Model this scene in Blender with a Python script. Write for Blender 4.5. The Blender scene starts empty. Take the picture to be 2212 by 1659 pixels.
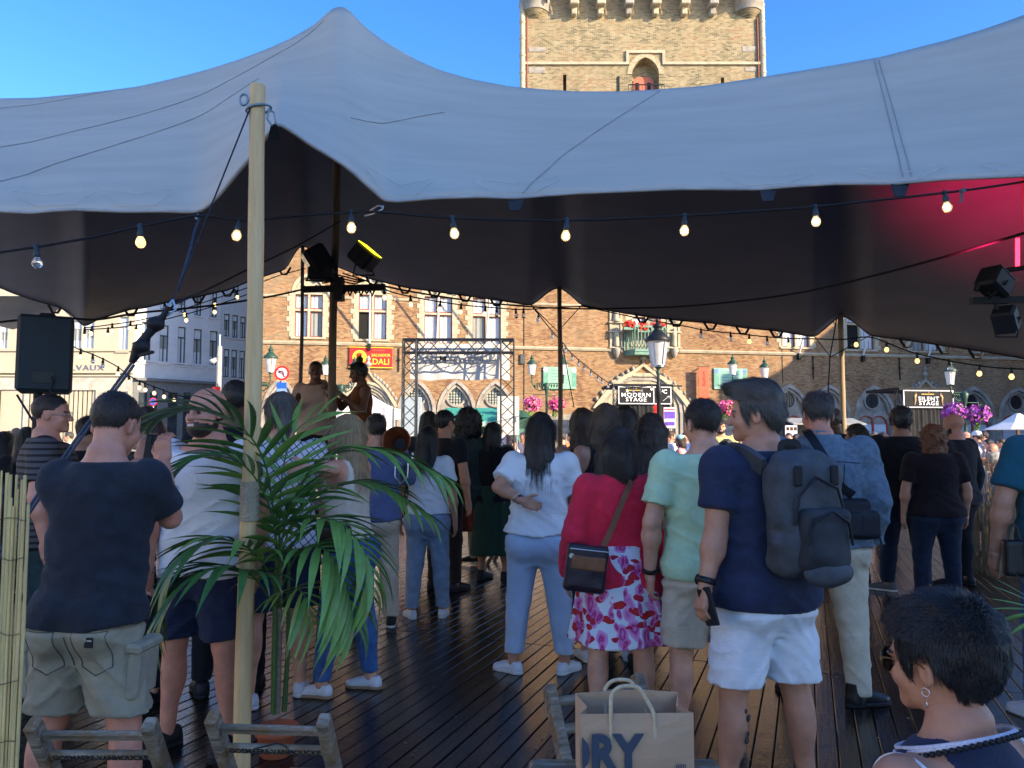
import bpy, bmesh, math, random
import numpy as np
from mathutils import Vector, Matrix
random.seed(11); RNG = np.random.default_rng(5)
SC = bpy.context.scene; COL = SC.collection
R = math.radians
# ------------------------------------------------------------------ camera
F = 1662.0; PITCH = math.atan(120.5 / F); CAMH = 1.55      # focal length in photo pixels (photo measured 2212 x 1659)
cd = bpy.data.cameras.new('camera'); cam = bpy.data.objects.new('camera', cd); COL.objects.link(cam)
cd.sensor_width = 36.0; cd.lens = F / 2212.0 * 36.0; cd.clip_start = 0.05; cd.clip_end = 900
cam.location = (0, 0, CAMH); cam.rotation_euler = (math.pi / 2 + PITCH, 0, 0); SC.camera = cam
# ------------------------------------------------------------------ sky, sun, exposure
SUN_AZ, SUN_EL = R(56), R(22)           # sun behind the camera, to the right
SUN = Vector((math.sin(SUN_AZ) * math.cos(SUN_EL), -math.cos(SUN_AZ) * math.cos(SUN_EL), math.sin(SUN_EL)))
wd = bpy.data.worlds.new('World'); SC.world = wd; wd.use_nodes = True
nt = wd.node_tree; bg = nt.nodes['Background']
sky = nt.nodes.new('ShaderNodeTexSky'); sky.sky_type = 'NISHITA'; sky.sun_disc = False
sky.sun_elevation = SUN_EL; sky.sun_rotation = math.pi - SUN_AZ
sky.air_density = 0.85; sky.dust_density = 0.4; sky.ozone_density = 3.0
hs = nt.nodes.new('ShaderNodeHueSaturation'); hs.inputs['Saturation'].default_value = 1.26; hs.inputs['Hue'].default_value = .509; nt.links.new(sky.outputs[0], hs.inputs['Color']); nt.links.new(hs.outputs[0], bg.inputs[0]); bg.inputs[1].default_value = 0.115
sl = bpy.data.lights.new('sun', 'SUN'); sl.energy = 2.75; sl.angle = R(0.5); sl.color = (1.0, 0.80, 0.56)
so = bpy.data.objects.new('sun', sl); COL.objects.link(so); so.location = (20, -20, 40)
so.rotation_euler = (-SUN).to_track_quat('-Z', 'Y').to_euler()
vs = SC.view_settings; vs.view_transform = 'Standard'; vs.look = 'None'; vs.gamma = 1; vs.use_curve_mapping = False
vs.exposure = 1.9
# ------------------------------------------------------------------ measuring: photo pixel -> place
CP, SP = math.cos(PITCH), math.sin(PITCH)
def ray(px, py):
    cx, cy = (px - 1106.0) / F, (829.5 - py) / F
    return Vector((cx, CP - cy * SP, SP + cy * CP))
def at(px, py, d):                       # the point seen at a pixel, d metres ahead
    r = ray(px, py); return Vector((0, 0, CAMH)) + r * (d / r.y)
def on_ground(px, py, z=0.0):
    r = ray(px, py); return Vector((0, 0, CAMH)) + r * ((z - CAMH) / r.z)
class Plane:                             # an upright wall plane: origin (x, y), yaw; local x along the wall, local y into it
    def __init__(s, x, y, yaw): s.o = Vector((x, y, 0)); s.yaw = yaw; s.t = Vector((math.cos(yaw), math.sin(yaw), 0)); s.n = Vector((-math.sin(yaw), math.cos(yaw), 0))
    def uz(s, px, py, off=0.0):
        r = ray(px, py); c = Vector((0, 0, CAMH)); k = ((s.o + s.n * off - c).dot(s.n)) / r.dot(s.n); p = c + r * k
        return (p - s.o).dot(s.t), p.z
# ------------------------------------------------------------------ objects
def tag(o, label=None, cat=None, group=None, kind=None):
    if label: o['label'] = label
    if cat: o['category'] = cat
    if group: o['group'] = group
    if kind: o['kind'] = kind
    return o
def empty(name, loc=(0, 0, 0), rz=0, parent=None):
    o = bpy.data.objects.new(name, None); COL.objects.link(o); o.location = loc; o.rotation_euler = (0, 0, rz); o.empty_display_size = .1
    if parent: o.parent = parent
    return o
def link(name, me, parent=None, loc=(0, 0, 0), rot=(0, 0, 0)):
    o = bpy.data.objects.new(name, me); COL.objects.link(o); o.location = loc; o.rotation_euler = rot
    if parent: o.parent = parent
    return o
def copy_tree(o, parent=None):
    c = o.copy(); COL.objects.link(c); c.parent = parent
    for ch in list(o.children): copy_tree(ch, c)
    return c
class MB:
    def __init__(s): s.v = []; s.f = []; s.m = []; s.sm = []
    def add(s, vs, fs, m=0, smooth=False):
        b = len(s.v); s.v.extend([tuple(v) for v in vs])
        for f in fs: s.f.append(tuple(b + i for i in f)); s.m.append(m); s.sm.append(smooth)
        return s
    def box(s, x0, x1, y0, y1, z0, z1, m=0, mat=None):
        vs = [Vector(p) for p in ((x0,y0,z0),(x1,y0,z0),(x1,y1,z0),(x0,y1,z0),(x0,y0,z1),(x1,y0,z1),(x1,y1,z1),(x0,y1,z1))]
        if mat is not None: vs = [mat @ v for v in vs]
        return s.add(vs, [(0,3,2,1),(4,5,6,7),(0,1,5,4),(1,2,6,5),(2,3,7,6),(3,0,4,7)], m)
    def bev(s, x0, x1, y0, y1, z0, z1, b=.01, m=0, mat=None):   # box with chamfered edges
        bm = bmesh.new(); bmesh.ops.create_cube(bm, size=1)
        for v in bm.verts: v.co = Vector(((x0+x1)/2+v.co.x*(x1-x0), (y0+y1)/2+v.co.y*(y1-y0), (z0+z1)/2+v.co.z*(z1-z0)))
        bmesh.ops.bevel(bm, geom=bm.edges[:], offset=b, segments=1, affect='EDGES')
        if mat is not None: bm.transform(mat)
        bm.verts.index_update(); s.add([v.co.copy() for v in bm.verts], [[v.index for v in f.verts] for f in bm.faces], m); bm.free(); return s
    def bar(s, a, b, w, h=None, m=0, up=(0, 0, 1)):
        a, b = Vector(a), Vector(b); h = w if h is None else h; d = (b - a)
        L = d.length; d.normalize(); u = Vector(up)
        if abs(d.dot(u)) > .98: u = Vector((1, 0, 0))
        x = d.cross(u).normalized(); y = x.cross(d)
        M_ = Matrix((x, d, y)).transposed().to_4x4(); M_.translation = a
        return s.box(-w/2, w/2, 0, L, -h/2, h/2, m, M_)
    def tube(s, pts, r, n=8, m=0, cap=True, smooth=True):
        pts = [Vector(p) for p in pts]; k = len(pts); rs = r if hasattr(r, '__len__') else [r] * k
        vs = []; prev = None
        for i, p in enumerate(pts):
            t = (pts[min(i+1, k-1)] - pts[max(i-1, 0)]).normalized()
            if prev is None: u = t.orthogonal().normalized()
            else: u = (prev - t * prev.dot(t)).normalized()
            prev = u; w = t.cross(u)
            for j in range(n):
                a = 2 * math.pi * j / n; vs.append(p + (u * math.cos(a) + w * math.sin(a)) * rs[i])
        fs = [(i*n+j, i*n+(j+1) % n, (i+1)*n+(j+1) % n, (i+1)*n+j) for i in range(k-1) for j in range(n)]
        s.add(vs, fs, m, smooth)
        if cap: s.add(vs[:n], [tuple(range(n))[::-1]], m); s.add(vs[-n:], [tuple(range(n))], m)
        return s
    def lathe(s, prof, n=16, c=(0, 0, 0), m=0, smooth=True, mat=None):
        vs = []
        for r_, z in prof:
            for j in range(n):
                a = 2*math.pi*j/n; v = Vector((c[0]+r_*math.cos(a), c[1]+r_*math.sin(a), c[2]+z)); vs.append(mat @ v if mat is not None else v)
        k = len(prof)
        s.add(vs, [(i*n+j, i*n+(j+1) % n, (i+1)*n+(j+1) % n, (i+1)*n+j) for i in range(k-1) for j in range(n)], m, smooth)
        s.add(vs[:n], [tuple(range(n))[::-1]], m); s.add(vs[-n:], [tuple(range(n))], m); return s
    def prism(s, poly, y0, y1, m=0, mat=None):                   # poly of (x, z), extruded along y
        n = len(poly); vs = [Vector((x, y0, z)) for x, z in poly] + [Vector((x, y1, z)) for x, z in poly]
        if mat is not None: vs = [mat @ v for v in vs]
        a = sum(poly[i][0]*poly[(i+1) % n][1]-poly[(i+1) % n][0]*poly[i][1] for i in range(n))
        fs = [tuple(range(n)), tuple(range(2*n-1, n-1, -1))] + [(i, i+n, (i+1) % n + n, (i+1) % n) for i in range(n)]
        if a < 0: fs = [f[::-1] for f in fs]
        return s.add(vs, fs, m)
    def strip(s, A, B, y0, y1, m=0, smooth=False):               # band between two (x,z) polylines, extruded along y
        for i in range(len(A)-1): s.prism([A[i], A[i+1], B[i+1], B[i]], y0, y1, m)
        return s
    def mesh(s, name, mats):
        me = bpy.data.meshes.new(name); me.from_pydata(s.v, [], s.f); me.update()
        for m in (mats if isinstance(mats, (list, tuple)) else [mats]): me.materials.append(m)
        if s.f:
            me.polygons.foreach_set('material_index', s.m); me.polygons.foreach_set('use_smooth', s.sm)
        return me
    def build(s, name, mats, parent=None, loc=(0, 0, 0), rot=(0, 0, 0)): return link(name, s.mesh(name, mats), parent, loc, rot)
def text_mesh(txt, size, depth=.004, bold=0.0, sx=1.0, align='CENTER'):
    cu = bpy.data.curves.new('t', 'FONT'); cu.body = txt; cu.size = size; cu.extrude = depth; cu.offset = bold; cu.align_x = align; cu.align_y = 'CENTER'; cu.resolution_u = 3; cu.space_character = 1.14 if sx > 1.2 else 1.0
    o = bpy.data.objects.new('t', cu); COL.objects.link(o); bpy.context.view_layer.update()
    me = bpy.data.meshes.new_from_object(o.evaluated_get(bpy.context.evaluated_depsgraph_get())); bpy.data.objects.remove(o)
    for v in me.vertices: v.co.x *= sx
    me.transform(Matrix.Rotation(math.pi/2, 4, 'X'))             # stands upright, faces -y
    return me
def text(name, txt, size, mt, parent, loc, rot=(0, 0, 0), bold=0.0, sx=1.0, depth=.004, mirror=False, align='CENTER'):
    me = text_mesh(txt, size, depth, bold, sx, align); me.materials.clear(); me.materials.append(mt)
    if mirror: me.transform(Matrix.Scale(-1, 4, (1, 0, 0))); me.flip_normals()
    return link(name, me, parent, loc, rot)
# ------------------------------------------------------------------ materials
def lin(c):                              # 0-255 display colour -> linear
    return tuple(((x/255)/12.92 if x/255 < .04045 else ((x/255+.055)/1.055)**2.4) for x in c)
def M(name, col, rough=.75, metal=0, var=.18, scale=6, bump=0., bscale=60, stretch=(1, 1, 1), col2=None, emit=None, estr=0, spec=.35, coat=0, hue=None, alpha=None, trans=0, bstretch=None, sheen=0, crease=0):
    m = bpy.data.materials.new(name); m.use_nodes = True; n = m.node_tree.nodes; L = m.node_tree.links; b = n['Principled BSDF']
    b.inputs['Roughness'].default_value = rough; b.inputs['Metallic'].default_value = metal; b.inputs['Specular IOR Level'].default_value = spec
    b.inputs['Coat Weight'].default_value = coat; b.inputs['Transmission Weight'].default_value = trans; b.inputs['Sheen Weight'].default_value = sheen
    tc = n.new('ShaderNodeTexCoord'); mp = n.new('ShaderNodeMapping'); mp.inputs['Scale'].default_value = stretch; L.new(tc.outputs['Object'], mp.inputs['Vector'])
    if var > 0 or col2:
        nz = n.new('ShaderNodeTexNoise'); nz.inputs['Scale'].default_value = scale; nz.inputs['Detail'].default_value = 6; nz.inputs['Roughness'].default_value = .6
        L.new(mp.outputs[0], nz.inputs['Vector']); rp = n.new('ShaderNodeValToRGB'); L.new(nz.outputs['Fac'], rp.inputs['Fac'])
        c2 = col2 if col2 else tuple(min(1, c*(1+var)) for c in col); c1 = col if col2 else tuple(c*(1-var) for c in col)
        rp.color_ramp.elements[0].position = .32; rp.color_ramp.elements[1].position = .68
        rp.color_ramp.elements[0].color = (*c1, 1); rp.color_ramp.elements[1].color = (*c2, 1); L.new(rp.outputs[0], b.inputs['Base Color'])
    else: b.inputs['Base Color'].default_value = (*col, 1)
    if bump > 0:
        bz = n.new('ShaderNodeTexNoise'); bz.inputs['Scale'].default_value = bscale; bz.inputs['Detail'].default_value = 4
        if bstretch:
            mp2 = n.new('ShaderNodeMapping'); mp2.inputs['Scale'].default_value = bstretch; L.new(tc.outputs['Object'], mp2.inputs['Vector']); L.new(mp2.outputs[0], bz.inputs['Vector'])
        else: L.new(mp.outputs[0], bz.inputs['Vector'])
        bp = n.new('ShaderNodeBump'); bp.inputs['Strength'].default_value = bump; bp.inputs['Distance'].default_value = .02
        L.new(bz.outputs['Fac'], bp.inputs['Height']); L.new(bp.outputs[0], b.inputs['Normal'])
    if crease:
        cn = n.new('ShaderNodeTexNoise'); cn.inputs['Scale'].default_value = 5.5; cn.inputs['Detail'].default_value = 5; cn.inputs['Distortion'].default_value = .7; cm_ = n.new('ShaderNodeMapping'); cm_.inputs['Scale'].default_value = (1, 1, 2.2); L.new(tc.outputs['Object'], cm_.inputs[0]); L.new(cm_.outputs[0], cn.inputs['Vector'])
        cr = n.new('ShaderNodeMath'); cr.operation = 'SUBTRACT'; L.new(cn.outputs['Fac'], cr.inputs[0]); cr.inputs[1].default_value = .5; ca = n.new('ShaderNodeMath'); ca.operation = 'ABSOLUTE'; L.new(cr.outputs[0], ca.inputs[0]); cp = n.new('ShaderNodeMath'); cp.operation = 'POWER'; L.new(ca.outputs[0], cp.inputs[0]); cp.inputs[1].default_value = .5
        b2 = n.new('ShaderNodeBump'); b2.inputs['Strength'].default_value = crease; b2.inputs['Distance'].default_value = .03; b2.invert = True; L.new(cp.outputs[0], b2.inputs['Height'])
        if bump > 0: L.new(bp.outputs[0], b2.inputs['Normal'])
        L.new(b2.outputs[0], b.inputs['Normal'])
    if emit: b.inputs['Emission Color'].default_value = (*emit, 1); b.inputs['Emission Strength'].default_value = estr
    return m
def brick_mat(name, cols, bw=.24, bh=.075, mortar=(.32, .27, .2), patch=.35, bump=.5, rough=.9, patch_cols=None):
    # brickwork in the wall's own x/z plane, with broad patches of other firing colours
    m = bpy.data.materials.new(name); m.use_nodes = True; n = m.node_tree.nodes; L = m.node_tree.links; b = n['Principled BSDF']; b.inputs['Roughness'].default_value = rough; b.inputs['Specular IOR Level'].default_value = .2
    tc = n.new('ShaderNodeTexCoord'); sp = n.new('ShaderNodeSeparateXYZ'); cb = n.new('ShaderNodeCombineXYZ'); L.new(tc.outputs['Object'], sp.inputs[0])
    ad = n.new('ShaderNodeMath'); ad.operation = 'ADD'; L.new(sp.outputs[0], ad.inputs[0]); L.new(sp.outputs[1], ad.inputs[1])
    L.new(ad.outputs[0], cb.inputs[0]); L.new(sp.outputs[2], cb.inputs[1])
    wz = n.new('ShaderNodeTexNoise'); wz.inputs['Scale'].default_value = 1.3; L.new(cb.outputs[0], wz.inputs['Vector'])
    wm = n.new('ShaderNodeMixRGB'); wm.blend_type = 'ADD'; wm.inputs[0].default_value = .05; L.new(cb.outputs[0], wm.inputs[1]); L.new(wz.outputs['Color'], wm.inputs[2])
    # per-brick tone: white noise over the brick cell
    dv = n.new('ShaderNodeVectorMath'); dv.operation = 'DIVIDE'; dv.inputs[1].default_value = (bw, bh, 1); L.new(wm.outputs[0], dv.inputs[0])
    s2 = n.new('ShaderNodeSeparateXYZ'); L.new(dv.outputs[0], s2.inputs[0])
    fl = n.new('ShaderNodeMath'); fl.operation = 'FLOOR'; L.new(s2.outputs[1], fl.inputs[0])
    hf = n.new('ShaderNodeMath'); hf.operation = 'MULTIPLY_ADD'; L.new(fl.outputs[0], hf.inputs[0]); hf.inputs[1].default_value = .5; L.new(s2.outputs[0], hf.inputs[2])
    fx = n.new('ShaderNodeMath'); fx.operation = 'FLOOR'; L.new(hf.outputs[0], fx.inputs[0])
    c2 = n.new('ShaderNodeCombineXYZ'); L.new(fx.outputs[0], c2.inputs[0]); L.new(fl.outputs[0], c2.inputs[1])
    wn = n.new('ShaderNodeTexWhiteNoise'); wn.noise_dimensions = '2D'; L.new(c2.outputs[0], wn.inputs['Vector'])
    pz = n.new('ShaderNodeTexNoise'); pz.inputs['Scale'].default_value = patch; pz.inputs['Detail'].default_value = 5; L.new(cb.outputs[0], pz.inputs['Vector'])
    mx = n.new('ShaderNodeMath'); mx.operation = 'MULTIPLY_ADD'; L.new(pz.outputs['Fac'], mx.inputs[0]); mx.inputs[1].default_value = 1.5; mx.inputs[2].default_value = -.62
    m3 = n.new('ShaderNodeMath'); m3.operation = 'MULTIPLY_ADD'; L.new(wn.outputs['Value'], m3.inputs[0]); m3.inputs[1].default_value = .8; L.new(mx.outputs[0], m3.inputs[2])
    rp = n.new('ShaderNodeValToRGB'); rp.color_ramp.interpolation = 'LINEAR'; L.new(m3.outputs[0], rp.inputs['Fac'])
    el = rp.color_ramp.elements; el.remove(el[-1]); el[0].position = 0; el[0].color = (*cols[0], 1)
    for i, c in enumerate(cols[1:]): e = el.new((i+1)/(len(cols)-1)); e.color = (*c, 1)
    # mortar
    def frac(sock, w):
        f = n.new('ShaderNodeMath'); f.operation = 'FRACT'; L.new(sock, f.inputs[0]); g = n.new('ShaderNodeMath'); g.operation = 'LESS_THAN'; L.new(f.outputs[0], g.inputs[0]); g.inputs[1].default_value = w; return g
    gx, gy = frac(hf.outputs[0], .06), frac(s2.outputs[1], .17)
    mm = n.new('ShaderNodeMath'); mm.operation = 'MAXIMUM'; L.new(gx.outputs[0], mm.inputs[0]); L.new(gy.outputs[0], mm.inputs[1])
    mc = n.new('ShaderNodeMixRGB'); L.new(mm.outputs[0], mc.inputs[0]); L.new(rp.outputs[0], mc.inputs[1]); mc.inputs[2].default_value = (*mortar, 1)
    # weather stains
    st = n.new('ShaderNodeTexNoise'); st.inputs['Scale'].default_value = .9; st.inputs['Detail'].default_value = 8; st.inputs['Roughness'].default_value = .7
    sm = n.new('ShaderNodeMapping'); sm.inputs['Scale'].default_value = (1.0, .35, 1); L.new(cb.outputs[0], sm.inputs['Vector']); L.new(sm.outputs[0], st.inputs['Vector'])
    sr = n.new('ShaderNodeValToRGB'); sr.color_ramp.elements[0].position = .3; sr.color_ramp.elements[0].color = (.72, .7, .66, 1); sr.color_ramp.elements[1].position = .62; sr.color_ramp.elements[1].color = (1, 1, 1, 1); L.new(st.outputs['Fac'], sr.inputs['Fac'])
    ml = n.new('ShaderNodeMixRGB'); ml.blend_type = 'MULTIPLY'; ml.inputs[0].default_value = 1; L.new(mc.outputs[0], ml.inputs[1]); L.new(sr.outputs[0], ml.inputs[2])
    L.new(ml.outputs[0], b.inputs['Base Color'])
    bp = n.new('ShaderNodeBump'); bp.inputs['Strength'].default_value = bump; bp.inputs['Distance'].default_value = .02; bp.invert = True
    L.new(mm.outputs[0], bp.inputs['Height']); L.new(bp.outputs[0], b.inputs['Normal'])
    return m
BRICK = brick_mat('hall_brick', [(.18, .085, .045), (.28, .14, .065), (.36, .20, .09), (.42, .27, .13), (.25, .175, .105)], patch=.3)
TBRICK = brick_mat('tower_brick', [(.14, .125, .08), (.25, .205, .12), (.34, .275, .16), (.41, .335, .20), (.32, .19, .10)], bw=.30, bh=.105, patch=.32, mortar=(.46, .39, .25))
STONE = M('pale_stone', (.45, .39, .27), .85, var=.2, scale=2.5, bump=.3, bscale=14)
GSTONE = M('grey_stone', (.33, .30, .25), .9, var=.3, scale=1.6, bump=.5, bscale=10)
GLASS = M('window_glass', (.035, .045, .055), .12, var=.5, scale=1.4, spec=.35)
REDF = M('oxblood_paint', (.28, .05, .04), .5, var=.15)
WHITEP = M('white_paint', (.74, .74, .70), .55, var=.06)
BLACK = M('matt_black', (.012, .012, .014), .6, var=.2)
IRON = M('black_iron', (.018, .02, .02), .45, .3, var=.25)
STEEL = M('galvanised_steel', (.45, .47, .48), .35, .9, var=.1)
GREENI = M('green_painted_iron', (.028, .075, .05), .42, var=.25)
LGLASS = M('lantern_glass', (.72, .68, .6), .2, var=.08, spec=.5)
ROPE = M('black_rope', (.014, .016, .022), .85, var=.3, scale=60, bump=.4, bscale=200)
# ------------------------------------------------------------------ ground and deck
def cobble_mat():
    m = M('cobbles', (.32, .29, .25), .7, var=.25, scale=.8); n = m.node_tree.nodes; L = m.node_tree.links; b = n['Principled BSDF']
    tc = n.new('ShaderNodeTexCoord'); vo = n.new('ShaderNodeTexVoronoi'); vo.feature = 'DISTANCE_TO_EDGE'; vo.inputs['Scale'].default_value = 7; L.new(tc.outputs['Object'], vo.inputs['Vector'])
    rp = n.new('ShaderNodeValToRGB'); rp.color_ramp.elements[1].position = .12; L.new(vo.outputs[0], rp.inputs[0])
    bp = n.new('ShaderNodeBump'); bp.inputs['Strength'].default_value = .7; L.new(rp.outputs[0], bp.inputs['Height']); L.new(bp.outputs[0], b.inputs['Normal']); return m
tag(MB().add([(-350, -350, -.16), (350, -350, -.16), (350, 350, -.16), (-350, 350, -.16)], [(0, 1, 2, 3)]).build('ground', cobble_mat()), 'cobbled market square ground running up to the buildings', None, None, 'structure')

def plank_mat(i, base):
    m = bpy.data.materials.new('deck_board_%s' % 'abcdef'[i]); m.use_nodes = True; n = m.node_tree.nodes; L = m.node_tree.links; b = n['Principled BSDF']
    tc = n.new('ShaderNodeTexCoord'); oi = n.new('ShaderNodeObjectInfo')
    ad = n.new('ShaderNodeVectorMath'); ad.operation = 'ADD'; L.new(tc.outputs['Object'], ad.inputs[0]); L.new(oi.outputs['Location'], ad.inputs[1])
    mp = n.new('ShaderNodeMapping'); mp.inputs['Scale'].default_value = (34, 1.6, 34); L.new(ad.outputs[0], mp.inputs[0])
    nz = n.new('ShaderNodeTexNoise'); nz.inputs['Scale'].default_value = 1.4; nz.inputs['Detail'].default_value = 9; nz.inputs['Roughness'].default_value = .65; L.new(mp.outputs[0], nz.inputs[0])
    wr = n.new('ShaderNodeTexNoise'); wr.inputs['Scale'].default_value = 3.2; wr.inputs['Detail'].default_value = 7; wr.inputs['Roughness'].default_value = .7; L.new(ad.outputs[0], wr.inputs[0])
    rp = n.new('ShaderNodeValToRGB'); e = rp.color_ramp.elements; e[0].position = .3; e[0].color = (*[c*.45 for c in base], 1); e[1].position = .75; e[1].color = (*[c*1.5 for c in base], 1); L.new(nz.outputs[0], rp.inputs[0])
    wrp = n.new('ShaderNodeValToRGB'); wrp.color_ramp.elements[0].position = .60; wrp.color_ramp.elements[1].position = .78; L.new(wr.outputs[0], wrp.inputs[0])
    mx = n.new('ShaderNodeMixRGB'); L.new(wrp.outputs[0], mx.inputs[0]); L.new(rp.outputs[0], mx.inputs[1]); mx.inputs[2].default_value = (.055, .047, .039, 1)
    L.new(mx.outputs[0], b.inputs['Base Color'])
    rr = n.new('ShaderNodeMapRange'); rr.inputs['To Min'].default_value = .09; rr.inputs['To Max'].default_value = .33; L.new(wr.outputs[0], rr.inputs[0]); L.new(rr.outputs[0], b.inputs['Roughness'])
    b.inputs['Specular IOR Level'].default_value = .75
    bp = n.new('ShaderNodeBump'); bp.inputs['Strength'].default_value = .4; bp.inputs['Distance'].default_value = .005; L.new(nz.outputs[0], bp.inputs['Height'])
    bp2 = n.new('ShaderNodeBump'); bp2.inputs['Strength'].default_value = .22; bp2.inputs['Distance'].default_value = .02; L.new(wr.outputs[0], bp2.inputs['Height']); L.new(bp.outputs[0], bp2.inputs['Normal']); L.new(bp2.outputs[0], b.inputs['Normal'])
    return m
PLANKS = [plank_mat(i, c) for i, c in enumerate([(.024, .017, .012), (.019, .014, .011), (.030, .020, .013), (.015, .012, .010)])]
DECK_YAW = -R(21)                        # boards run 21 degrees right of straight ahead
deck = empty('deck', (0, 0, 0), DECK_YAW); tag(deck, 'dark worn wooden deck of diagonal boards under the tent', None, None, 'structure')
MB().box(-11, 15, -1.2, 17.2, -.15, -.032).build('gap_shade_slab', M('deck_gap_shade', (.010, .009, .008), .9), deck)  # solid slab; shade in the board gaps is put into its dark colour
PW, SEAM = .10, [-1.1, 2.28, 5.64, 9.0, 12.36, 15.72, 17.2]
cands = []; mrot = Matrix.Rotation(DECK_YAW, 3, 'Z')
for si in range(len(SEAM)-1):
    for bi in range(-106, 146):
        p = mrot @ Vector((bi*PW+PW/2, (SEAM[si]+SEAM[si+1])/2, 0))
        near = [mrot @ Vector((bi*PW+PW/2, t, 0)) for t in np.linspace(SEAM[si], SEAM[si+1], 6)]
        vis = [q for q in near if q.y > 2.9 and abs(q.x) < .67*q.y+.1]
        cands.append((min(q.length for q in vis) if vis else 99+p.length, si, bi))
cands.sort()
pm = {}
def plank_mesh(L, k):
    key = (round(L, 2), k)
    if key not in pm:
        b = MB(); b.bev(-PW/2+.0028, PW/2-.0028, 0.004, L-.004, -.03, 0, .0035)
        for y in (.05, L*.25, L*.5, L*.75, L-.05):
            for x in (-.026, .026): q = .0035; b.add([(x-q, y-q, .0006), (x+q, y-q, .0006), (x+q, y+q, .0006), (x-q, y+q, .0006)], [(0, 1, 2, 3)], 1)
        pm[key] = b.mesh('plank', [PLANKS[k], IRON])
    return pm[key]
rest = MB()
for i, (dist, si, bi) in enumerate(cands):
    L_ = SEAM[si+1]-SEAM[si]; k = random.choice((0, 0, 1, 1, 2, 3)); dz = random.uniform(-.0022, .0012); tl = random.uniform(-.018, .018)
    if i < 300:
        link('plank', plank_mesh(L_, k), deck, (bi*PW+PW/2, SEAM[si], dz), (0, tl, 0))
    else:
        x0, x1 = bi*PW+.003, (bi+1)*PW-.003
        rest.add([(x0, SEAM[si]+.004, dz+tl*.04), (x1, SEAM[si]+.004, dz-tl*.04), (x1, SEAM[si+1]-.004, dz-tl*.04), (x0, SEAM[si+1]-.004, dz+tl*.04)], [(0, 1, 2, 3)], k)
tag(rest.build('far_planks', PLANKS, deck), kind='stuff')

# ------------------------------------------------------------------ the brick hall
HP = Plane(.113, 47.0, R(10.5))
hall = empty('market_hall', HP.o, HP.yaw); tag(hall, 'long orange brick gothic hall with pale stone windows and blind arches', 'building')
def wall_holes(mb, u0, u1, z0, z1, rects, depth, m=0, mr=0):
    us = sorted({u0, u1, *[c for r in rects for c in r[:2]]}); zs = sorted({z0, z1, *[c for r in rects for c in r[2:]]})
    us = [u for u in us if u0 <= u <= u1]; zs = [z for z in zs if z0 <= z <= z1]
    for i in range(len(us)-1):
        for j in range(len(zs)-1):
            a, b = (us[i]+us[i+1])/2, (zs[j]+zs[j+1])/2
            if any(r[0] < a < r[1] and r[2] < b < r[3] for r in rects): continue
            mb.add([(us[i], 0, zs[j]), (us[i+1], 0, zs[j]), (us[i+1], 0, zs[j+1]), (us[i], 0, zs[j+1])], [(0, 1, 2, 3)], m)
    for a, b, c, d in rects:
        mb.add([(a, 0, c), (b, 0, c), (b, 0, d), (a, 0, d), (a, depth, c), (b, depth, c), (b, depth, d), (a, depth, d)],
               [(0, 4, 5, 1), (1, 5, 6, 2), (2, 6, 7, 3), (3, 7, 4, 0), (4, 7, 6, 5)], mr)
def arch(cu, hw, zs, rise, n=8):
    r = (hw*hw+rise*rise)/(2*hw); pts = []
    th = math.asin(min(1, rise/r)) if r >= rise else math.pi/2
    if hw < rise or True:
        th = math.atan2(rise, r-hw)
        L_ = [(cu-hw + r - r*math.cos(th*i/n), zs + r*math.sin(th*i/n)) for i in range(n+1)]
    R_ = [(2*cu-x, z) for x, z in L_[:-1]][::-1]
    return L_ + R_
def spandrels(mb, cu, hw, zs, rise, y0, y1, m=0, top=None):
    a = arch(cu, hw, zs, rise); n = len(a)//2; top = top or zs+rise
    mb.prism(a[:n+1] + [(cu-hw, top)], y0, y1, m); mb.prism(a[n:] + [(cu+hw, top)], y0, y1, m)
ZA, ZS = 5.2, 3.2
ARCHES = [(606, 40), (900, 42), (986, 42), (1070, 42), (1705, 43), (1792, 43), (1888, 43), (2103, 44), (2200, 44)]
WINS = [(637, 697, 635, 728), (775, 835, 636, 733), (917, 977, 640, 742), (1021, 1082, 643, 746), (1366, 1428, 646, 745),
        (1690, 1748, 664, 750), (1829, 1888, 668, 755), (1968, 2027, 672, 758), (2095, 2150, 675, 760)]
PORTALS = [(795, 58, 5.0), (1389, 97, 5.75), (1998, 60, 5.0)]
rects = []; wl = []; al = []; pl = []
for px, h in ARCHES:
    u, _ = HP.uz(px, 850); hw = HP.uz(px+h, 850)[0]-u; al.append((u, hw)); rects.append((u-hw, u+hw, .55, ZA))
for x0, x1, y0, y1 in WINS:
    xm = (x0+x1)/2; ua, ub = HP.uz(x0, (y0+y1)/2)[0], HP.uz(x1, (y0+y1)/2)[0]; za, zb = HP.uz(xm, y1)[1], HP.uz(xm, y0)[1]
    wl.append((ua, ub, za, zb)); rects.append((ua-.2, ub+.2, za, zb+1.25))
for px, h, top in PORTALS:
    u, _ = HP.uz(px, 850); hw = HP.uz(px+h, 850)[0]-u; pl.append((u, hw, top)); rects.append((u-hw, u+hw, -.16, top))
UL, UR = HP.uz(548, 850)[0], 52.0
w = MB(); wall_holes(w, UL, UR, -.16, 15.5, rects, .4, 0, 1)
for u, hw in al: spandrels(w, u, hw, ZS, ZA-ZS, 0, .4, 0)
for a, b, c, d in wl: spandrels(w, (a+b)/2, (b-a)/2+.2, d+.05, 1.2, 0.003, .4, 0)
for u, hw, t in pl: spandrels(w, u, hw, 3.2, t-3.2, 0.003, .4, 0)
w.build('wall', [BRICK, GSTONE], hall)
b = MB(); b.box(UL, UR, .41, 16, -.16, 15.48); b.build('hall_body', BRICK, hall)
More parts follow.
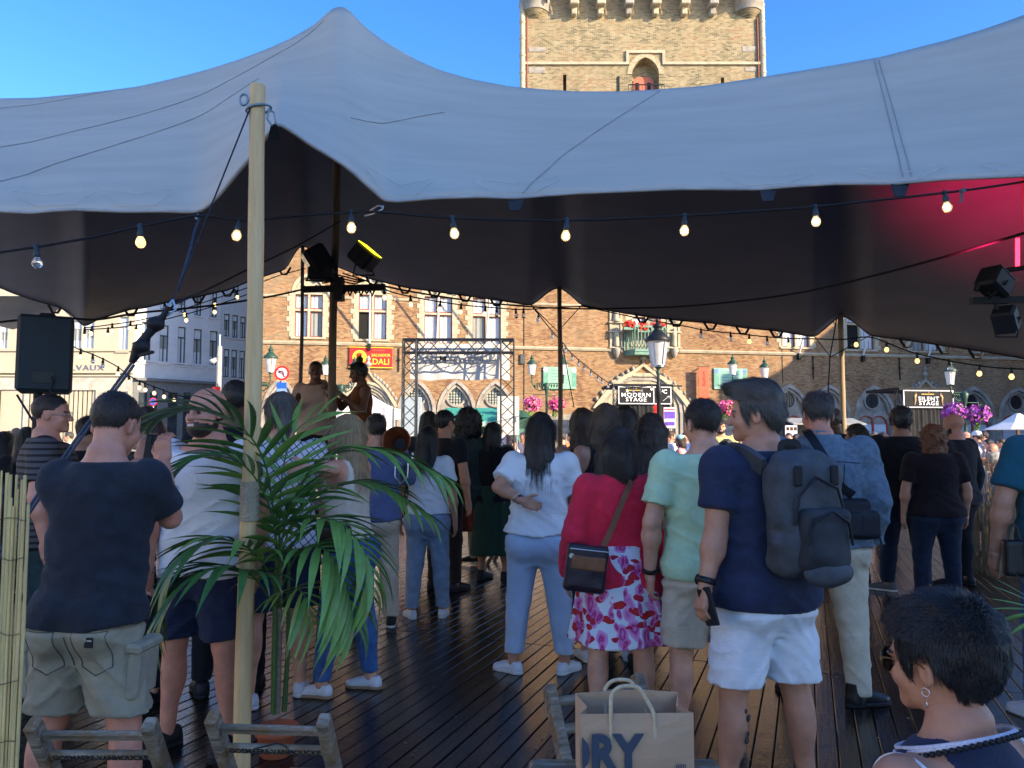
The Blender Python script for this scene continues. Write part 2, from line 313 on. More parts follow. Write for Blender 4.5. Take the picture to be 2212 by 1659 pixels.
r_ = MB(); r_.prism([(0, 15.5), (16.6, 15.5), (8.2, 21)], UL-.1, UR, 0, Matrix.Rotation(math.pi/2, 4, 'Z') @ Matrix.Scale(-1, 4, (0, 1, 0))); r_.build('roof', M('slate', (.05, .05, .06), .7), hall)
# string courses, broken where windows and balcony stand
def course(z, h, proj, u0, u1): return MB().prism([(0, z-h/2), (0, z+h/2), (-proj*.4, z+h/2), (-proj, z+h*.1), (-proj*.6, z-h/2)], u0, u1, 0, Matrix(((0, 1, 0, 0), (1, 0, 0, 0), (0, 0, 1, 0), (0, 0, 0, 1)))).build('string_course', STONE, hall)
ZC = 7.2; ub0, ub1 = HP.uz(1317, 749)[0], HP.uz(1467, 749)[0]
course(ZC, .2, .16, UL, ub0); course(ZC, .2, .16, ub1, UR)
edges = [UL]
for i, (a, b, c, d) in enumerate(wl): edges += [a-.42, b+.42]
edges += [UR]
for i in range(0, len(edges), 2):
    if edges[i+1]-edges[i] > .3: course(9.95, .14, .1, edges[i], edges[i+1])
vq = MB().bev(-.5, .5, -.5, .5, -.5, .5, .03).mesh('quoin', STONE)
def quoin(parent, u0, u1, z0, z1, me=None, proj=.03, y1=.12):
    o = link('quoin', me or vq, parent, ((u0+u1)/2, (y1-proj)/2, (z0+z1)/2)); o.scale = (u1-u0, y1+proj, z1-z0); return o
paneme = MB().add([(-.5, 0, -.5), (.5, 0, -.5), (.5, 0, .5), (-.5, 0, .5)], [(0, 1, 2, 3)]).mesh('pane', GLASS)
BLIND = M('pale_curtain', (.30, .32, .30), .9, var=.3, scale=14, stretch=(6, 1, .3))
OPENW = M('dark_interior', (.012, .012, .012), .9)
panecur = MB().add([(-.5, 0, -.5), (.5, 0, -.5), (.5, 0, .5), (-.5, 0, .5)], [(0, 1, 2, 3)]).mesh('pane', BLIND)
paneopen = MB().add([(-.5, 0, -.5), (.5, 0, -.5), (.5, 0, .5), (-.5, 0, .5)], [(0, 1, 2, 3)]).mesh('pane', OPENW)
def pane(parent, u0, u1, z0, z1, y, me=None):
    o = link('pane', me or paneme, parent, ((u0+u1)/2, y, (z0+z1)/2)); o.scale = (u1-u0, 1, z1-z0); return o
def sash(parent, u0, u1, z0, z1, y, mt, t=.05, bars=(2, 0), name='sash'):
    s = MB(); s.box(u0, u0+t, y-.04, y+.02, z0, z1); s.box(u1-t, u1, y-.04, y+.02, z0, z1); s.box(u0+t, u1-t, y-.037, y+.02, z1-t, z1); s.box(u0+t, u1-t, y-.037, y+.02, z0, z0+t*1.4)
    for i in range(bars[0]): x = u0+(u1-u0)*(i+1)/(bars[0]+1); s.box(x-.008, x+.008, y-.012, y+.005, z0+t, z1-t, 1)
    for i in range(bars[1]): z = z0+(z1-z0)*(i+1)/(bars[1]+1); s.box(u0+t, u1-t, y-.014, y+.005, z-.008, z+.008, 1)
    return s.build(name, [mt, IRON if mt is REDF else mt], parent)
for i, (a, b, c, d) in enumerate(wl):
    mu, tz = (a+b)/2, c+(d-c)*.63; s = MB()
    s.box(a-.2, a, -.03, .3, c, d+.05); s.box(b, b+.2, -.03, .3, c, d+.05); s.box(a-.21, b+.21, -.1, .3, c-.12, c); s.box(a, b, 0, .3, d-.02, d+.1)
    s.box(mu-.07, mu+.07, .02, .3, c, d-.02); s.box(a, mu-.07, .04, .3, tz-.06, tz+.06); s.box(mu+.07, b, .04, .3, tz-.06, tz+.06)
    o1, o2 = arch(mu, (b-a)/2+.2, d+.1, 1.13), arch(mu, (b-a)/2, d+.1, .95); s.strip(o1, o2, -.04, .22)
    for cu in ((a+mu)/2, (b+mu)/2):
        q1, q2 = arch(cu, (b-a)/4, d+.1, .62), arch(cu, (b-a)/4-.09, d+.1, .5); s.strip(q1, q2, .08, .24)
    s.prism([p for p in o2] , .25, .3)
    wo = s.build('window', STONE, hall)
    for j, (p, q, r1, r2) in enumerate(((a, mu-.07, c, tz-.06), (mu+.07, b, c, tz-.06), (a, mu-.07, tz+.06, d-.02), (mu+.07, b, tz+.06, d-.02))):
        op = (i == 1 and j == 0) or (i == 6 and j == 0)
        pane(wo, p, q, r1, r2, .24, paneopen if op else (panecur if (i*3+j) % 4 == 1 and j < 2 else None))
        if not op: sash(wo, p, q, r1, r2, .2, REDF, .055, (2, 0))
    zq = c; k = 0
    while zq < d-.1:
        for sgn, e in ((-1, a-.2), (1, b+.2)):
            ln = (.26 if (k+(sgn > 0)) % 2 else .12)+random.uniform(-.03, .03)
            u0, u1 = (e-ln, e) if sgn < 0 else (e, e+ln); quoin(wo, u0, u1, zq+.006, zq+.29, y1=.05)
        zq += .3; k += 1
# voussoir rings
def voussoirs(parent, cu, hwo, hwi, zs, ro, ri, y0, y1, n=6, mt=GSTONE):
    A, B = arch(cu, hwo, zs, ro, n), arch(cu, hwi, zs, ri, n)
    for i in range(len(A)-1):
        g = .012; q = MB(); jy = random.uniform(-.015, .015)
        a0, a1, b0, b1 = A[i], A[i+1], B[i], B[i+1]
        lerp = lambda p, q_, t: (p[0]+(q_[0]-p[0])*t, p[1]+(q_[1]-p[1])*t)
        q.prism([lerp(a0, a1, g), lerp(a0, a1, 1-g), lerp(b0, b1, 1-g), lerp(b0, b1, g)], y0+jy, y1).build('voussoir', mt, parent)
def ring(s, cu, cz, ro, ri, y0, y1, n=24, m=0):
    A = [(cu+ro*math.cos(2*math.pi*i/n), cz+ro*math.sin(2*math.pi*i/n)) for i in range(n+1)]; B = [(cu+ri*math.cos(2*math.pi*i/n), cz+ri*math.sin(2*math.pi*i/n)) for i in range(n+1)]
    return s.strip(A, B, y0, y1, m)
AWHITE = M('white_window_blind', (.62, .66, .68), .6, var=.08)
for i, (u, hw) in enumerate(al):
    s = MB(); s.box(u-hw, u+hw, .32, .39, .55, ZA-.3)
    for sg in (-1, 1):
        x0, x1 = sorted((u+sg*hw, u+sg*(hw-.2))); zz = .55
        s.box(x0, x1, -.03, .32, .55, ZS-.003)
    rc = 4.15; ring(s, u, rc, .62, .5, .2, .32)
    wa = arch(u, hw-.38, 2.55, .42, 5); s.strip(arch(u, hw-.2, 2.75, .5, 5), wa, .22, .32)
    ao = s.build('blind_arch', GSTONE, hall)
    voussoirs(ao, u, hw, hw-.2, ZS, ZA-ZS, ZA-ZS-.24, -.07, .3)
    voussoirs(ao, u, hw-.22, hw-.36, ZS, ZA-ZS-.28, ZA-ZS-.45, .06, .3, 5)
    MB().prism([(u+.5*math.cos(t*math.pi/12), rc+.5*math.sin(t*math.pi/12)) for t in range(24)], .3, .315).build('pane', M('oculus_glass', (.42, .44, .36) if i in (1, 2, 3) else (.05, .06, .07), .25, var=.3, scale=3), ao)
    g = MB()
    for t in range(-2, 3):
        k = math.sqrt(max(.01, .25-(t*.17)**2)); g.box(u+t*.17-.012, u+t*.17+.012, .26, .29, rc-k, rc+k); g.box(u-k, u+k, .262, .288, rc+t*.17-.012, rc+t*.17+.012)
    g.build('window_grille', IRON, ao)
    f = MB(); f.strip(wa, arch(u, hw-.46, 2.55, .34, 5), .2, .3); f.box(u-hw+.38, u-hw+.47, .2, .3, .6, 2.55); f.box(u+hw-.47, u+hw-.38, .2, .3, .6, 2.55); f.box(u-.06, u+.06, .2, .3, .6, 2.85); f.build('window_frame', M('red_window_paint', (.42, .05, .035), .5, var=.1), ao)
    for sg in (-1, 1):
        for k in range(4):
            x0, x1 = sorted((u+sg*.06, u+sg*(hw-.47))); pane(ao, x0, x1, .6+k*.5, 1.08+k*.5, .29, MB().add([(-.5, 0, -.5), (.5, 0, -.5), (.5, 0, .5), (-.5, 0, .5)], [(0, 1, 2, 3)]).mesh('pane', AWHITE) if i == 0 else None)
for o in [o for o in hall.children if o.name.startswith('blind_arch')]:
    for c_ in o.children:
        if c_.name.startswith('pane') and len(c_.data.polygons) == 1: c_.data.materials.clear(); c_.data.materials.append(AWHITE)
for i, (u, hw, t) in enumerate(pl):
    s = MB(); s.box(u-hw, u+hw, .05, .06, -.16, 0)
    po = s.build('portal', GSTONE, hall); zs = 3.2; rise = t-zs
    for k in range(4):
        ho = hw-.16*k*hw/1.7; hi = ho-.15*hw/1.7; f0 = rise*ho/hw; f1 = rise*hi/hw
        voussoirs(po, u, ho, hi, zs, f0, f1, -.1+.1*k, .36+.02*k, 6, GSTONE if k % 2 else STONE)
        for sg in (-1, 1): x0, x1 = sorted((u+sg*ho, u+sg*hi)); MB().box(x0, x1, -.1+.1*k, .36+.02*k, -.16, zs-.004).build('jamb', GSTONE, po)
    MB().prism(arch(u, hw*.62, zs, rise*.6)+[(u+hw*.62, -.16), (u-hw*.62, -.16)], .37, .385).build('dark_doorway', OPENW, po)
    # ogee hood rising to a finial, with crockets
    og = [(u+sg*hw*1.06*math.cos(a)**.9 if False else 0, 0) for sg in ()]
    hood = []
    for k in range(11):
        q = k/10; x = hw*1.1*(1-q); z = zs+.35+rise*(math.sin(q*math.pi/2)**.9)*.95+(.62*max(0, q-.72)/.28)**1.6*.9; hood.append((x, z))
    h = MB(); A = [(u-x, z) for x, z in hood]; B = [(u-x*.92, z-.16-.05*(i == 1)) for x, z in hood]
    h.strip(A, B, -.16, .1); h.strip([(2*u-x, z) for x, z in A], [(2*u-x, z) for x, z in B], -.16, .1); h.build('hood_mould', STONE, po)
    apex = hood[-1][1]
    fn = MB(); fn.lathe([(.02, -.2), (.09, 0), (.07, .2), (.2, .3), (.24, .4), (.1, .5), (.08, .6), (.16, .68), (.02, .95)], 10, (u, -.1, apex-.05)); fn.build('finial', GSTONE, po)
    for k in range(1, 9):
        for sg in (-1, 1):
            x, z = hood[k][0]*1.03, hood[k][1]+.06; c = MB(); c.lathe([(.02, -.1), (.11, -.02), (.13, .06), (.06, .16), (.01, .2)], 7, (u+sg*x, -.1, z)); c.build('crocket', GSTONE, po)
# blocks of stone plinth between the arches
spans = sorted([(u-hw, u+hw) for u, hw in al]+[(u-hw, u+hw) for u, hw, t in pl]); cur = UL
for a, b in spans+[(UR, UR)]:
    z = -.16; row = 0
    while z < 2.9 and a-cur > .15:
        hgt = random.choice((.36, .42, .48)); x = cur+.005
        while x < a-.05:
            wd_ = min(random.uniform(.5, 1.0), a-x)
            if a-x-wd_ < .25: wd_ = a-x
            quoin(hall, x+.006, x+wd_-.006, z+.006, z+hgt-.006, proj=.04, y1=.02).name = 'stone_block'; x += wd_
            if x > 36: break
        z += hgt; row += 1
    cur = b
for o in hall.children:
    if o.name.startswith('stone_block'): o.data = o.data
vqg = vq.copy(); vqg.materials.clear(); vqg.materials.append(GSTONE)
for o in hall.children:
    if o.name.startswith('stone_block'): o.data = vqg
for px, y0, y1 in ((862, 752, 803), (1755, 769, 820), (1941, 769, 821)):
    u, z1 = HP.uz(px, y0); _, z0 = HP.uz(px, y1); a = MB(); a.bar((u, -.06, z0), (u, -.06, z1), .07, .05); a.lathe([(.02, -.1), (.12, 0), (.02, .1)], 8, (u, -.06, (z0+z1)/2)); a.build('wall_anchor', IRON, hall)
for px, yb in ((1127, 689), (1680, 760), (2060, 700), (1145, 700)):     # thin rods and a grey junction box on the brick
    pass
u, z = HP.uz(1128, 776); MB().bev(u-.15, u+.15, -.14, 0, z-.3, z+.3, .02).build('junction_box', M('dark_grey_box', (.07, .08, .075), .5), hall)
u, z = HP.uz(1132, 800); MB().tube([(u, -.03, .5), (u, -.03, 11.5)], .018, 6).build('lightning_cable', IRON, hall)
u, z = HP.uz(1690, 800); MB().tube([(u, -.03, 5.3), (u, -.03, 11.5)], .018, 6).build('lightning_cable', IRON, hall)
# flag poles standing out from the wall
for i, (px, py) in enumerate(((798, 745), (942, 752), (1048, 756), (1723, 766), (1861, 770), (2001, 775))):
    u, z = HP.uz(px, py); fp = MB().tube([(u, -.1, z-.1), (u, -2.6, z+4.6)], [.062, .045], 10).build('flagpole', WHITEP, hall)
    MB().bev(u-.09, u+.09, -.3, 0, z-.35, z+.05, .02).build('pole_bracket', IRON, fp)
# balcony with carved pillars
GREENW = M('green_balcony_paint', (.16, .30, .22), .6, var=.2)
bu0, bz0 = HP.uz(1349, 762); bu1, bz1 = HP.uz(1436, 712); _, btop = HP.uz(1392, 708)
bal = MB(); plan = [(bu0, 0), (bu0+.35, -.95), (bu1-.35, -.95), (bu1, 0)]
def poly_slab(mb, plan, z0, z1, m=0, grow=0): 
    n = len(plan); vs = [(x, y-grow*(y < 0), z0) for x, y in plan]+[(x, y-grow*(y < 0), z1) for x, y in plan]
    mb.add(vs, [tuple(range(n))[::-1] if True else 0, tuple(range(n, 2*n))]+[(i, (i+1) % n, n+(i+1) % n, n+i) for i in range(n)], m)
poly_slab(bal, plan, bz0, bz0+.14, 0, .06); poly_slab(bal, plan, bz0-.2, bz0-.003, 0, .0); poly_slab(bal, plan, btop-.12, btop, 0, .03)
bo = bal.build('balcony', GREENW, hall)
for (xa, ya), (xb, yb) in zip(plan[:-1], plan[1:]):
    n = 9 if abs(xb-xa) > 1 else 5
    for k in range(n+1):
        t = k/n; wd_ = .09 if k in (0, n) else .045; MB().box(xa+(xb-xa)*t-wd_/2, xa+(xb-xa)*t+wd_/2, ya+(yb-ya)*t-wd_/2, ya+(yb-ya)*t+wd_/2, bz0+.142, btop-.122).build('baluster', GREENW, bo)
MB().box(bu0+.1, bu1-.1, -.02, .0, bz0+.2, btop+.2).build('balcony_back', GSTONE, bo)
for xa, xb in ((1317, 1343), (1441, 1467)):
    u0, z0 = HP.uz(xa, 778); u1, z1 = HP.uz(xb, 655); um = (u0+u1)/2; hwid = (u1-u0)/2
    p = MB(); p.box(u0, u0+.14, -.1, 0, z0+.5, z1); p.box(u1-.14, u1, -.1, 0, z0+.5, z1); p.box(u0+.14, u1-.14, -.03, 0, z0+.6, z1)
    for zz in (z0+.75, z0+1.75, z0+2.35): p.box(u0-.07, u1+.07, -.22, 0, zz, zz+.09)
    po = p.build('carved_niche', STONE, hall)
    MB().lathe([(.02, -.5), (.12, -.4), (.2, -.2), (.26, 0), (.22, .12)], 10, (um, -.16, z0+.62)).build('corbel', GSTONE, po)
    MB().lathe([(.16, 0), (.18, .2), (.15, .5), (.19, .75), (.13, .92), (.06, .96), (.1, 1.02), (.09, 1.16), (.01, 1.2)], 10, (um, -.16, z0+.86)).build('statue', STONE, po)
    MB().lathe([(.24, 0), (.27, .12), (.2, .22), (.17, .7), (.1, 1.0), (.14, 1.1), (.02, 1.5)], 8, (um, -.14, z0+2.44)).build('canopy', STONE, po)
# ------------------------------------------------------------------ the belfry tower behind the hall
TP = Plane(0, 53.0, 0)
tower = empty('belfry_tower', TP.o, 0); tag(tower, 'square medieval brick belfry tower rising behind the tent with corbelled parapet', 'tower')
tu0, tu1 = TP.uz(1128, 130)[0], TP.uz(1648, 130)[0]
dz = lambda px, py: TP.uz(px, py)
nu0, nz1 = dz(1365, 124); nu1, nz0 = dz(1424, 200); ncu = (nu0+nu1)/2
sl_ = [(dz(1220, 180)[0], dz(1220, 196)[1], dz(1220, 161)[1]), (dz(1561, 180)[0], dz(1561, 196)[1], dz(1561, 167)[1])]
w = MB(); wall_holes(w, tu0, tu1, 0, 42, [(nu0, nu1, nz0-2, nz1)]+[(u-.12, u+.12, a-1, b) for u, a, b in sl_], .9, 0, 1)
spandrels(w, ncu, (nu1-nu0)/2, nz1-1.25, 1.25, 0.003, .9, 0); w.build('wall', [TBRICK, TBRICK], tower)
MB().box(tu0, tu1, .92, 16.9, 0, 42).build('tower_body', TBRICK, tower)
ao = MB(); ao.strip(arch(ncu, (nu1-nu0)/2+.35, nz1-1.25, 1.6, 9), arch(ncu, (nu1-nu0)/2, nz1-1.25, 1.25, 9), -.04, .5); no = ao.build('niche', M('soldier_brick', (.42, .35, .22), .9, var=.35, scale=9), tower)
du0, dz1 = dz(1371, 158); du1, _ = dz(1416, 158); MB().prism(arch((du0+du1)/2, (du1-du0)/2, dz1-.45, .4, 6)+[(du1, nz0-1.5), (du0, nz0-1.5)], .6, .68).build('door', M('salmon_red_door', (.62, .16, .09), .55, var=.1), no)
for a, b in ((1375.5, 1383), (1401, 1409)):
    x0, z1 = dz(a, 171); x1, z0 = dz(b, 189); MB().box(x0, x1, .55, .605, z0, z1).build('door_window', OPENW, no)
x0, zb = dz(1355, 190); x1, _ = dz(1432, 190); rl = MB(); rl.bar((x0, -.5, zb), (x1, -.5, zb), .07); rl.bar((x0, -.5, zb-1), (x1, -.5, zb-1), .07)
for k in range(14): rl.bar((x0+(x1-x0)*k/13, -.5, zb-1), (x0+(x1-x0)*k/13, -.5, zb), .03)
rl.build('railing', IRON, tower)
cz = dz(1250, 138)[1]; h0, hz = dz(1352, 110); h1, _ = dz(1436, 110)
hm = MB(); hm.box(tu0-.08, h0, -.14, 0, cz-.09, cz+.09); hm.box(h1, tu1+.08, -.14, 0, cz-.09, cz+.09); hm.box(h0, h0+.2, -.14, 0, cz-.09, hz); hm.box(h1-.2, h1, -.14, 0, cz-.09, hz); hm.box(h0+.2, h1-.2, -.137, 0, hz-.2, hz); hm.build('string_course', STONE, tower)
for sgn, e in ((1, tu0), (-1, tu1)):                                     # corner stones
    z = 17; k = 0
    while z < 30:
        ln = random.uniform(.8, 1.25) if k % 3 == 0 else random.uniform(.35, .6); hgt = random.uniform(.3, .45)
        if k % 3 == 0:
            u0, u1 = sorted((e+sgn*.45, e+sgn*(.45+ln))); q = quoin(tower, u0, u1, z, z+hgt, proj=.03, y1=.02, me=vqg); q.name = 'corner_stone'
        z += hgt+.12; k += 1
    c = MB(); zz = 14; k = 0
    while zz < 31.5:
        c.lathe([(.2, 0), (.2, 1.1)], 10, (e+sgn*.02, -.06, zz)); c.lathe([(.23, 0), (.23, .14)], 10, (e+sgn*.02, -.06, zz+1.1)); zz += 1.24
    c.build('corner_shaft', STONE, tower)
    MB().tube([(e+sgn*.36, -.1, 14), (e+sgn*.36, -.1, 31.6)], .05, 6).build('drainpipe', M('rust_red_pipe', (.3, .09, .06), .6), tower)
    # corbelled round turret on the corner
    zt = dz(1150, 39)[1]+.95; t_ = MB(); t_.lathe([(.3, -1.0), (.9, -.6), (.98, -.3), (1.08, .1), (1.12, .35), (1.12, 6)], 24, (e-sgn*-.93, .3, zt)); t_.build('turret', TBRICK, tower)
    MB().lathe([(1.0, -.52), (1.1, -.05), (1.16, .02), (1.16, .30), (1.1, .36)], 24, (e+sgn*.93, .3, zt)).build('turret_corbel', GSTONE, tower)
zc = dz(1300, 26)[1]; cpx = [1182, 1239, 1296, 1356, 1414, 1475.6, 1536, 1594]; cu = [dz(p, 26)[0] for p in cpx]
par = MB(); par.box(tu0+2.4, tu1-2.4, -1.0, -.02, zc+2.75, zc+8); pr = par.build('parapet', TBRICK, tower)
for i in range(len(cu)):
    if 0 < i < len(cu)-1:
        c = MB(); c.bev(cu[i]-.32, cu[i]+.32, -.95, 0, zc+.1, zc+.42, .05); c.bev(cu[i]-.2, cu[i]+.2, -.5, 0, zc-.42, zc+.097, .06); c.build('corbel', STONE if i % 3 else GSTONE, tower)
    if i < len(cu)-1:
        m_, hw = (cu[i]+cu[i+1])/2, (cu[i+1]-cu[i])/2; a = MB(); spandrels(a, m_, hw-.003, zc+.43, 1.7, -.99, -.03, 0, zc+2.745); 
        a.strip(arch(m_, hw-.22, zc+.43, 1.5, 6), arch(m_, hw-.3, zc+.43, 1.42, 6), -1.03, -.9, 1); a.build('machicolation_arch', [TBRICK, REDF], tower)
for px, y0, y1 in ((1336, 166, 196),):
    u, z1 = dz(px, y0); MB().box(u-.06, u+.06, -.08, 0, z1-1.6, z1).build('wall_anchor', IRON, tower)

# ------------------------------------------------------------------ pale plastered houses on the left
PLASTER = M('pale_plaster', (.60, .61, .62), .85, var=.08, scale=1.2, bump=.1, bscale=20)
CREAM = M('cream_plaster', (.52, .46, .33), .85, var=.06, scale=1.2)
DFRAME = M('dark_window_frame', (.05, .06, .065), .4)
GREYP = M('light_grey_frame', (.45, .47, .48), .5)
SHOPST = M('shop_front_stone', (.52, .47, .38), .8, var=.25, scale=2.5)
SHOPG = M('grey_shop_front', (.16, .17, .18), .7, var=.2)
c0 = at(284, 900, 50.0)
def house(name, label, ox, oy, yaw, width, depth_, height, wallmat, specs, frame, extra=None):
    pln = Plane(ox, oy, yaw); h = empty(name, pln.o, yaw); tag(h, label, 'building')
    rc = []
    for (xa, xb, ya, yb) in specs:
        xm = (xa+xb)/2; u0, u1 = pln.uz(xa, (ya+yb)/2)[0], pln.uz(xb, (ya+yb)/2)[0]; rc.append((u0, u1, pln.uz(xm, yb)[1], pln.uz(xm, ya)[1]))
    w = MB(); u0, u1 = (0, width) if width > 0 else (width, 0)
    wall_holes(w, u0, u1, -.16, height, rc, .22); wo = w.build('wall', wallmat, h)
    MB().box(u0, u1, .23, depth_, -.16, height).build('house_body', wallmat, h)
    for i, (a, b, c, d) in enumerate(rc):
        s = MB(); s.box(a-.12, b+.12, -.1, .1, c-.12, c-.003); wd_ = s.build('window', wallmat, h)
        tz = c+(d-c)*.72; mu = (a+b)/2
        sash(wd_, a, b, c, d, .14, frame, .06, (0, 0)); f = MB(); f.box(a+.06, b-.06, .1, .16, tz-.04, tz+.04); f.box(mu-.03, mu+.03, .105, .16, c+.06, tz-.04); f.build('glazing_bar', frame, wd_)
        pane(wd_, a, b, c, tz, .18, None); pane(wd_, a, b, tz, d, .175, None)
        if i % 3 != 2:
            zb = c+(d-c)*(.38 if i % 2 else .3); pane(wd_, a+.07, b-.07, zb, tz-.05, .165, panecur).name = 'blind'
    if extra: extra(h, pln)
    return h
def ex_left(h, p):
    for y, t, pr in ((757, .1, .12), (804, .16, .3), (812, .1, .22)):
        z = p.uz(300, y)[1]; MB().box(-14, .02, -pr, 0, z-t/2, z+t/2).build('cornice', CREAM, h)
    z0 = p.uz(250, 940)[1]; z1 = p.uz(250, 815)[1]; z0 = -.1
    sf = MB(); ops = [(128, 207, 843), (236, 276, 846), (0, 52, 842), (64, 124, 842)]
    rr = [(p.uz(a, 900)[0], p.uz(b, 900)[0], -.1, p.uz((a+b)/2, y)[1]) for a, b, y in ops]
    sfw = MB(); wall_holes(sfw, -14, 0, -.1, z1, rr, .3, 0, 1); o = sfw.build('shop_front', [SHOPST, OPENW], h, (0, -.12, 0))
    for k, (a, b, c, d) in enumerate(rr):
        if k == 0:
            lat = MB()
            for i in range(9): lat.box(a+(b-a)*i/8-.03, a+(b-a)*i/8+.03, .12, .16, 0, d)
            for j in range(14): lat.box(a, b, .121, .159, .2+j*.24, .3+j*.24)
            lat.build('roller_grille', GREYP, o)
        elif k in (2, 3):
            pane(o, a+.05, b-.05, .2, d-.05, .2, panecur)
            for q in range(5): MB().box(a+.3+(b-a-.8)*random.random(), a+.6+(b-a-.8)*random.random()*.2+.2, .14, .17, 0, 0).v
        else: pane(o, a, b, 0, d, .25)
    lx, lz = p.uz(175, 795)
    text('shop_lettering', 'DELVAUX', .5, M('grey_lettering', (.14, .14, .2), .5), h, (lx, -.02, lz), bold=.004, sx=1.25, depth=.02)
house('corner_shop_house', 'sunlit cream corner house with shop lettering on its frontage, far left', c0.x, c0.y, 0, -16, 9, 17, CREAM,
      [(152, 176, 692, 753), (178, 203, 692, 753), (256, 277, 684, 758), (-2, 16, 702, 753)], GREYP, ex_left)
def ex_right(h, p):
    z = p.uz(420, 788)[1]; MB().box(.0, 5.9, -.12, 0, z-.06, z+.06).build('cornice', PLASTER, h)
    z = p.uz(420, 825)[1]; MB().box(.02, 5.8, -.35, 0, z-.12, z+.06).build('awning_box', SHOPG, h)
    z1 = z-.12; MB().box(.02, 5.8, -.06, 0, -.1, z1).build('shop_front', SHOPG, h)
    for a, b in ((298, 316), (322, 338), (362, 382), (395, 410), (425, 445), (450, 462)):
        x0, x1 = p.uz(a, 870)[0], p.uz(b, 870)[0]; MB().box(x0, x1, -.09, -.061, 0, p.uz((a+b)/2, 848)[1]).build('shop_window', GLASS, h)
sp = [(305, 326, 695, 783), (345, 364, 702, 785), (384, 401, 706, 789), (418, 436, 711, 791), (453, 470, 715, 793)]
sp += [(347, 366, 618, 669), (386, 402, 618, 676), (420, 436, 624, 682), (454, 470, 610, 686)]
# the shaded side of the corner house: windows measured on its own plane
SPR = [(305.5+.1, 326, 695, 783)]
house('white_side_house', 'white plastered house side with tall dark windows beside the brick hall', c0.x+.01, c0.y+.01, R(49), 5.95, 9, 17, PLASTER,
      sp , DFRAME, ex_right)
c1 = at(471.5, 900, 50.0)
pe = Plane(c0.x+.01, c0.y+.01, R(49)); ue = pe.uz(471.5, 850)[0]; c1 = pe.o+pe.t*5.97
house('grey_back_house', 'grey plastered house further down the street with paired narrow windows', c1.x, c1.y, R(38), 9, 8, 17, M('blue_grey_plaster', (.46, .47, .48), .85, var=.08),
      [(484, 496, 678, 727), (502, 514, 681, 730), (519, 531, 684, 731), (483, 495, 754, 815), (500, 512, 756, 816), (517, 529, 758, 818), (506, 516, 618, 648)], DFRAME)
# unseen gabled houses added as blockers, their heights shaped to shade the tent
S2, N2 = Vector((math.sin(SUN_AZ), -math.cos(SUN_AZ), 0)), Vector((math.cos(SUN_AZ), math.sin(SUN_AZ), 0))
def shade_row_house(q0, q1, pdist, h, ridge, label, mt):
    m_ = Matrix((N2, -S2, Vector((0, 0, 1)))).transposed().to_4x4(); m_.translation = S2*pdist
    o = empty('shade_gabled_house', (0, 0, 0)); tag(o, label, 'building')
    b = MB(); b.prism([(q0, -.16), (q1, -.16), (q1, h), ((q0+q1)/2+.9, ridge), ((q0+q1)/2-.9, ridge), (q0, h)], -8, 0, 0, m_); b.build('wall', mt, o)
    for k in range(3):
        for z in (4.5, 8, 11.5, 15):
            if z+2 < h: x = q0+(q1-q0)*(k+.5)/3; f = MB(); f.box(x-.55, x+.55, .002, .03, z, z+2, 0, m_); f.build('window', GLASS, o)
    return o
for i, (a, b, p_, h, rg) in enumerate(((-16, -8, 34, 12, 15), (-8, -1.5, 34, 20, 22), (-1.5, 6, 34, 25, 26.5), (6, 11, 34, 21.5, 23), (11, 13.5, 34, 14, 15), (13.5, 20, 34, 12.5, 15))):
    shade_row_house(a, b, p_, h, rg, 'added gabled brick house number in the unseen row that shades the tent'.replace(' number', ['', ' painted ochre', ' tallest', ' second tallest', ' low', ' lowest'][i]), BRICK)
for i, (y0, y1, h, mt) in enumerate(((-34, -25, 15, CREAM), (-25, -17, 17, PLASTER), (-17, -8, 14, CREAM), (-8, 1, 18, PLASTER), (1, 9, 15, CREAM), (9, 18, 16, PLASTER), (18, 26, 14, CREAM))):  # unseen pale houses added at left to bounce warm sun into the shade
    o = empty('bounce_house', (-31, 0, 0)); tag(o, ('cream', 'white', 'low cream', 'tall white', 'narrow cream', 'broad white', 'last cream')[i]+' gabled house added out of view at left to bounce the evening sun', 'building'); b = MB(); qm = Matrix.Rotation(math.pi/2, 4, 'Z'); ym = (y0+y1)/2
    b.prism([(y0, -.16), (y1-.02, -.16), (y1-.02, h-4), (ym, h), (y0, h-4)], 0, 9, 0, qm); b.build('wall', mt, o)
    for k in range(3):
        for z in (1, 4.5, 8): f = MB(); x = y0+(y1-y0)*(k+.5)/3; f.box(x-.5, x+.5, -.03, -.002, z, z+2, 0, qm); f.build('window', GLASS, o)
b = MB(); m_ = Matrix((N2, -S2, Vector((0, 0, 1)))).transposed().to_4x4(); m_.translation = S2*12
ro = empty('stepped_gable_house', (0, 0, 0)); tag(ro, 'tall gabled house closing the right side of the square', 'building')
b.prism([(48.4, -.16), (48.4, 17.2), (49.3, 17.2), (49.3, 15.8), (51.5, 16.4), (57, 20.2), (62, 22.5), (70, 22.5), (70, -.16)], -6, 0, 0, m_); b.build('wall', BRICK, ro)
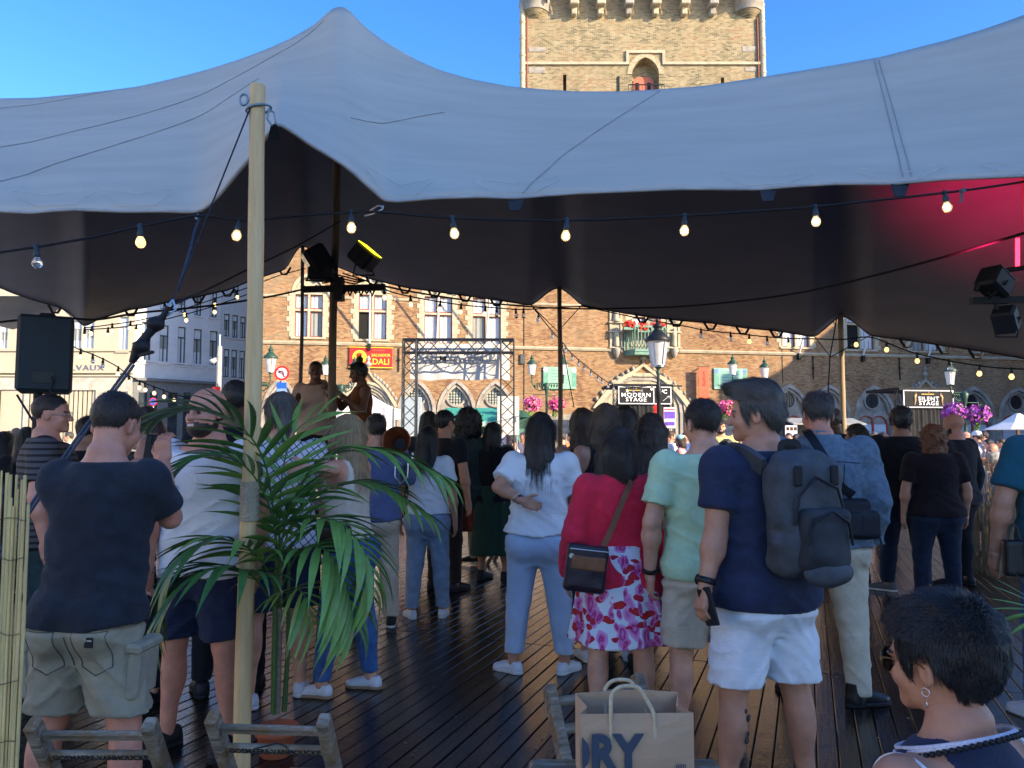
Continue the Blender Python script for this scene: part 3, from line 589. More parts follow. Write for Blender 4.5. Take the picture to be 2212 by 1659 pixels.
# ------------------------------------------------------------------ the stretch tent
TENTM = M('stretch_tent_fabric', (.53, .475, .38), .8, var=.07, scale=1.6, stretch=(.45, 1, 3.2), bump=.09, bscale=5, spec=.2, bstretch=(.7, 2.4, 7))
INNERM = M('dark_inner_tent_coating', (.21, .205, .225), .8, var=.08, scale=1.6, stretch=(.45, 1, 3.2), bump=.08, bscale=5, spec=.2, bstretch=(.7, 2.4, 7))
def lerp_tab(tab, x):
    return float(np.interp(x, [t[0] for t in tab], [t[1] for t in tab]))
def smooth_tab(tab, xs, k):
    y = np.interp(xs, [t[0] for t in tab], [t[1] for t in tab])
    if k > 1:
        ker = np.hanning(k+2)[1:-1]; ker /= ker.sum(); pad = np.pad(y, k//2, mode='edge'); y = np.convolve(pad, ker, 'valid')[:len(xs)]
    return y
FR = [(-700, 440), (-120, 452), (0, 456), (67, 460), (120, 455), (167, 453), (268, 457), (350, 456), (418, 458), (440, 452), (465, 432), (503, 386), (542, 341), (570, 303), (592, 278), (600, 268), (608, 270), (616, 275), (640, 291), (669, 312), (705, 333), (740, 355), (768, 378), (800, 407), (829, 432), (855, 435),
      (940, 428), (1036, 425), (1113, 428), (1170, 423), (1237, 418), (1350, 413), (1475, 408), (1638, 409), (1720, 402), (1806, 397), (1930, 397), (2040, 387), (2212, 380), (2400, 372), (2900, 350)]
FD = [(-700, 4.6), (0, 4.3), (430, 4.2), (600, 3.74), (830, 4.3), (1100, 4.7), (1650, 4.7), (2212, 4.3), (2900, 4.0)]
RI = [(-700, 175), (-300, 216), (0, 213), (75, 212), (150, 205), (225, 197), (300, 187), (375, 170), (450, 150), (520, 128), (580, 105), (635, 80), (680, 53), (705, 30), (720, 17), (735, 14), (750, 17), (766, 36), (790, 60), (820, 83), (850, 102), (900, 130), (950, 152), (1020, 172), (1100, 187), (1180, 194), (1250, 198), (1330, 198), (1400, 195), (1520, 186), (1650, 166), (1780, 145), (1900, 124), (2050, 86), (2130, 62), (2212, 33), (2290, 0), (2340, -25), (2400, 0), (2900, 160)]
RD = [(-700, 7.6), (735, 8.0), (2290, 6.6), (2900, 6.4)]
BK = [(-700, 560), (-60, 610), (0, 620), (27, 632), (75, 648), (129, 663), (152, 676), (168, 690), (183, 706), (196, 697), (211, 689), (247, 678), (283, 667), (309, 665), (366, 651), (428, 640), (492, 626), (540, 606), (576, 594), (614, 582), (621, 574), (640, 538), (655, 528), (672, 540), (700, 562), (740, 580), (770, 592), (805, 603), (875, 620), (939, 629), (1005, 638), (1073, 647), (1147, 659), (1160, 650), (1180, 633), (1197, 622), (1214, 622), (1235, 638), (1257, 659), (1320, 671), (1388, 682), (1461, 691), (1535, 697), (1605, 707), (1678, 714), (1760, 727), (1785, 706), (1808, 686), (1822, 681), (1845, 694), (1880, 724), (1960, 734), (2040, 746), (2110, 756), (2192, 770), (2300, 790), (2900, 860)]
BD = [(-700, 11), (183, 11.5), (655, 13.0), (1210, 12.5), (1820, 11.5), (2300, 9), (2900, 8)]
NX, NV1, NV2 = 330, 26, 30
xs = np.concatenate([np.linspace(-600, -40, 20), np.linspace(-30, 2250, NX), np.linspace(2262, 2700, 16)])
yF, dF = smooth_tab(FR, xs, 3), smooth_tab(FD, xs, 15); yR, dR = smooth_tab(RI, xs, 5), smooth_tab(RD, xs, 31); yB, dB = smooth_tab(BK, xs, 3), smooth_tab(BD, xs, 15)
vs, fs, nv = [], [], NV1+NV2+1
for i, x in enumerate(xs):
    f, r_, b = at(x, yF[i], dF[i]), at(x, yR[i], dR[i]), at(x, yB[i], dB[i])
    # cloth sags between the supports: quadratic curves meeting at the ridge
    peak = min(1, max(0, (190-yR[i])/170))
    m1 = f.lerp(r_, .52); m1.z -= .10+.42*peak; m2 = r_.lerp(b, .38); m2.z -= .15+.75*peak
    rim = f.copy(); 
    for k in range(NV1+1):
        t = k/NV1; p = f*(1-t)**2+m1*2*t*(1-t)+r_*t*t
        p.z += .010*math.sin(t*23+x*.011)*math.sin(x*.017)*max(0, 1-t*2.2); vs.append(p)
    for k in range(1, NV2+1):
        t = k/NV2; vs.append(r_*(1-t)**2+m2*2*t*(1-t)+b*t*t)
for i in range(len(xs)-1):
    for k in range(nv-1): a = i*nv+k; fs.append((a, a+nv, a+nv+1, a+1))
tent = empty('stretch_tent', (0, 8, 0)); tag(tent, 'large grey stretch tent canopy with a pointed peak covering the crowd', 'tent')
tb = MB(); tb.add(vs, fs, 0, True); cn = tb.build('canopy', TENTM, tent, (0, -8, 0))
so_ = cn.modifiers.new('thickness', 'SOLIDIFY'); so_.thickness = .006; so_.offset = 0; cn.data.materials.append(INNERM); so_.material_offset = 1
# hem along the front edge and stitched seams over the cloth
hem = MB(); hem.tube([at(x, yF[i], dF[i])+Vector((0, -.003, 0)) for i, x in enumerate(xs) if i > 10], .011, 6); hem.build('hem', M('pale_hem', (.42, .41, .39), .8), tent, (0, -8, 0))
hem = MB(); hem.tube([at(x, yB[i], dB[i]) for i, x in enumerate(xs) if i > 10], .016, 6); hem.build('hem', BLACK, tent, (0, -8, 0))
def tent_pt(x, t, lift=.006):
    i = max(0, min(len(xs)-2, int(np.searchsorted(xs, x))-1)); u = (x-xs[i])/(xs[i+1]-xs[i]); k = min(NV1-1, int(t*NV1)); fr = t*NV1-k; g = lambda i, k: Vector(vs[i*nv+k])
    return g(i, k).lerp(g(i, k+1), fr).lerp(g(i+1, k).lerp(g(i+1, k+1), fr), u)+Vector((0, -lift, lift))
SEAMM = M('seam_tape', (.37, .355, .33), .8)
for (xa, ta), (xb, tb_) in (((-20, .44), (700, .97)), ((-20, .16), (560, .72)), ((-20, .86), (240, .99)), ((1130, .02), (1425, .97)), ((760, .35), (960, .62))):
    s = MB(); s.tube([tent_pt(xa+(xb-xa)*k/40, ta+(tb_-ta)*k/40) for k in range(41)], .0035, 5); s.build('seam', SEAMM, tent, (0, -8, 0))
s = MB()
for dx in (0, 18): s.tube([tent_pt(1950-62*(k/30)**1.0+dx*(1-k/60), .05+.93*k/30) for k in range(31)], .0028, 5)
s.build('seam', SEAMM, tent, (0, -8, 0))
# reinforcement patches and webbing tabs on the near edge
PATCH = M('reinforcement_patch', (.55, .53, .48), .75)
for xc, hw in ((1113, 95), (1655, 100), (1945, 95), (2205, 90), (865, 70), (120, 90), (300, 80)):
    s = MB(); P_ = [tent_pt(xc-hw, .085, .012), tent_pt(xc-hw*.45, .012, .012), tent_pt(xc+hw*.45, .012, .012), tent_pt(xc+hw, .085, .012)]
    s.tube(P_, .0022, 5); s.tube([P_[0]+Vector((0, 0, .02)), tent_pt(xc, .075, .012), P_[3]+Vector((0, 0, .02))], .0022, 5); s.build('patch_stitching', PATCH, tent, (0, -8, 0))
for xc in (1113, 1660, 1945):
    i = int(np.argmin(np.abs(xs-xc))); p = at(xc, yF[i], dF[i]); s = MB()
    s.add([p+Vector((-.055, 0, -.005)), p+Vector((.055, 0, -.005)), p+Vector((.03, .01, -.075)), p+Vector((-.03, .01, -.075)), p+Vector((-.055, .012, -.005)), p+Vector((.055, .012, -.005)), p+Vector((.03, .022, -.075)), p+Vector((-.03, .022, -.075))], [(0, 3, 2, 1), (4, 5, 6, 7), (0, 1, 5, 4), (1, 2, 6, 5), (2, 3, 7, 6), (3, 0, 4, 7)]); s.build('webbing_tab', M('navy_webbing', (.03, .045, .07), .8), tent, (0, -8, 0))
for px in (120, 283, 366, 428, 492, 614, 805, 875, 939, 1005, 1073, 1388, 1461, 1535, 1605, 1678, 1960, 2040, 2110):
    i = int(np.argmin(np.abs(xs-px))); p = at(px, yB[i], dB[i]); s = MB(); a = .06
    s.tube([p+Vector((-.11, 0, .02)), p+Vector((-.04, 0, -.10)), p+Vector((.04, 0, -.10)), p+Vector((.11, 0, .02))], .02, 5); s.build('eyelet_tab', BLACK, tent, (0, -8, 0))
# a second, lower canopy at the far left
t2 = MB(); A = [(-80, 690), (-20, 700), (28, 712), (70, 700), (95, 690), (118, 676), (130, 664), (150, 682), (182, 706)]; 
v2 = []; 
for x, y in A:
    p = at(x, y, 15.5); q = at(x, min(y-30, 640), 12.2); v2 += [p, p.lerp(q, .5)+Vector((0, 0, -.06)), q]
t2.add(v2, [(3*i+k, 3*i+3+k, 3*i+4+k, 3*i+1+k) for i in range(len(A)-1) for k in range(2)], 0, True); o = t2.build('side_canopy', TENTM); so2 = o.modifiers.new('thickness', 'SOLIDIFY'); so2.thickness = .006
tag(o, 'low side canopy behind the loudspeaker at the far left', 'tent')

# ------------------------------------------------------------------ poles and guy lines
WOOD = M('bare_pole_wood', (.66, .43, .19), .65, var=.22, scale=3, stretch=(14, 14, 1), bump=.3, bscale=3, col2=(.78, .56, .28), bstretch=(30, 30, 1.5))
DWOOD = M('weathered_pole_wood', (.13, .085, .055), .75, var=.35, scale=3, stretch=(14, 14, 1), bump=.25, bscale=8)
JUTE = M('jute_rope', (.42, .36, .25), .9, var=.2, scale=60)
def pole(name, label, px, ytop, d, r0, r1, mt, extra=.0, zbot=0.0, wob=.006, grp=None):
    top = at(px, ytop, d); top.z += extra; pts, rs = [], []; n = 22
    ph = random.uniform(0, 6)
    for k in range(n+1):
        z = zbot+(top.z-zbot)*k/n; pts.append((wob*math.sin(z*2.1+ph)+.0*z, wob*math.cos(z*1.7+ph), z)); rs.append((r0+(r1-r0)*k/n)*(1+.03*math.sin(z*9+ph)))
    o = empty(name, (top.x, top.y, 0)); tag(o, label, 'pole', grp); MB().tube(pts, rs, 14).build('shaft', mt, o); return o, top
np_, ntop = pole('tent_pole', 'bare wooden tent pole in the foreground bound with rope, beside the palm', 560, 187, 3.72, .041, .037, WOOD)
b_ = MB(); z0 = at(560, 1125, 3.72).z; z1 = at(560, 1040, 3.72).z
n = 16
for k in range(n): b_.lathe([(.043, 0), (.0475, (z1-z0)/n*.5), (.043, (z1-z0)/n)], 16, (0.003, 0, z0+(z1-z0)*k/n))
b_.build('rope_binding', JUTE, np_)
knot = lambda p, r=.03: MB().lathe([(.01, -r), (r, -r*.4), (r*1.1, r*.3), (.01, r)], 8, p)
# steel shackle round the pole head and the corner strap
GALV = M('shackle_steel', (.22, .30, .34), .35, .85, var=.15)
zc_ = at(560, 236, 3.72).z; sh = MB(); sh.tube([(.052*math.cos(a)*1.15, .05*math.sin(a), zc_+.012*math.cos(a*1)) for a in np.linspace(0, 2*math.pi, 25)], .0065, 8)
sh.tube([(-.065+.02*math.cos(a), -.03, zc_+.035+.028*math.sin(a)) for a in np.linspace(0, 2*math.pi, 13)], .006, 6); sh.build('shackle', GALV, np_)
ap = at(592, 272, 3.70)-Vector((ntop.x, ntop.y, 0)); ck = MB(); c0_ = Vector((.055, -.01, zc_-.005))
ck.tube([c0_, c0_.lerp(ap, .35)+Vector((.015, 0, .012)), ap+Vector((.008, 0, .012)), ap+Vector((-.012, 0, 0)), c0_.lerp(ap, .45)+Vector((-.02, 0, -.01)), c0_], .0055, 6); ck.build('carabiner', GALV, np_)
MB().add([ap+Vector((-.016, 0, .006)), ap+Vector((.016, 0, .006)), ap+Vector((.03, .03, -.06)), ap+Vector((-.04, .03, -.06))], [(0, 3, 2, 1), (0, 1, 2, 3)]).build('corner_webbing', BLACK, np_)
def line_thing(name, label, cat, pts, r, mt, grp=None, n=6):
    o = MB().tube(pts, r, n).build(name, mt); tag(o, label, cat, grp); return o
# guy strap from the pole head down to the left, with its wrapped ratchet bundle
g = empty('guy_strap', on_ground(20, 1190)); tag(g, 'black guy strap with a taped ratchet bundle running down left from the near pole', 'strap'); gl = g.location
def gpt(x, y, d): return at(x, y, d)-gl
G = [gpt(541, 232, 3.69), gpt(415, 549, 3.6), gpt(371, 655, 3.56)]; s = MB()
for a, b in zip(G[:-1], G[1:]): s.bar(a, b, .018, .006)
s.build('webbing', M('navy_black_strap', (.012, .02, .035), .8), g)
bl = MB(); pth = [(364, 662), (352, 684), (335, 704), (318, 724), (300, 752), (284, 784)]; rr_ = [.010, .015, .024, .020, .031, .013]
bl.tube([gpt(x, y, 3.52) for x, y in pth], rr_, 9); bl.lathe([(.01, -.03), (.04, -.01), (.042, .02), (.01, .04)], 8, gpt(336, 703, 3.52)); bl.lathe([(.01, -.03), (.035, -.01), (.04, .02), (.01, .04)], 8, gpt(305, 752, 3.5)); bl.bar(gpt(300, 768, 3.5), gpt(330, 760, 3.48), .02, .012); bl.build('taped_ratchet', BLACK, g)
bl = MB(); bl.tube([gpt(373, 648, 3.55), gpt(358, 668, 3.53), gpt(352, 684, 3.53)], .005, 6); bl.tube([gpt(374, 648, 3.55), gpt(380, 668, 3.53), gpt(362, 682, 3.53), gpt(357, 676, 3.53)], .005, 6); bl.build('carabiner', M('pale_blue_carabiner', (.35, .5, .62), .4, .5), g)
s = MB(); s.tube([gpt(284, 784, 3.5), gpt(231, 856, 3.43), gpt(120, 1010, 3.3), gpt(20, 1160, 3.15), gpt(-60, 1280, 3.05)], .0065, 6); s.tube([gpt(290, 788, 3.5), gpt(238, 858, 3.43), gpt(127, 1014, 3.3), gpt(26, 1164, 3.15), gpt(-54, 1284, 3.05)], .0065, 6); s.build('guy_rope', M('grey_blue_rope', (.06, .075, .1), .8), g)
# second guy at the edge eyelet
line_thing('eyelet_strap', 'short strap with clip hanging from the left front edge of the tent', 'strap', [at(428, 462, 4.15), at(430, 476, 4.1), at(420, 500, 4.05), at(413, 530, 3.95), at(402, 570, 3.85), at(385, 625, 3.7)], .007, M('blue_black_strap', (.03, .05, .09), .7))
s = MB(); s.tube([at(421, 466, 4.12), at(424, 473, 4.12), at(432, 473, 4.12)], .006, 6); s.tube([at(425, 465, 4.12), at(438, 467, 4.12)], .006, 6); tag(s.build('edge_clip', STEEL), 'small silver clip on the tent edge left of the near pole', 'clip')
s = MB(); s.tube([at(788, 467, 4.3), at(806, 462, 4.28), at(826, 452, 4.26), at(828, 446, 4.27), at(818, 444, 4.28), at(800, 455, 4.3)], .007, 6); tag(s.build('carabiner', STEEL), 'silver carabiner at the tent edge right of the near pole', 'carabiner')
# inner and rear poles
p2, t2_ = pole('tent_pole', 'dark inner tent pole under the main peak carrying stage lamps', 732, 20, 8.0, .043, .038, DWOOD, -.06)
p3, t3_ = pole('tent_pole', 'dark right-hand tent pole carrying stage lamps at the picture edge', 2202, 34, 6.5, .046, .042, DWOOD, -.30)
p4, _ = pole('tent_pole', 'slim rear tent pole left of the stage lamps', 655, 530, 13.0, .035, .03, DWOOD)
p5, _ = pole('tent_pole', 'wooden rear tent pole in the middle, in front of the green information board', 1209, 620, 12.4, .042, .036, M('mid_pole_wood', (.20, .13, .075), .7, var=.3, scale=3, stretch=(14, 14, 1)))
p6, _ = pole('tent_pole', 'pale rear tent pole at the right notch of the canopy edge', 1815, 681, 11.4, .046, .04, M('pale_pole_wood', (.36, .27, .17), .7, var=.25, scale=3, stretch=(14, 14, 1)))
RO = M('thin_black_line', (.012, .012, .014), .8)
for lab, pts in (('left guy lines below the middle pole notch', [(1147, 659, 12.4), (1205, 716, 12.4), (1257, 659, 12.4)]), ('right guy lines below the right pole notch', [(1760, 727, 11.4), (1794, 771, 11.3), (1880, 724, 11.4)])):
    line_thing('guy_lines', lab, 'rope', [at(*p) for p in pts], .009, RO, None, 5)
line_thing('guy_lines', 'taut guy line dropping beside the right rear pole', 'rope', [at(1807, 690, 11.4), at(1793, 770, 11.2), at(1788, 860, 11), at(1784, 960, 10.9)], .009, RO)
line_thing('guy_lines', 'taut guy line dropping beside the middle rear pole', 'rope', [at(1214, 740, 12.4), at(1240, 880, 12.6)], .008, RO)
# red tube lamp and pink wash from the stage lamps by the right-hand pole
tl_ = MB(); a = at(2198, 575, 6.3); b2 = at(2198, 515, 6.3); tl_.tube([a, b2], .016, 8); o = tl_.build('red_tube_lamp', M('red_glow', (.8, .02, .03), .4, var=0, emit=(1, .02, .05), estr=2.2)); tag(o, 'glowing red tube lamp on the right-hand tent pole', 'lamp')
ld = bpy.data.lights.new('red_wash', 'SPOT'); ld.energy = 130; ld.color = (1, .02, .13); ld.spot_size = R(70); ld.spot_blend = 1; ld.shadow_soft_size = .08
lo = bpy.data.objects.new('red_wash', ld); COL.objects.link(lo); lo.location = at(2125, 600, 5.9); lo.rotation_euler = (at(2190, 400, 6.9)-lo.location).to_track_quat('-Z', 'Y').to_euler()

# ------------------------------------------------------------------ stage lamps
YEL = M('yellow_lamp_face', (.8, .75, .05), .4, var=0, emit=(1, .85, .02), estr=1.1)
def par_lamp(parent, c, aim, s=1.0, face=None):
    d = Vector(aim).normalized(); q = d.to_track_quat('Z', 'Y').to_matrix().to_4x4(); q.translation = Vector(c)
    o = MB().bev(-.13*s, .13*s, -.15*s, .15*s, -.12*s, .12*s, .03*s, 0, q).build('lamp_head', BLACK, parent)
    MB().box(-.115*s, .115*s, -.135*s, .135*s, .121*s, .128*s, 0, q).build('lens', face or M('dark_lens', (.03, .03, .04), .15), o)
    y = MB(); y.tube([q @ Vector((-.145*s, 0, 0)), q @ Vector((-.145*s, 0, -.02)), Vector(c)+Vector((-.13*s, 0, -.22*s)), Vector(c)+Vector((.13*s, 0, -.22*s)), q @ Vector((.145*s, 0, -.02)), q @ Vector((.145*s, 0, 0))], .012*s, 6); y.build('yoke', BLACK, o); return o
rig = empty('lamp_rig', (t2_.x, t2_.y, 0)); tag(rig, 'black lamp bar with two stage lamps, one lit yellow, on the inner pole', 'stage lights')
off = Vector((t2_.x, t2_.y, 0)); L8 = lambda x, y, d=7.85: at(x, y, d)-off
rb = MB(); rb.bar(L8(655, 625), L8(832, 620), .05, .06); rb.bar(L8(655, 629), L8(832, 624), .035, .03); rb.bar(L8(733, 600), L8(733, 650), .11, .09); rb.build('crossbar', BLACK, rig)
par_lamp(rig, L8(688, 563), (-.75, -.25, -.5), .95); par_lamp(rig, L8(786, 556), (.62, -.15, .75), .85, YEL)
jb = MB(); jb.bev(*[v for p in zip(L8(668, 606)-Vector((0, .1, 0)), L8(722, 578)+Vector((0, .1, 0))) for v in p], .02); jb.build('dimmer_pack', BLACK, rig)
cb = MB()
for k in range(6):
    x0 = 664+k*9; cb.tube([L8(x0, 600), L8(x0+14, 585+4*(k % 3)), L8(x0+34, 612-3*k), L8(732, 604)], .009, 5)
for k in range(6): cb.tube([L8(738+k*12, 624), L8(744+k*12, 634+(k % 2)*5), L8(750+k*12, 624)], .014, 5)
for k in range(4): cb.tube([L8(740, 590+6*k), L8(765, 598+5*k), L8(790, 606), L8(812, 618)], .008, 5)
cb.build('cable_loops', BLACK, rig)
rig2 = empty('lamp_rig', (t3_.x, t3_.y, 0)); tag(rig2, 'black lamp bar with hooded stage lamps on the right-hand pole', 'stage lights'); off2 = Vector((t3_.x, t3_.y, 0)); L9 = lambda x, y, d=5.7: at(x, y, d)-off2
rb = MB(); rb.bar(L9(2098, 650), L9(2260, 646), .05, .05); rb.build('crossbar', BLACK, rig2)
par_lamp(rig2, L9(2172, 690), (-.55, -.5, -.6), .6); par_lamp(rig2, L9(2148, 612), (.5, .2, .8), .7)
cb = MB(); cb.tube([L9(2108, 628), L9(2120, 602), L9(2150, 588), L9(2212, 578)], .02, 6); cb.tube([L9(2150, 650), L9(2156, 676), L9(2172, 690)], .016, 6)
for k in range(5): cb.tube([L9(2110+k*14, 618), L9(2122+k*14, 602+4*(k % 2)), L9(2136+k*12, 632), L9(2150, 648)], .012, 5)
cb.build('cable_loops', BLACK, rig2)

# ------------------------------------------------------------------ string lights
BULB_ON = M('lit_bulb_glass', (.5, .36, .17), .12, var=0, emit=(1, .62, .2), estr=.7, spec=.6)
BULB_OFF = M('clear_bulb_glass', (.85, .86, .86), .04, var=0, spec=.7, trans=.85)
FIL = M('filament', (1, .8, .4), .4, var=0, emit=(1, .72, .3), estr=4.5)
bulb_prof = [(.004, -.072), (.016, -.068), (.026, -.054), (.0285, -.04), (.024, -.024), (.015, -.008), (.014, .0)]
sockm = MB().lathe([(.014, -.008), (.019, -.004), (.019, .02), (.014, .028), (.013, .07), (.004, .074)], 10).mesh('socket', M('bulb_socket', (.03, .045, .055), .5))
bon = MB().lathe(bulb_prof, 12).mesh('bulb', BULB_ON); boff = MB().lathe(bulb_prof, 12).mesh('bulb', BULB_OFF); bfil = MB().lathe([(.004, -.056), (.011, -.05), (.011, -.03), (.004, -.022)], 8).mesh('filament', FIL)
BULB_GLOW = M('gold_bulb_glass', (.9, .8, .58), .04, var=0, emit=(1, .68, .3), estr=.05, spec=.6, trans=.85); bgl = MB().lathe(bulb_prof, 12).mesh('bulb', BULB_GLOW)
def catpath(ps):
    out = []
    P_ = [Vector(p) for p in ps]; P_ = [P_[0]*2-P_[1]]+P_+[P_[-1]*2-P_[-2]]
    for i in range(1, len(P_)-2):
        for k in range(8):
            t = k/8; p0, p1, p2_, p3_ = P_[i-1:i+3]; out.append(.5*((2*p1)+(p2_-p0)*t+(2*p0-5*p1+4*p2_-p3_)*t*t+(3*p1-p0-3*p2_+p3_)*t*t*t))
    out.append(P_[-2]); return out
def string(label, pix, d, bulbs, r=.006, s=1.0, n=None, grp='string lights under the tent', tilt=.15):
    o = empty('string_lights', at(pix[0][0], pix[0][1], d[0]) if isinstance(d, tuple) else at(pix[0][0], pix[0][1], d)); tag(o, label, 'string lights'); l0 = o.location.copy()
    dd = (lambda x: d) if not isinstance(d, tuple) else (lambda x: float(np.interp(x, [pix[0][0], pix[-1][0]] if pix[0][0] < pix[-1][0] else [pix[-1][0], pix[0][0]], d if pix[0][0] < pix[-1][0] else d[::-1])))
    pts = catpath([at(x, y, dd(x))-l0 for x, y in pix]); MB().tube(pts, r, 6).build('cable', RO, o)
    for bx in bulbs:
        x, mode = bx; tgt = at(x, 0, dd(x))
        # nearest cable point in the column of that bulb
        best = min(pts, key=lambda p: abs((p+l0).x/(p+l0).y-tgt.x/tgt.y)); e = link('socket', sockm, o, best+Vector((0, 0, -.055*s)), (random.uniform(-tilt, tilt), random.uniform(-tilt, tilt), 0)); e.scale = (s, s, s)
        b = link('bulb', {1: bon, 2: bgl, 0: boff}[mode], e)
        if mode: link('filament', bfil, b)
    return o
string('near string of large warm bulbs along the front edge of the tent', [(-60, 553), (0, 545), (93, 531), (200, 512), (304, 489), (430, 466), (527, 476), (640, 466), (740, 460), (818, 458), (980, 471), (1223, 476), (1478, 466), (1620, 457), (1745, 448), (1880, 434), (2028, 418), (2130, 405), (2240, 388)], (4.0, 4.35), [(104, 0), (318, 1), (527, 2), (762, 2), (980, 2), (1223, 2), (1478, 2), (1745, 2), (2028, 2)], .0065, .92)
MB_ = MB(); MB_.bar(at(2079, 408, 4.3), at(2075, 438, 4.3), .022, .006); MB_.bar(at(2077, 408, 4.3), at(2082, 416, 4.3), .03, .02); tag(MB_.build('cable_tag', M('grey_blue_tape', (.08, .11, .14), .5)), 'short strip of tape hanging from the near light cable at right', 'tape')
line_thing('power_cable', 'thick dark cable slung across the tent from the right-hand pole to the left', 'cable', catpath([at(x, y, d) for x, y, d in ((2230, 498, 5.6), (2050, 552, 6.5), (1870, 600, 7.5), (1700, 637, 8.5), (1500, 660, 9.5), (1350, 666, 10), (1209, 666, 10.3), (1050, 654, 10), (900, 632, 9), (830, 618, 8.2))]), .011, RO)
line_thing('power_cable', 'thick dark cable running left from the stage lamps past the near pole', 'cable', catpath([at(x, y, d) for x, y, d in ((655, 625, 7.9), (575, 642, 7.6), (440, 662, 7.3), (300, 676, 7), (212, 690, 6.8), (150, 688, 6.6), (60, 690, 6.5), (-40, 700, 6.4))]), .010, RO)
line_thing('power_cable', 'dark cable rising from the guy strap to the tent inside', 'cable', catpath([at(x, y, d) for x, y, d in ((380, 655, 3.6), (455, 622, 4.5), (540, 580, 5.5), (640, 532, 6.6), (735, 478, 7.8))]), .007, RO)
string('upper left string of small bulbs from the side canopy towards the stage lamps', [(183, 708), (226, 703), (300, 692), (366, 676), (420, 660), (480, 640), (545, 618), (600, 596), (660, 580)], (11.3, 12.6), [(196, 2), (226, 2), (266, 2), (303, 2), (374, 2), (421, 2), (486, 2), (528, 2)], .008, 1.05)
string('lower left string of small bulbs crossing in front of the pale houses', [(183, 712), (250, 708), (320, 698), (380, 684), (440, 668), (500, 648), (545, 632)], (11.0, 12.0), [(208, 2), (258, 2), (318, 2), (367, 2), (426, 2), (480, 2)], .008, 1.05)
string('sagging far left string of bulbs below the shop lettering', [(120, 706), (140, 735), (165, 752), (206, 768), (250, 790), (290, 818), (340, 838), (400, 858), (470, 872), (540, 878)], (10.5, 13), [(156, 2), (186, 2), (206, 2), (229, 0), (252, 0), (285, 2), (309, 2), (331, 2), (345, 2), (362, 2), (381, 2), (400, 2)], .008, 1.05)
string('middle string of dark bulbs from the lamp bar to the middle pole', [(812, 616), (850, 632), (900, 643), (950, 652), (1010, 660), (1060, 664), (1110, 668), (1146, 668), (1209, 664), (1257, 661)], (8.6, 12.2), [(840, 2), (895, 2), (954, 2), (997, 2), (1050, 2), (1073, 0), (1115, 0), (1132, 0)], .009, 1.05)
string('string of bulbs from the middle notch down to the central portal', [(1151, 664), (1165, 681), (1190, 712), (1217, 742), (1233, 762), (1262, 787), (1300, 817), (1330, 832), (1380, 836), (1424, 830)], (12.4, 20), [(1162, 0), (1190, 0), (1217, 0), (1232, 0), (1246, 0), (1258, 0), (1270, 0), (1284, 0), (1294, 0), (1305, 0), (1318, 0), (1345, 2), (1360, 0), (1378, 0), (1398, 2)], .01, 1.05)
string('right string of bulbs from the middle notch to the right notch', [(1257, 661), (1330, 677), (1400, 691), (1471, 703), (1528, 714), (1586, 720), (1650, 727), (1703, 731), (1760, 732)], (12.2, 11.3), [(1502, 0), (1560, 0), (1605, 1), (1640, 0), (1681, 1)], .009, 1.05)
string('right string of bulbs from the right notch to the picture edge', [(1760, 732), (1820, 733), (1876, 728), (1920, 742), (1960, 758), (2020, 773), (2082, 785), (2150, 794), (2220, 798)], (11.3, 9), [(1826, 1), (1889, 1), (1949, 1), (2015, 0), (2082, 1), (2151, 1)], .009, 1.05)
# ------------------------------------------------------------------ blossom clumps
def blossoms(n, rad, mats, wts, seed, size=.05, c=(0, 0, 0), zs=1.0, petal=5):
    rg = random.Random(seed); b = MB()
    for i in range(n):
        while True:
            p = Vector((rg.uniform(-1, 1), rg.uniform(-1, 1), rg.uniform(-1, 1)))
            if .25 < p.length < 1: break
        q = Vector((p.x*rad[0], p.y*rad[1], p.z*rad[2]*zs))+Vector(c); m = rg.choices(range(len(mats)), wts)[0]
        nrm = (p+Vector((rg.uniform(-.6, .6), rg.uniform(-.9, .3), rg.uniform(-.3, .7)))).normalized(); t = nrm.orthogonal().normalized(); s_ = nrm.cross(t); r_ = size*rg.uniform(.6, 1.3)
        if m == len(mats)-1: b.add([q-t*r_*1.3, q+s_*r_*.5, q+t*r_*1.3, q-s_*r_*.5], [(0, 1, 2, 3)], m)
        else:
            vs_ = [q-nrm*r_*.25]+[q+(t*math.cos(k*2*math.pi/petal)+s_*math.sin(k*2*math.pi/petal))*r_+nrm*r_*.2*(k % 2) for k in range(petal)]
            b.add(vs_, [(0, 1+k, 1+(k+1) % petal) for k in range(petal)], m)
    return b
PINK = [M('pink_petals', (.75, .08, .26), .7, var=.2), M('rose_petals', (.82, .22, .40), .7, var=.2), M('deep_pink_petals', (.55, .03, .16), .7), M('fresh_leaf', (.16, .26, .03), .6, var=.3)]
PURP = [M('purple_petals', (.36, .05, .40), .7, var=.2), M('mauve_petals', (.60, .16, .50), .7, var=.2), M('violet_petals', (.24, .03, .33), .7), PINK[3]]
REDP = [M('red_petals', (.72, .04, .02), .7, var=.2), M('scarlet_petals', (.8, .09, .03), .7), M('dark_red_petals', (.45, .02, .02), .7), M('geranium_leaf', (.10, .20, .04), .6, var=.3)]
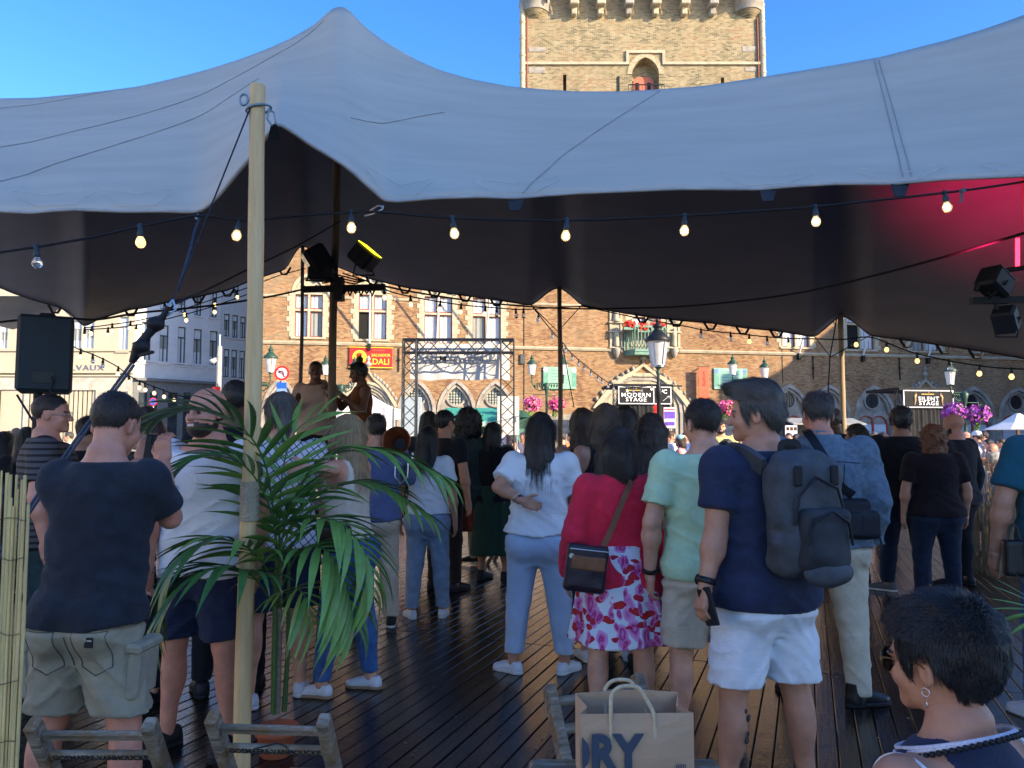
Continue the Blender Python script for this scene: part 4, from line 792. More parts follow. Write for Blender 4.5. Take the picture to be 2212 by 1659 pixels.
for k, (xa, xb, y) in enumerate(((1346, 1376, 703), (1376, 1406, 708), (1404, 1442, 704))):
    u, z = HP.uz((xa+xb)/2, y, -.95); hw = HP.uz(xb, y, -.95)[0]-u; fb = empty('flower_box', HP.o+HP.t*u-HP.n*.85+Vector((0, 0, z)), HP.yaw)
    tag(fb, 'red geraniums in a box on the green balcony, '+('left', 'middle', 'right')[k]+' third', 'flower box', 'geranium boxes on the balcony'); blossoms(150, (hw, .22, .36), REDP, (5, 4, 2, 2), k, .075, (0, 0, .05)).build('geraniums', REDP, fb)
    MB().bev(-hw*.9, hw*.9, -.1, .12, -.28, -.1, .02).build('box', GREENW, fb)
# ------------------------------------------------------------------ lamp posts
def lantern(parent, c, s=1.0, lit=False):
    c = Vector(c); w0, w1, h = .125*s, .20*s, .46*s                              # glass tapers downwards
    g = MB(); g.lathe([(w0, 0), (w1, h)], 6, c); o = g.build('lantern', LGLASS, parent)
    f = MB()
    for k in range(6):
        a = k*math.pi/3; f.bar(c+Vector((w0*math.cos(a), w0*math.sin(a), 0)), c+Vector((w1*math.cos(a), w1*math.sin(a), h)), .016*s)
    f.lathe([(w0+.02*s, -.03*s), (w0+.02*s, .005)], 6, c); f.build('lantern_frame', WHITEP if s < 1.15 else STEEL, o)
    MB().lathe([(w1+.05*s, h), (w1+.06*s, h+.04*s), (.15*s, h+.14*s), (.10*s, h+.2*s), (.07*s, h+.22*s), (.085*s, h+.27*s), (.11*s, h+.29*s), (.055*s, h+.34*s), (.03*s, h+.37*s), (.045*s, h+.40*s), (.012*s, h+.46*s)], 10, c).build('lantern_cap', GREENI, o)
    MB().lathe([(.02*s, -.26*s), (.025*s, -.2*s), (.05*s, -.14*s), (.02*s, -.1*s), (.07*s, -.03*s)], 8, c).build('lantern_stem', GREENI, o); return o
def basket(name_label, pos, r, mats, seed, grp, n=330, zs=.8, trail=False):
    o = empty('flower_basket', pos); tag(o, name_label, 'flower basket', grp)
    b = blossoms(n, (r, r, r*zs), mats, (5, 4, 2, 1.6), seed, .06); 
    b.build('blossoms', mats, o)
    if trail: blossoms(60, (r*.3, r*.3, r*.55), mats, (0, 0, .3, 6), seed+5, .06, (-.1, 0, -r*.85)).build('trailing_leaves', mats, o)
    MB().lathe([(.05, -r*.7), (r*.5, -r*.5), (r*.62, -r*.2)], 12).build('pot', IRON, o); return o
def twin_post(label, px, d, lan, arm_y, baskets, bmats, blabs, seed, s=1.0, yb=None, mat=None):
    base = at(px, 950, d); o = empty('street_lamp', (base.x, base.y, -.16)); tag(o, label, 'street lamp'); off = Vector((base.x, base.y, -.16)); L = lambda x, y: at(x, y, d)-off; gm = mat or GREENI
    za = L(px, arm_y).z; p = MB(); p.lathe([(.16, 0), (.17, .15), (.11, .3), (.09, .9), (.12, 1.0), (.065, 1.15), (.052, za-.5), (.075, za-.42), (.1, za-.25), (.16, za-.05), (.05, za+.05)], 12); p.build('post', gm, o)
    for x, y in lan:
        e = L(x, y); a = MB(); sg = 1 if e.x > 0 else -1
        a.tube([(0, 0, za-.25), (e.x*.45, 0, za-.33), (e.x*.8, 0, za-.2), (e.x, 0, za+.05), (e.x, 0, e.z-.2*s)], .028, 7); a.tube([(0, 0, za), (e.x*.7, 0, za)], .024, 6)
        for k in range(5): q = (k+.7)/6; a.tube([(e.x*q, .0, za), (e.x*(q+.05), .02, za-.1), (e.x*(q-.04), 0, za-.2)], .017, 5); a.lathe([(.01, -.06), (.06, 0), (.01, .06)], 6, (e.x*q, -.02, za-.1))
        a.build('scroll_arm', gm, o); lantern(o, e, s)
    for k, (x, y) in enumerate(baskets):
        e = L(x, y); MB().tube([(0, 0, e.z+.42), (e.x, 0, e.z+.42), (e.x, 0, e.z)], .018, 6).build('basket_arm', gm, o); basket(blabs[k], off+e, .46 if s < 1.3 else .5, bmats, seed+k, None, trail=True)
    return o
twin_post('green two-lantern street lamp with pink baskets in front of the first green information board', 1181, 36, [(1149, 808), (1217, 808)], 829, [(1151, 872), (1203, 874)], PINK, ['pink flower basket hanging left of the middle lamp post', 'pink flower basket hanging behind the middle tent pole'], 10)
twin_post('green two-lantern street lamp in front of the red exhibition banner', 735, 37, [(703, 808), (765, 811)], 832, [(711, 866)], PINK, ['pink flower basket beside the singer in the pale shirt'], 20)
twin_post('green street lamp beside the red no-left-turn sign', 556, 30, [(584, 803)], 826, [(530, 862)], PINK, ['tall pink flower basket left of the near wooden pole'], 30, 1.15)
twin_post('green two-lantern street lamp in front of the second green information board', 1617, 36, [(1583, 808), (1652, 815)], 836, [(1570, 880)], PINK, ['pink flower basket half hidden behind the dark-haired man with a backpack'], 40)
twin_post('green street lamp with purple baskets beside the silent stage sign', 2087, 29, [(2053, 829)], 848, [(2062, 889), (2114, 894)], PURP, ['purple flower basket left of the lamp post at right', 'purple flower basket right of the lamp post at right'], 50)
basket('pink flower cluster low behind the near wooden pole', at(524, 895, 29.5), .42, PINK, 61, None, 240)
base = at(1424, 950, 22); bl_ = empty('street_lamp', (base.x, base.y, -.16)); tag(bl_, 'tall black single-lantern street lamp in front of the central portal', 'street lamp'); off = Vector((base.x, base.y, -.16))
zl = (at(1424, 790, 22)-off).z; MB().lathe([(.17, 0), (.17, .3), (.1, .5), (.075, 1.6), (.06, zl-.95), (.085, zl-.9), (.1, zl-.75), (.06, zl-.55), (.035, zl-.3), (.03, zl-.03), (.2, zl-.02), (.2, zl)], 14).build('post', IRON, bl_)
lo_ = lantern(bl_, (0, 0, zl+.01), 1.5); [setattr(c_, 'data', c_.data.copy()) or c_.data.materials.__setitem__(0, IRON) for c_ in lo_.children if c_.name.startswith('lantern_cap')]; rb = MB(); e0 = at(1383, 833, 22)-off; e1 = at(1473, 834, 22)-off; rb.bar(e0, e1, .04); rb.build('ladder_bar', IRON, bl_)
# ------------------------------------------------------------------ truss gateway with banner
TR = M('dark_truss_metal', (.06, .065, .07), .4, .7, var=.2)
def truss(mb, a, b, w, n, up):
    a, b, up = Vector(a), Vector(b), Vector(up).normalized(); d = (b-a).normalized(); sd = d.cross(up).normalized(); cs = [a+up*w*i/2+sd*w*j/2 for i in (-1, 1) for j in (-1, 1)]; L_ = (b-a)
    for c in cs: mb.tube([c, c+L_], .019, 6)
    for f in ((0, 1), (1, 3), (3, 2), (2, 0)):
        for k in range(n): p, q = (cs[f[0]], cs[f[1]]) if k % 2 == 0 else (cs[f[1]], cs[f[0]]); mb.tube([p+L_*(k/n), q+L_*((k+1)/n)], .011, 5)
    for k in (0, n): 
        for f in ((0, 1), (1, 3), (3, 2), (2, 0)): mb.tube([cs[f[0]]+L_*(k/n), cs[f[1]]+L_*(k/n)], .014, 5)
gx0, gz1 = at(886, 748, 17).x, at(1000, 748, 17).z; gx1 = at(1096, 748, 17).x
gate = empty('truss_gateway', ((gx0+gx1)/2, 17, -.16)); tag(gate, 'dark metal truss gateway with a white banner seen from behind', 'gateway'); go = Vector(((gx0+gx1)/2, 17, -.16)); hx = (gx1-gx0)/2; zt = gz1+.16
for sg in (-1, 1): t_ = MB(); truss(t_, (sg*hx, 0, 0), (sg*hx, 0, zt+.13), .29, 14, (1, 0, 0)); t_.build('truss_leg', TR, gate); MB().bev(sg*hx-.35, sg*hx+.35, -.35, .35, -.01, .05, .01).build('base_plate', IRON, gate)
t_ = MB(); truss(t_, (-hx-.14, 0, zt), (hx+.14, 0, zt), .29, 9, (0, 0, 1)); t_.build('truss_beam', TR, gate)
BANM = M('white_banner_cloth', (.74, .73, .68), .85, var=.05, scale=2)
zb0, zb1 = (at(990, 819, 17.3)-go).z, (at(990, 742, 17.3)-go).z; bn = MB(); nb = 60; v_ = []
for i in range(nb+1):
    x = -hx-.05+(2*hx+.1)*i/nb; w_ = .018*math.sin(i*.55)+.014*math.sin(i*.21+1)
    v_ += [(x, .42+w_, zb0+.02*math.cos(i*.25)), (x, .40+w_*.6, (zb0+zb1)/2), (x, .36, zb1)]
bn.add(v_, [(3*i+k, 3*i+3+k, 3*i+4+k, 3*i+1+k) for i in range(nb) for k in range(2)], 0, True); bno = bn.build('banner', BANM, gate)
FAINT = M('faint_show_through_print', (.60, .59, .55), .85, var=0)
text('show_through_lettering', 'DES AMIS', .34, FAINT, bno, (0, .345, (zb0+zb1)/2+.1), mirror=True, bold=.012, sx=1.15, depth=.002)
for x0, x1, y0, y1, lab, d, m_ in ((864, 911, 858, 940, 'pale blue board strapped to the left truss leg', 17.5, M('pale_blue_board', (.42, .52, .62), .6, var=.05)), (1074, 1121, 856, 940, 'white board strapped to the right truss leg', 17.5, WHITEP)):
    p, q = at(x0, y1, d), at(x1, y0, d); o = empty('notice_board', ((p.x+q.x)/2, d, -.16)); tag(o, lab, 'board'); hw = (q.x-p.x)/2
    MB().bev(-hw, hw, -.02, .02, p.z+.16, q.z+.16, .006).build('panel', m_, o); l = MB(); l.tube([(-hw*.8, .03, 0), (-hw*.8, .03, q.z)], .02, 6); l.tube([(hw*.8, .03, 0), (hw*.8, .03, q.z)], .02, 6); l.build('support', STEEL, o)
# ------------------------------------------------------------------ signs on the hall
def on_hall(name, label, cat, x0, x1, y0, y1, th, off=0.0):
    xm, ym = (x0+x1)/2, (y0+y1)/2; u0, u1 = HP.uz(x0, ym, -off)[0], HP.uz(x1, ym, -off)[0]; z0, z1 = HP.uz(xm, y1, -off)[1], HP.uz(xm, y0, -off)[1]
    o = empty(name, HP.o+HP.t*((u0+u1)/2)-HP.n*(off+th)+Vector((0, 0, (z0+z1)/2)), HP.yaw); tag(o, label, cat); return o, (u1-u0)/2, (z1-z0)/2
YL = M('yellow_print', (.85, .52, .04), .6, var=0); REDB = M('red_banner', (.62, .018, .02), .6, var=.05)
o, hw, hh = on_hall('exhibition_banner', 'red exhibition banner with a yellow disc and yellow lettering on the brick hall', 'banner', 755, 847, 752, 793, .12, .02)
MB().bev(-hw, hw, 0, .1, -hh, hh, .01).build('panel', REDB, o); fr_ = MB(); fr_.box(-hw-.04, hw+.04, -.02, .12, -hh-.06, -hh-.004); fr_.box(-hw-.04, hw+.04, -.02, .12, hh+.004, hh+.05); fr_.build('frame', YL, o)
MB().lathe([(.42, 0), (.42, .012)], 28, (0, 0, 0), 0, False, Matrix.Translation((-hw*.53, -.002, 0)) @ Matrix.Rotation(math.pi/2, 4, 'X')).build('disc', YL, o)
fc = MB(); 
for (x, z, rx, rz) in ((0, -.3, .2, .13), (0, .02, .13, .2), (0, .16, .16, .12), (-.1, -.18, .06, .1), (.1, -.18, .06, .1)):
    fc.lathe([(1, 0), (1, .01)], 18, (0, 0, 0), 0, False, Matrix.Translation((-hw*.53+x, -.016-.001*len(fc.f), z)) @ Matrix.Diagonal((rx, 1, rz, 1)) @ Matrix.Rotation(math.pi/2, 4, 'X'))
fc.build('dark_silhouette', M('orange_red_print', (.50, .10, .02), .6, var=0), o)
text('lettering', 'SALVADOR', .23, YL, o, (hw*.47, -.006, .13), bold=.006, sx=.95); text('lettering', 'DALI', .5, YL, o, (hw*.47, -.006, -.26), bold=.008, sx=.95); text('lettering', 'EXPO & MUSEUM', .09, M('dull_red_print', (.75, .25, .1), .6), o, (hw*.35, -.006, .42), sx=1.0)
VERD = M('green_notice_board', (.20, .42, .30), .5, var=.2, scale=1.5, col2=(.30, .52, .36)); CYAN = M('blue_green_notice_board', (.18, .42, .34), .45, var=.2, scale=1.2, col2=(.34, .55, .42)); BLUEP = M('blue_print', (.12, .25, .5), .6); PALEP = M('pale_print', (.7, .72, .66), .6)
for px, lab, mt in (((1173, 1244, 793, 840), 'green information board on the brick behind the middle tent pole', VERD), ((1541, 1613, 796, 841), 'blue-green information board right of the vertical red banner', CYAN)):
    o, hw, hh = on_hall('information_board', lab, 'notice board', *px, .1, .02); MB().bev(-hw, hw, 0, .08, -hh, hh, .01).build('panel', mt, o)
    gp_ = M('darker_green_print', (.13, .33, .24), .6)
    for a_ in (-hw, hw*.72): MB().box(a_, a_+hw*.28, -.006, .0, -hh*.8, hh*.5).build('side_column', gp_, o)
    for sg in (-1, 1): MB().lathe([(.16, 0), (.16, .01)], 6, (0, 0, 0), 0, False, Matrix.Translation((sg*hw*.86, -.008, hh*.72)) @ Matrix.Rotation(math.pi/2, 4, 'X')).build('emblem', BLUEP if mt is CYAN else PALEP, o)
    l = MB()
    for k in range(7): l.box(-hw*.55, hw*(.5-.2*(k % 3 == 2)), -.004, 0, hh*.7-k*.19-.03, hh*.7-k*.19)
    l.build('text_lines', M('dark_green_text', (.1, .25, .18), .6), o)
    if mt is CYAN: MB().prism([(-.2, .15), (.2, .15), (.2, -.05), (0, -.22), (-.2, -.05)], -.008, 0).build('emblem', BLUEP, o).location = (-.05, 0, -hh*.8)
o, hw, hh = on_hall('vertical_banner', 'tall salmon-red vertical banner with dark lettering on the brick hall', 'banner', 1509, 1531, 793, 872, .06, .55); MB().bev(-hw, hw, 0, .03, -hh, hh, .006).build('cloth', M('salmon_banner', (.78, .12, .06), .7, var=.05), o)
a_ = MB(); a_.bar((0, 0, hh+.02), (0, .58, hh+.02), .05); a_.bar((-hw-.1, 0, hh+.02), (hw+.05, 0, hh+.02), .04); a_.build('bracket', IRON, o); text('lettering', 'Belfort', .34, M('dark_red_letter', (.2, .02, .02), .6), o, (0, -.004, hh-.75), (0, -math.pi/2, 0), bold=.004)
x_ = MB()
for k in range(3): x_.bar((-hw*.7, -.004, -hh+.1+.25*k), (hw*.7, -.004, -hh+.5+.2*k), .03, .006)
x_.build('line_print', M('dark_red_letter', (.2, .02, .02), .6), o)
# stages in front of the hall
BLKS = M('black_stage_cloth', (.018, .018, .02), .85, var=.3, scale=3); WHT = M('white_lettering', (.86, .86, .84), .5, var=0, emit=(1, 1, 1), estr=.12); GOLD = M('gold_print', (.55, .36, .07), .5); GOLD2 = M('tan_print', (.62, .40, .18), .6)
def stage_sign(label, x0, x1, y0, y1, d, lines, split=None, figures=False):
    p, q = at(x0, y1, d), at(x1, y0, d); hw, hh = (q.x-p.x)/2, (q.z-p.z)/2; o = empty('stage_front', ((p.x+q.x)/2, d, -.16), R(8)); tag(o, label, 'stage'); zc = (p.z+q.z)/2+.16
    MB().bev(-hw, hw, 0, .06, zc-hh, zc+hh, .01).build('sign_panel', BLKS, o); f = MB(); t = .05
    f.box(-hw, hw, -.03, .0, zc+hh-t, zc+hh); f.box(-hw, hw, -.03, 0, zc-hh, zc-hh+t); f.box(-hw, -hw+t, -.03, 0, zc-hh+t, zc+hh-t); f.box(hw-t, hw, -.03, 0, zc-hh+t, zc+hh-t)
    if split: f.box(split*hw-t/2, split*hw+t/2, -.03, 0, zc-hh+t, zc+hh-t)
    f.build('sign_frame', M('white_frame_tape', (.75, .76, .76), .5), o); cx = 0 if not split else -hw*(1-split)/2
    text('lettering', lines[0], hh*.62, WHT, o, (cx, -.02, zc+hh*.02), bold=.002, sx=1.22); text('lettering', lines[1], hh*.62, WHT, o, (cx, -.02, zc-hh*.50), bold=.002, sx=1.22)
    g = MB(); g.box(cx-hw*.28, cx+hw*.22, -.02, 0, zc+hh*.5, zc+hh*.6); g.lathe([(.04, -.02), (.05, 0), (.04, .02)], 8, (cx, -.01, zc+hh*.76)); g.build('small_gold_print', GOLD, o)
    if split: text('lettering', 'WC', hh*.62, WHT, o, (hw*(1+split)/2-.02, -.02, zc+hh*.42), bold=.004, sx=1.1); ar = MB(); ar.bar((hw*.68, -.02, zc-hh*.62), (hw*.92, -.02, zc-hh*.05), .05, .01); ar.bar((hw*.92, -.02, zc-hh*.05), (hw*.82, -.02, zc-hh*.12), .05, .01); ar.bar((hw*.92, -.02, zc-hh*.05), (hw*.91, -.02, zc-hh*.3), .05, .01); ar.build('arrow', WHT, o)
    if figures:
        for sg in (-1, 1): s = MB(); s.tube([(cx+sg*hw*.56, -.012, zc-hh*.7), (cx+sg*hw*.53, -.012, zc-hh*.2), (cx+sg*hw*.54, -.012, zc+hh*.2), (cx+sg*hw*.52, -.012, zc+hh*.55)], [.02, .045, .06, .02], 6); s.tube([(cx+sg*hw*.54, -.012, zc+hh*.15), (cx+sg*hw*.47, -.012, zc+hh*.4), (cx+sg*hw*.50, -.012, zc+hh*.7)], [.03, .025, .015], 5); s.build('printed_dancer', GOLD2, o)
    dr = MB(); n = 40; vv = []
    for i in range(n+1): x = -hw+2*hw*i/n; yy = .12+.05*math.sin(i*1.9)+.03*math.sin(i*.7); vv += [(x, yy, .9), (x, yy, zc-hh-.02)]
    dr.add(vv, [(2*i, 2*i+2, 2*i+3, 2*i+1) for i in range(n)], 0, True); dr.build('drape', BLKS, o)
    MB().box(-hw, hw, -.3, 3, 0, .9).build('platform', BLKS, o); MB().box(-hw-.15, hw+.15, .08, 3, zc+hh+.004, zc+hh+.15).build('roof', BLKS, o)
    for sg in (-1, 1): l = MB(); truss(l, (sg*(hw+.08), .3, 0), (sg*(hw+.08), .3, zc+hh), .22, 16, (1, 0, 0)); l.build('truss_leg', TR, o)
    return o
stage_sign('black stage front lettered MODERN STAGE with a WC arrow before the central portal', 1334, 1452, 835, 873, 42, ('MODERN', 'STAGE'), .33)
stage_sign('black stage front lettered SILENT STAGE between gold dancers', 1947, 2064, 843, 881, 40, ('SILENT', 'STAGE'), None, True)
# marquee, kiosks, parasol, small signs
MQ = M('white_marquee_cloth', (.80, .79, .76), .7, var=.05, bump=.1, bscale=3)
c = at(795, 900, 25); mq = empty('marquee', (c.x, 25, -.16)); tag(mq, 'white pop-up marquee with a peaked roof left of the truss', 'marquee'); mo = Vector((c.x, 25, -.16))
zr = (at(790, 848, 25)-mo).z; ze = (at(862, 884, 25)-mo).z; hx_ = (at(862, 900, 25)-mo).x; r_ = MB()
ring_ = [(-hx_, -hx_), (hx_, -hx_), (hx_, hx_), (-hx_, hx_)]; k_ = [(x*(1-t), y*(1-t), ze+(zr-ze)*(t**1.5)) for t in (0, .25, .5, .75, 1) for x, y in ring_]
r_.add(k_, [(4*i+j, 4*i+(j+1) % 4, 4*i+4+(j+1) % 4, 4*i+4+j) for i in range(4) for j in range(4)]); r_.build('roof', MQ, mq)
for s_ in range(4):
    a, b = ring_[s_], ring_[(s_+1) % 4]; vl = MB(); n = 24; vv = []
    for i in range(n+1): t = i/n; w_ = .03*math.sin(i*1.1); vv += [(a[0]+(b[0]-a[0])*t+w_*(s_ % 2), a[1]+(b[1]-a[1])*t+w_*(1-s_ % 2), ze-.0), (a[0]+(b[0]-a[0])*t+w_*2*(s_ % 2), a[1]+(b[1]-a[1])*t+w_*2*(1-s_ % 2), ze-.35 if s_ != 0 else .2)]
    vl.add(vv, [(2*i, 2*i+2, 2*i+3, 2*i+1) for i in range(n)], 0, True); vl.build('side_wall' if s_ == 0 else 'valance', MQ, mq); MB().tube([(a[0], a[1], 0), (a[0], a[1], ze)], .03, 6).build('leg', STEEL, mq)
TEAL = M('teal_awning', (.04, .26, .20), .7, var=.15); DGREEN = M('dark_green_kiosk', (.03, .09, .06), .5)
c = at(1020, 900, 38); k_ = empty('market_kiosk', (c.x, 38, -.16), R(8)); tag(k_, 'green market kiosk with a teal awning seen between the truss legs', 'kiosk'); ko = Vector((c.x, 38, -.16)); hw = 1.35*.98; z0 = (at(1020, 912, 38)-ko).z; z1 = (at(1020, 881, 38)-ko).z
MB().bev(-hw, hw, 0, 2, 0, z1-.35, .02).build('kiosk_body', DGREEN, k_); a_ = MB(); a_.prism([(0, z1), (0, z1-.05), (-1.1, z0), (-1.1, z0+.06)], -hw, hw, 0, Matrix(((0, 1, 0, 0), (1, 0, 0, 0), (0, 0, 1, 0), (0, 0, 0, 1)))); a_.build('awning', TEAL, k_)
MB().box(-hw, hw, -1.11, -1.08, z0-.22, z0).build('awning_valance', M('pale_green_valance', (.35, .5, .4), .7), k_); MB().box(-hw, hw, -.5, -.02, .8, .9).build('counter', REDF, k_)
c = at(1131, 900, 41); k_ = empty('newspaper_kiosk', (c.x, 41, -.16), R(9)); tag(k_, 'narrow green kiosk door beside the stone wall right of the truss', 'kiosk'); MB().bev(-.55, .55, 0, 1.2, 0, 2.9, .03).build('kiosk_body', DGREEN, k_); MB().box(-.35, .35, -.03, -.004, .1, 2.3).build('door', M('verdigris_door', (.12, .28, .22), .5), k_); MB().lathe([(.9, 2.9), (.85, 3.0), (.1, 3.3)], 4, (0, .6, 0)).build('roof', DGREEN, k_)
c = at(1765, 900, 33); k_ = empty('food_stall', (c.x, 33, -.16), R(9)); tag(k_, 'grey food stall with a sloping awning behind the man in the denim jacket', 'stall'); ko = Vector((c.x, 33, -.16)); z1 = (at(1765, 903, 33)-ko).z; z0 = (at(1765, 916, 33)-ko).z
MB().bev(-1.6, 1.6, 0, 2, 0, z1-.1, .02).build('stall_body', M('dark_grey_stall', (.06, .065, .07), .6), k_); MB().prism([(0, z1), (0, z1-.05), (-1.0, z0-.05), (-1.0, z0)], -1.65, 1.65, 0, Matrix(((0, 1, 0, 0), (1, 0, 0, 0), (0, 0, 1, 0), (0, 0, 0, 1)))).build('awning', M('grey_awning', (.30, .31, .29), .7), k_)
zs_ = (at(1700, 930, 32.8)-ko).z; sc_ = MB().bev(-1.6, -.95, -.12, -.05, zs_-.28, zs_+.28, .02).build('menu_screen', BLACK, k_); MB().box(-1.55, -1.0, -.128, -.121, zs_-.22, zs_+.22).build('screen_face', M('lit_menu_screen', (.6, .6, .62), .4, var=0, emit=(.8, .82, .9), estr=.35), sc_)
for i in range(3): MB().bev(-1.5+i*.17, -1.37+i*.17, -.14, -.129, zs_+.0, zs_+.14, .01).build('burger_picture', M('burger_print', (.5, .2, .06), .6), sc_)
c = at(2200, 920, 20); ps = empty('parasol', (c.x, 20, -.16)); tag(ps, 'white market parasol behind the right-hand tent pole', 'parasol'); po = Vector((c.x, 20, -.16)); ze = (at(2132, 928, 20)-po).z; hx_ = abs((at(2130, 928, 20)-po).x)
r_ = MB(); r_.lathe([(hx_, ze), (hx_*.5, ze+.18), (.05, ze+.42)], 8, (0, 0, 0), 0, False); r_.build('canopy', MQ, ps); MB().tube([(0, 0, 0), (0, 0, ze+.4)], .03, 8).build('pole', WOOD, ps); MB().lathe([(.4, 0), (.4, .08), (.05, .1)], 12).build('base', IRON, ps)
# road signs
c = at(609, 806, 34); sgn = empty('road_sign', (c.x, 34, -.16)); tag(sgn, 'round red-bordered no-left-turn sign with a blue plate below', 'road sign'); zc = c.z+.16; rot = Matrix.Rotation(math.pi/2, 4, 'X')
def disc(r, y, z, mt, parent, name, n=32): return MB().lathe([(r, 0), (r, .015)], n, (0, 0, 0), 0, False, Matrix.Translation((0, y, z)) @ rot).build(name, mt, parent)
SR = M('sign_red', (.68, .02, .02), .45, var=0); SW = M('sign_white', (.8, .8, .8), .45, var=0); SB = M('sign_blue', (.02, .12, .55), .45, var=0)
disc(.33, 0, zc, SR, sgn, 'sign_rim'); disc(.235, -.018, zc, SW, sgn, 'sign_face'); a_ = MB(); a_.tube([(.1, -.036, zc-.16), (.06, -.036, zc+.04), (-.02, -.036, zc+.1), (-.1, -.036, zc+.06)], .028, 6); a_.prism([(-.17, zc+.03), (-.08, zc+.12), (-.07, zc-.02)], -.04, -.03); a_.build('arrow', BLACK, sgn)
a_ = MB(); a_.bar((-.17, -.045, zc+.17), (.17, -.045, zc-.17), .045, .01); a_.build('slash', SR, sgn); zb_ = (at(609, 833, 34)-Vector((0, 0, -.16))).z; MB().bev(-.22, .22, -.01, .01, zb_-.12, zb_+.14, .004).build('blue_plate', SB, sgn); MB().bev(-.22, .22, -.01, .01, zb_-.32, zb_-.13, .004).build('lower_plate', M('sign_pale_blue', (.2, .35, .7), .5), sgn); MB().tube([(0, .04, 0), (0, .04, zc+.3)], .035, 8).build('post', STEEL, sgn)
c = at(331, 868, 44); sgn = empty('road_sign', (c.x, 44, -.16)); tag(sgn, 'small round blue and red no-parking sign in front of the shaded shop front', 'road sign'); zc = c.z+.16; disc(.24, 0, zc, SR, sgn, 'sign_rim', 24); disc(.19, -.018, zc, SB, sgn, 'sign_face', 24); a_ = MB(); a_.bar((-.14, -.03, zc+.14), (.14, -.03, zc-.14), .04, .01); a_.bar((-.14, -.032, zc-.14), (.14, -.032, zc+.14), .04, .01); a_.build('cross', SR, sgn); MB().tube([(0, .04, 0), (0, .04, zc)], .03, 8).build('post', WHITEP, sgn)
c = at(472, 843, 32); ms = empty('camera_mast', (c.x, 32, -.16)); tag(ms, 'pale concrete mast with a dome camera in front of the white houses', 'mast'); zt_ = at(472, 748, 32).z+.16; MB().lathe([(.13, 0), (.1, zt_)], 14).build('mast', M('pale_concrete', (.42, .40, .35), .8), ms); MB().lathe([(.045, zt_), (.03, zt_+.35), (.01, zt_+.5)], 8).build('tip', STEEL, ms)
zd = at(460, 780, 32).z+.16; MB().lathe([(.02, .1), (.14, .06), (.16, 0), (.1, -.06), (.04, -.1)], 12, (-.24, -.02, zd)).build('dome_camera', WHITEP, ms); MB().bar((-.2, -.02, zd+.1), (0, -.02, zd+.14), .05).build('arm', WHITEP, ms); MB().bev(-.17, .14, -.2, -.12, at(472, 845, 32).z+.1, at(472, 838, 32).z+.2, .02).build('red_band', SR, ms)
p, q = at(1434, 925, 30), at(1459, 880, 30); ib = empty('info_panel', ((p.x+q.x)/2, 30, -.16)); tag(ib, 'white and violet information panel beside the black lamp post', 'sign'); hw = (q.x-p.x)/2; MB().bev(-hw, hw, -.03, .03, p.z+.16, q.z+.16, .008).build('panel', WHITEP, ib)
MB().box(-hw*.9, hw*.9, -.036, -.031, q.z-.28, q.z+.0).build('violet_block', M('violet_print', (.16, .08, .5), .6), ib); MB().box(-hw*.9, hw*.9, -.036, -.031, q.z+.06, q.z+.1).build('red_line', SR, ib); MB().box(-hw*.8, hw*.8, -.036, -.031, q.z-.55, q.z-.4).build('violet_block', M('violet_print', (.16, .08, .5), .6), ib); MB().tube([(0, .03, 0), (0, .03, q.z)], .03, 6).build('post', STEEL, ib)
ln = empty('red_lantern', at(1418, 880, 30)); tag(ln, 'string of three round red paper lanterns hanging by the modern stage', 'lantern')
for k in range(3): MB().lathe([(.02, .12), (.09, .09), (.13, 0), (.09, -.09), (.02, -.12)], 12, (0, 0, -.22*k)).build('paper_globe', M('red_paper', (.8, .03, .02), .6, var=.1, emit=(1, .04, .02), estr=.25), ln)
# low stage for the singers, and the speaker on its stand
st = empty('singers_platform', (-1.9, 9.6, 0)); tag(st, 'low black platform the two singers stand on', 'platform'); MB().bev(-1.6, .9, -.7, 1.2, .66, .74, .01).build('platform_top', BLKS, st)
for x in (-1.5, .8):
    for y in (-.6, 1.1): MB().bar((x, y, 0), (x, y, .66), .06).build('leg', TR, st)
c = at(77, 930, 5.5); sp = empty('loudspeaker', (c.x, 5.5, 0), R(29)); tag(sp, 'black loudspeaker on a stand at far left', 'loudspeaker'); z0 = at(77, 846, 5.5).z; z1 = at(77, 680, 5.5).z; hw = .176; dxs = .035
MB().bev(dxs-hw, dxs+hw, -.02, .36, z0, z1, .022).build('cabinet', M('speaker_cabinet', (.02, .03, .037), .6, var=.1, bump=.15, bscale=300), sp); fg = MB(); fg.bev(dxs-hw+.015, dxs+hw-.015, .362, .372, z0+.03, z1-.03, .004); fg.build('front_grille', IRON, sp); jp = MB(); jp.bev(dxs-.07, dxs+.07, -.026, -.021, z0+.06, z0+.15, .002); jp.build('connector_plate', IRON, sp); lg = MB(); lg.tube([(dxs+.05, -.028, z0+.11), (dxs+.06, -.06, z0+.07), (dxs+.02, -.05, z0-.1), (0, .06, z0-.3)], .006, 5); lg.build('cable', BLACK, sp); hb = MB(); hb.tube([(dxs-.06, .16, z1), (dxs-.04, .16, z1+.03), (dxs+.04, .16, z1+.03), (dxs+.06, .16, z1)], .01, 6); hb.build('handle', BLACK, sp); MB().tube([(0, .1, .3), (0, .1, z0)], [.034, .03], 10).build('pole', BLACK, sp)
l = MB()
for a in (0, 2.1, 4.2): l.tube([(0, .1, .8), (.55*math.cos(a), .1+.55*math.sin(a), .01)], .016, 6)
l.build('tripod', BLACK, sp); b_ = MB(); b_.bar((0, .1, z0-.25), (.1, .1, z0-.02), .015); b_.bar((0, .1, z0-.25), (-.13, .1, z0-.02), .015); b_.build('bracket', BLACK, sp)
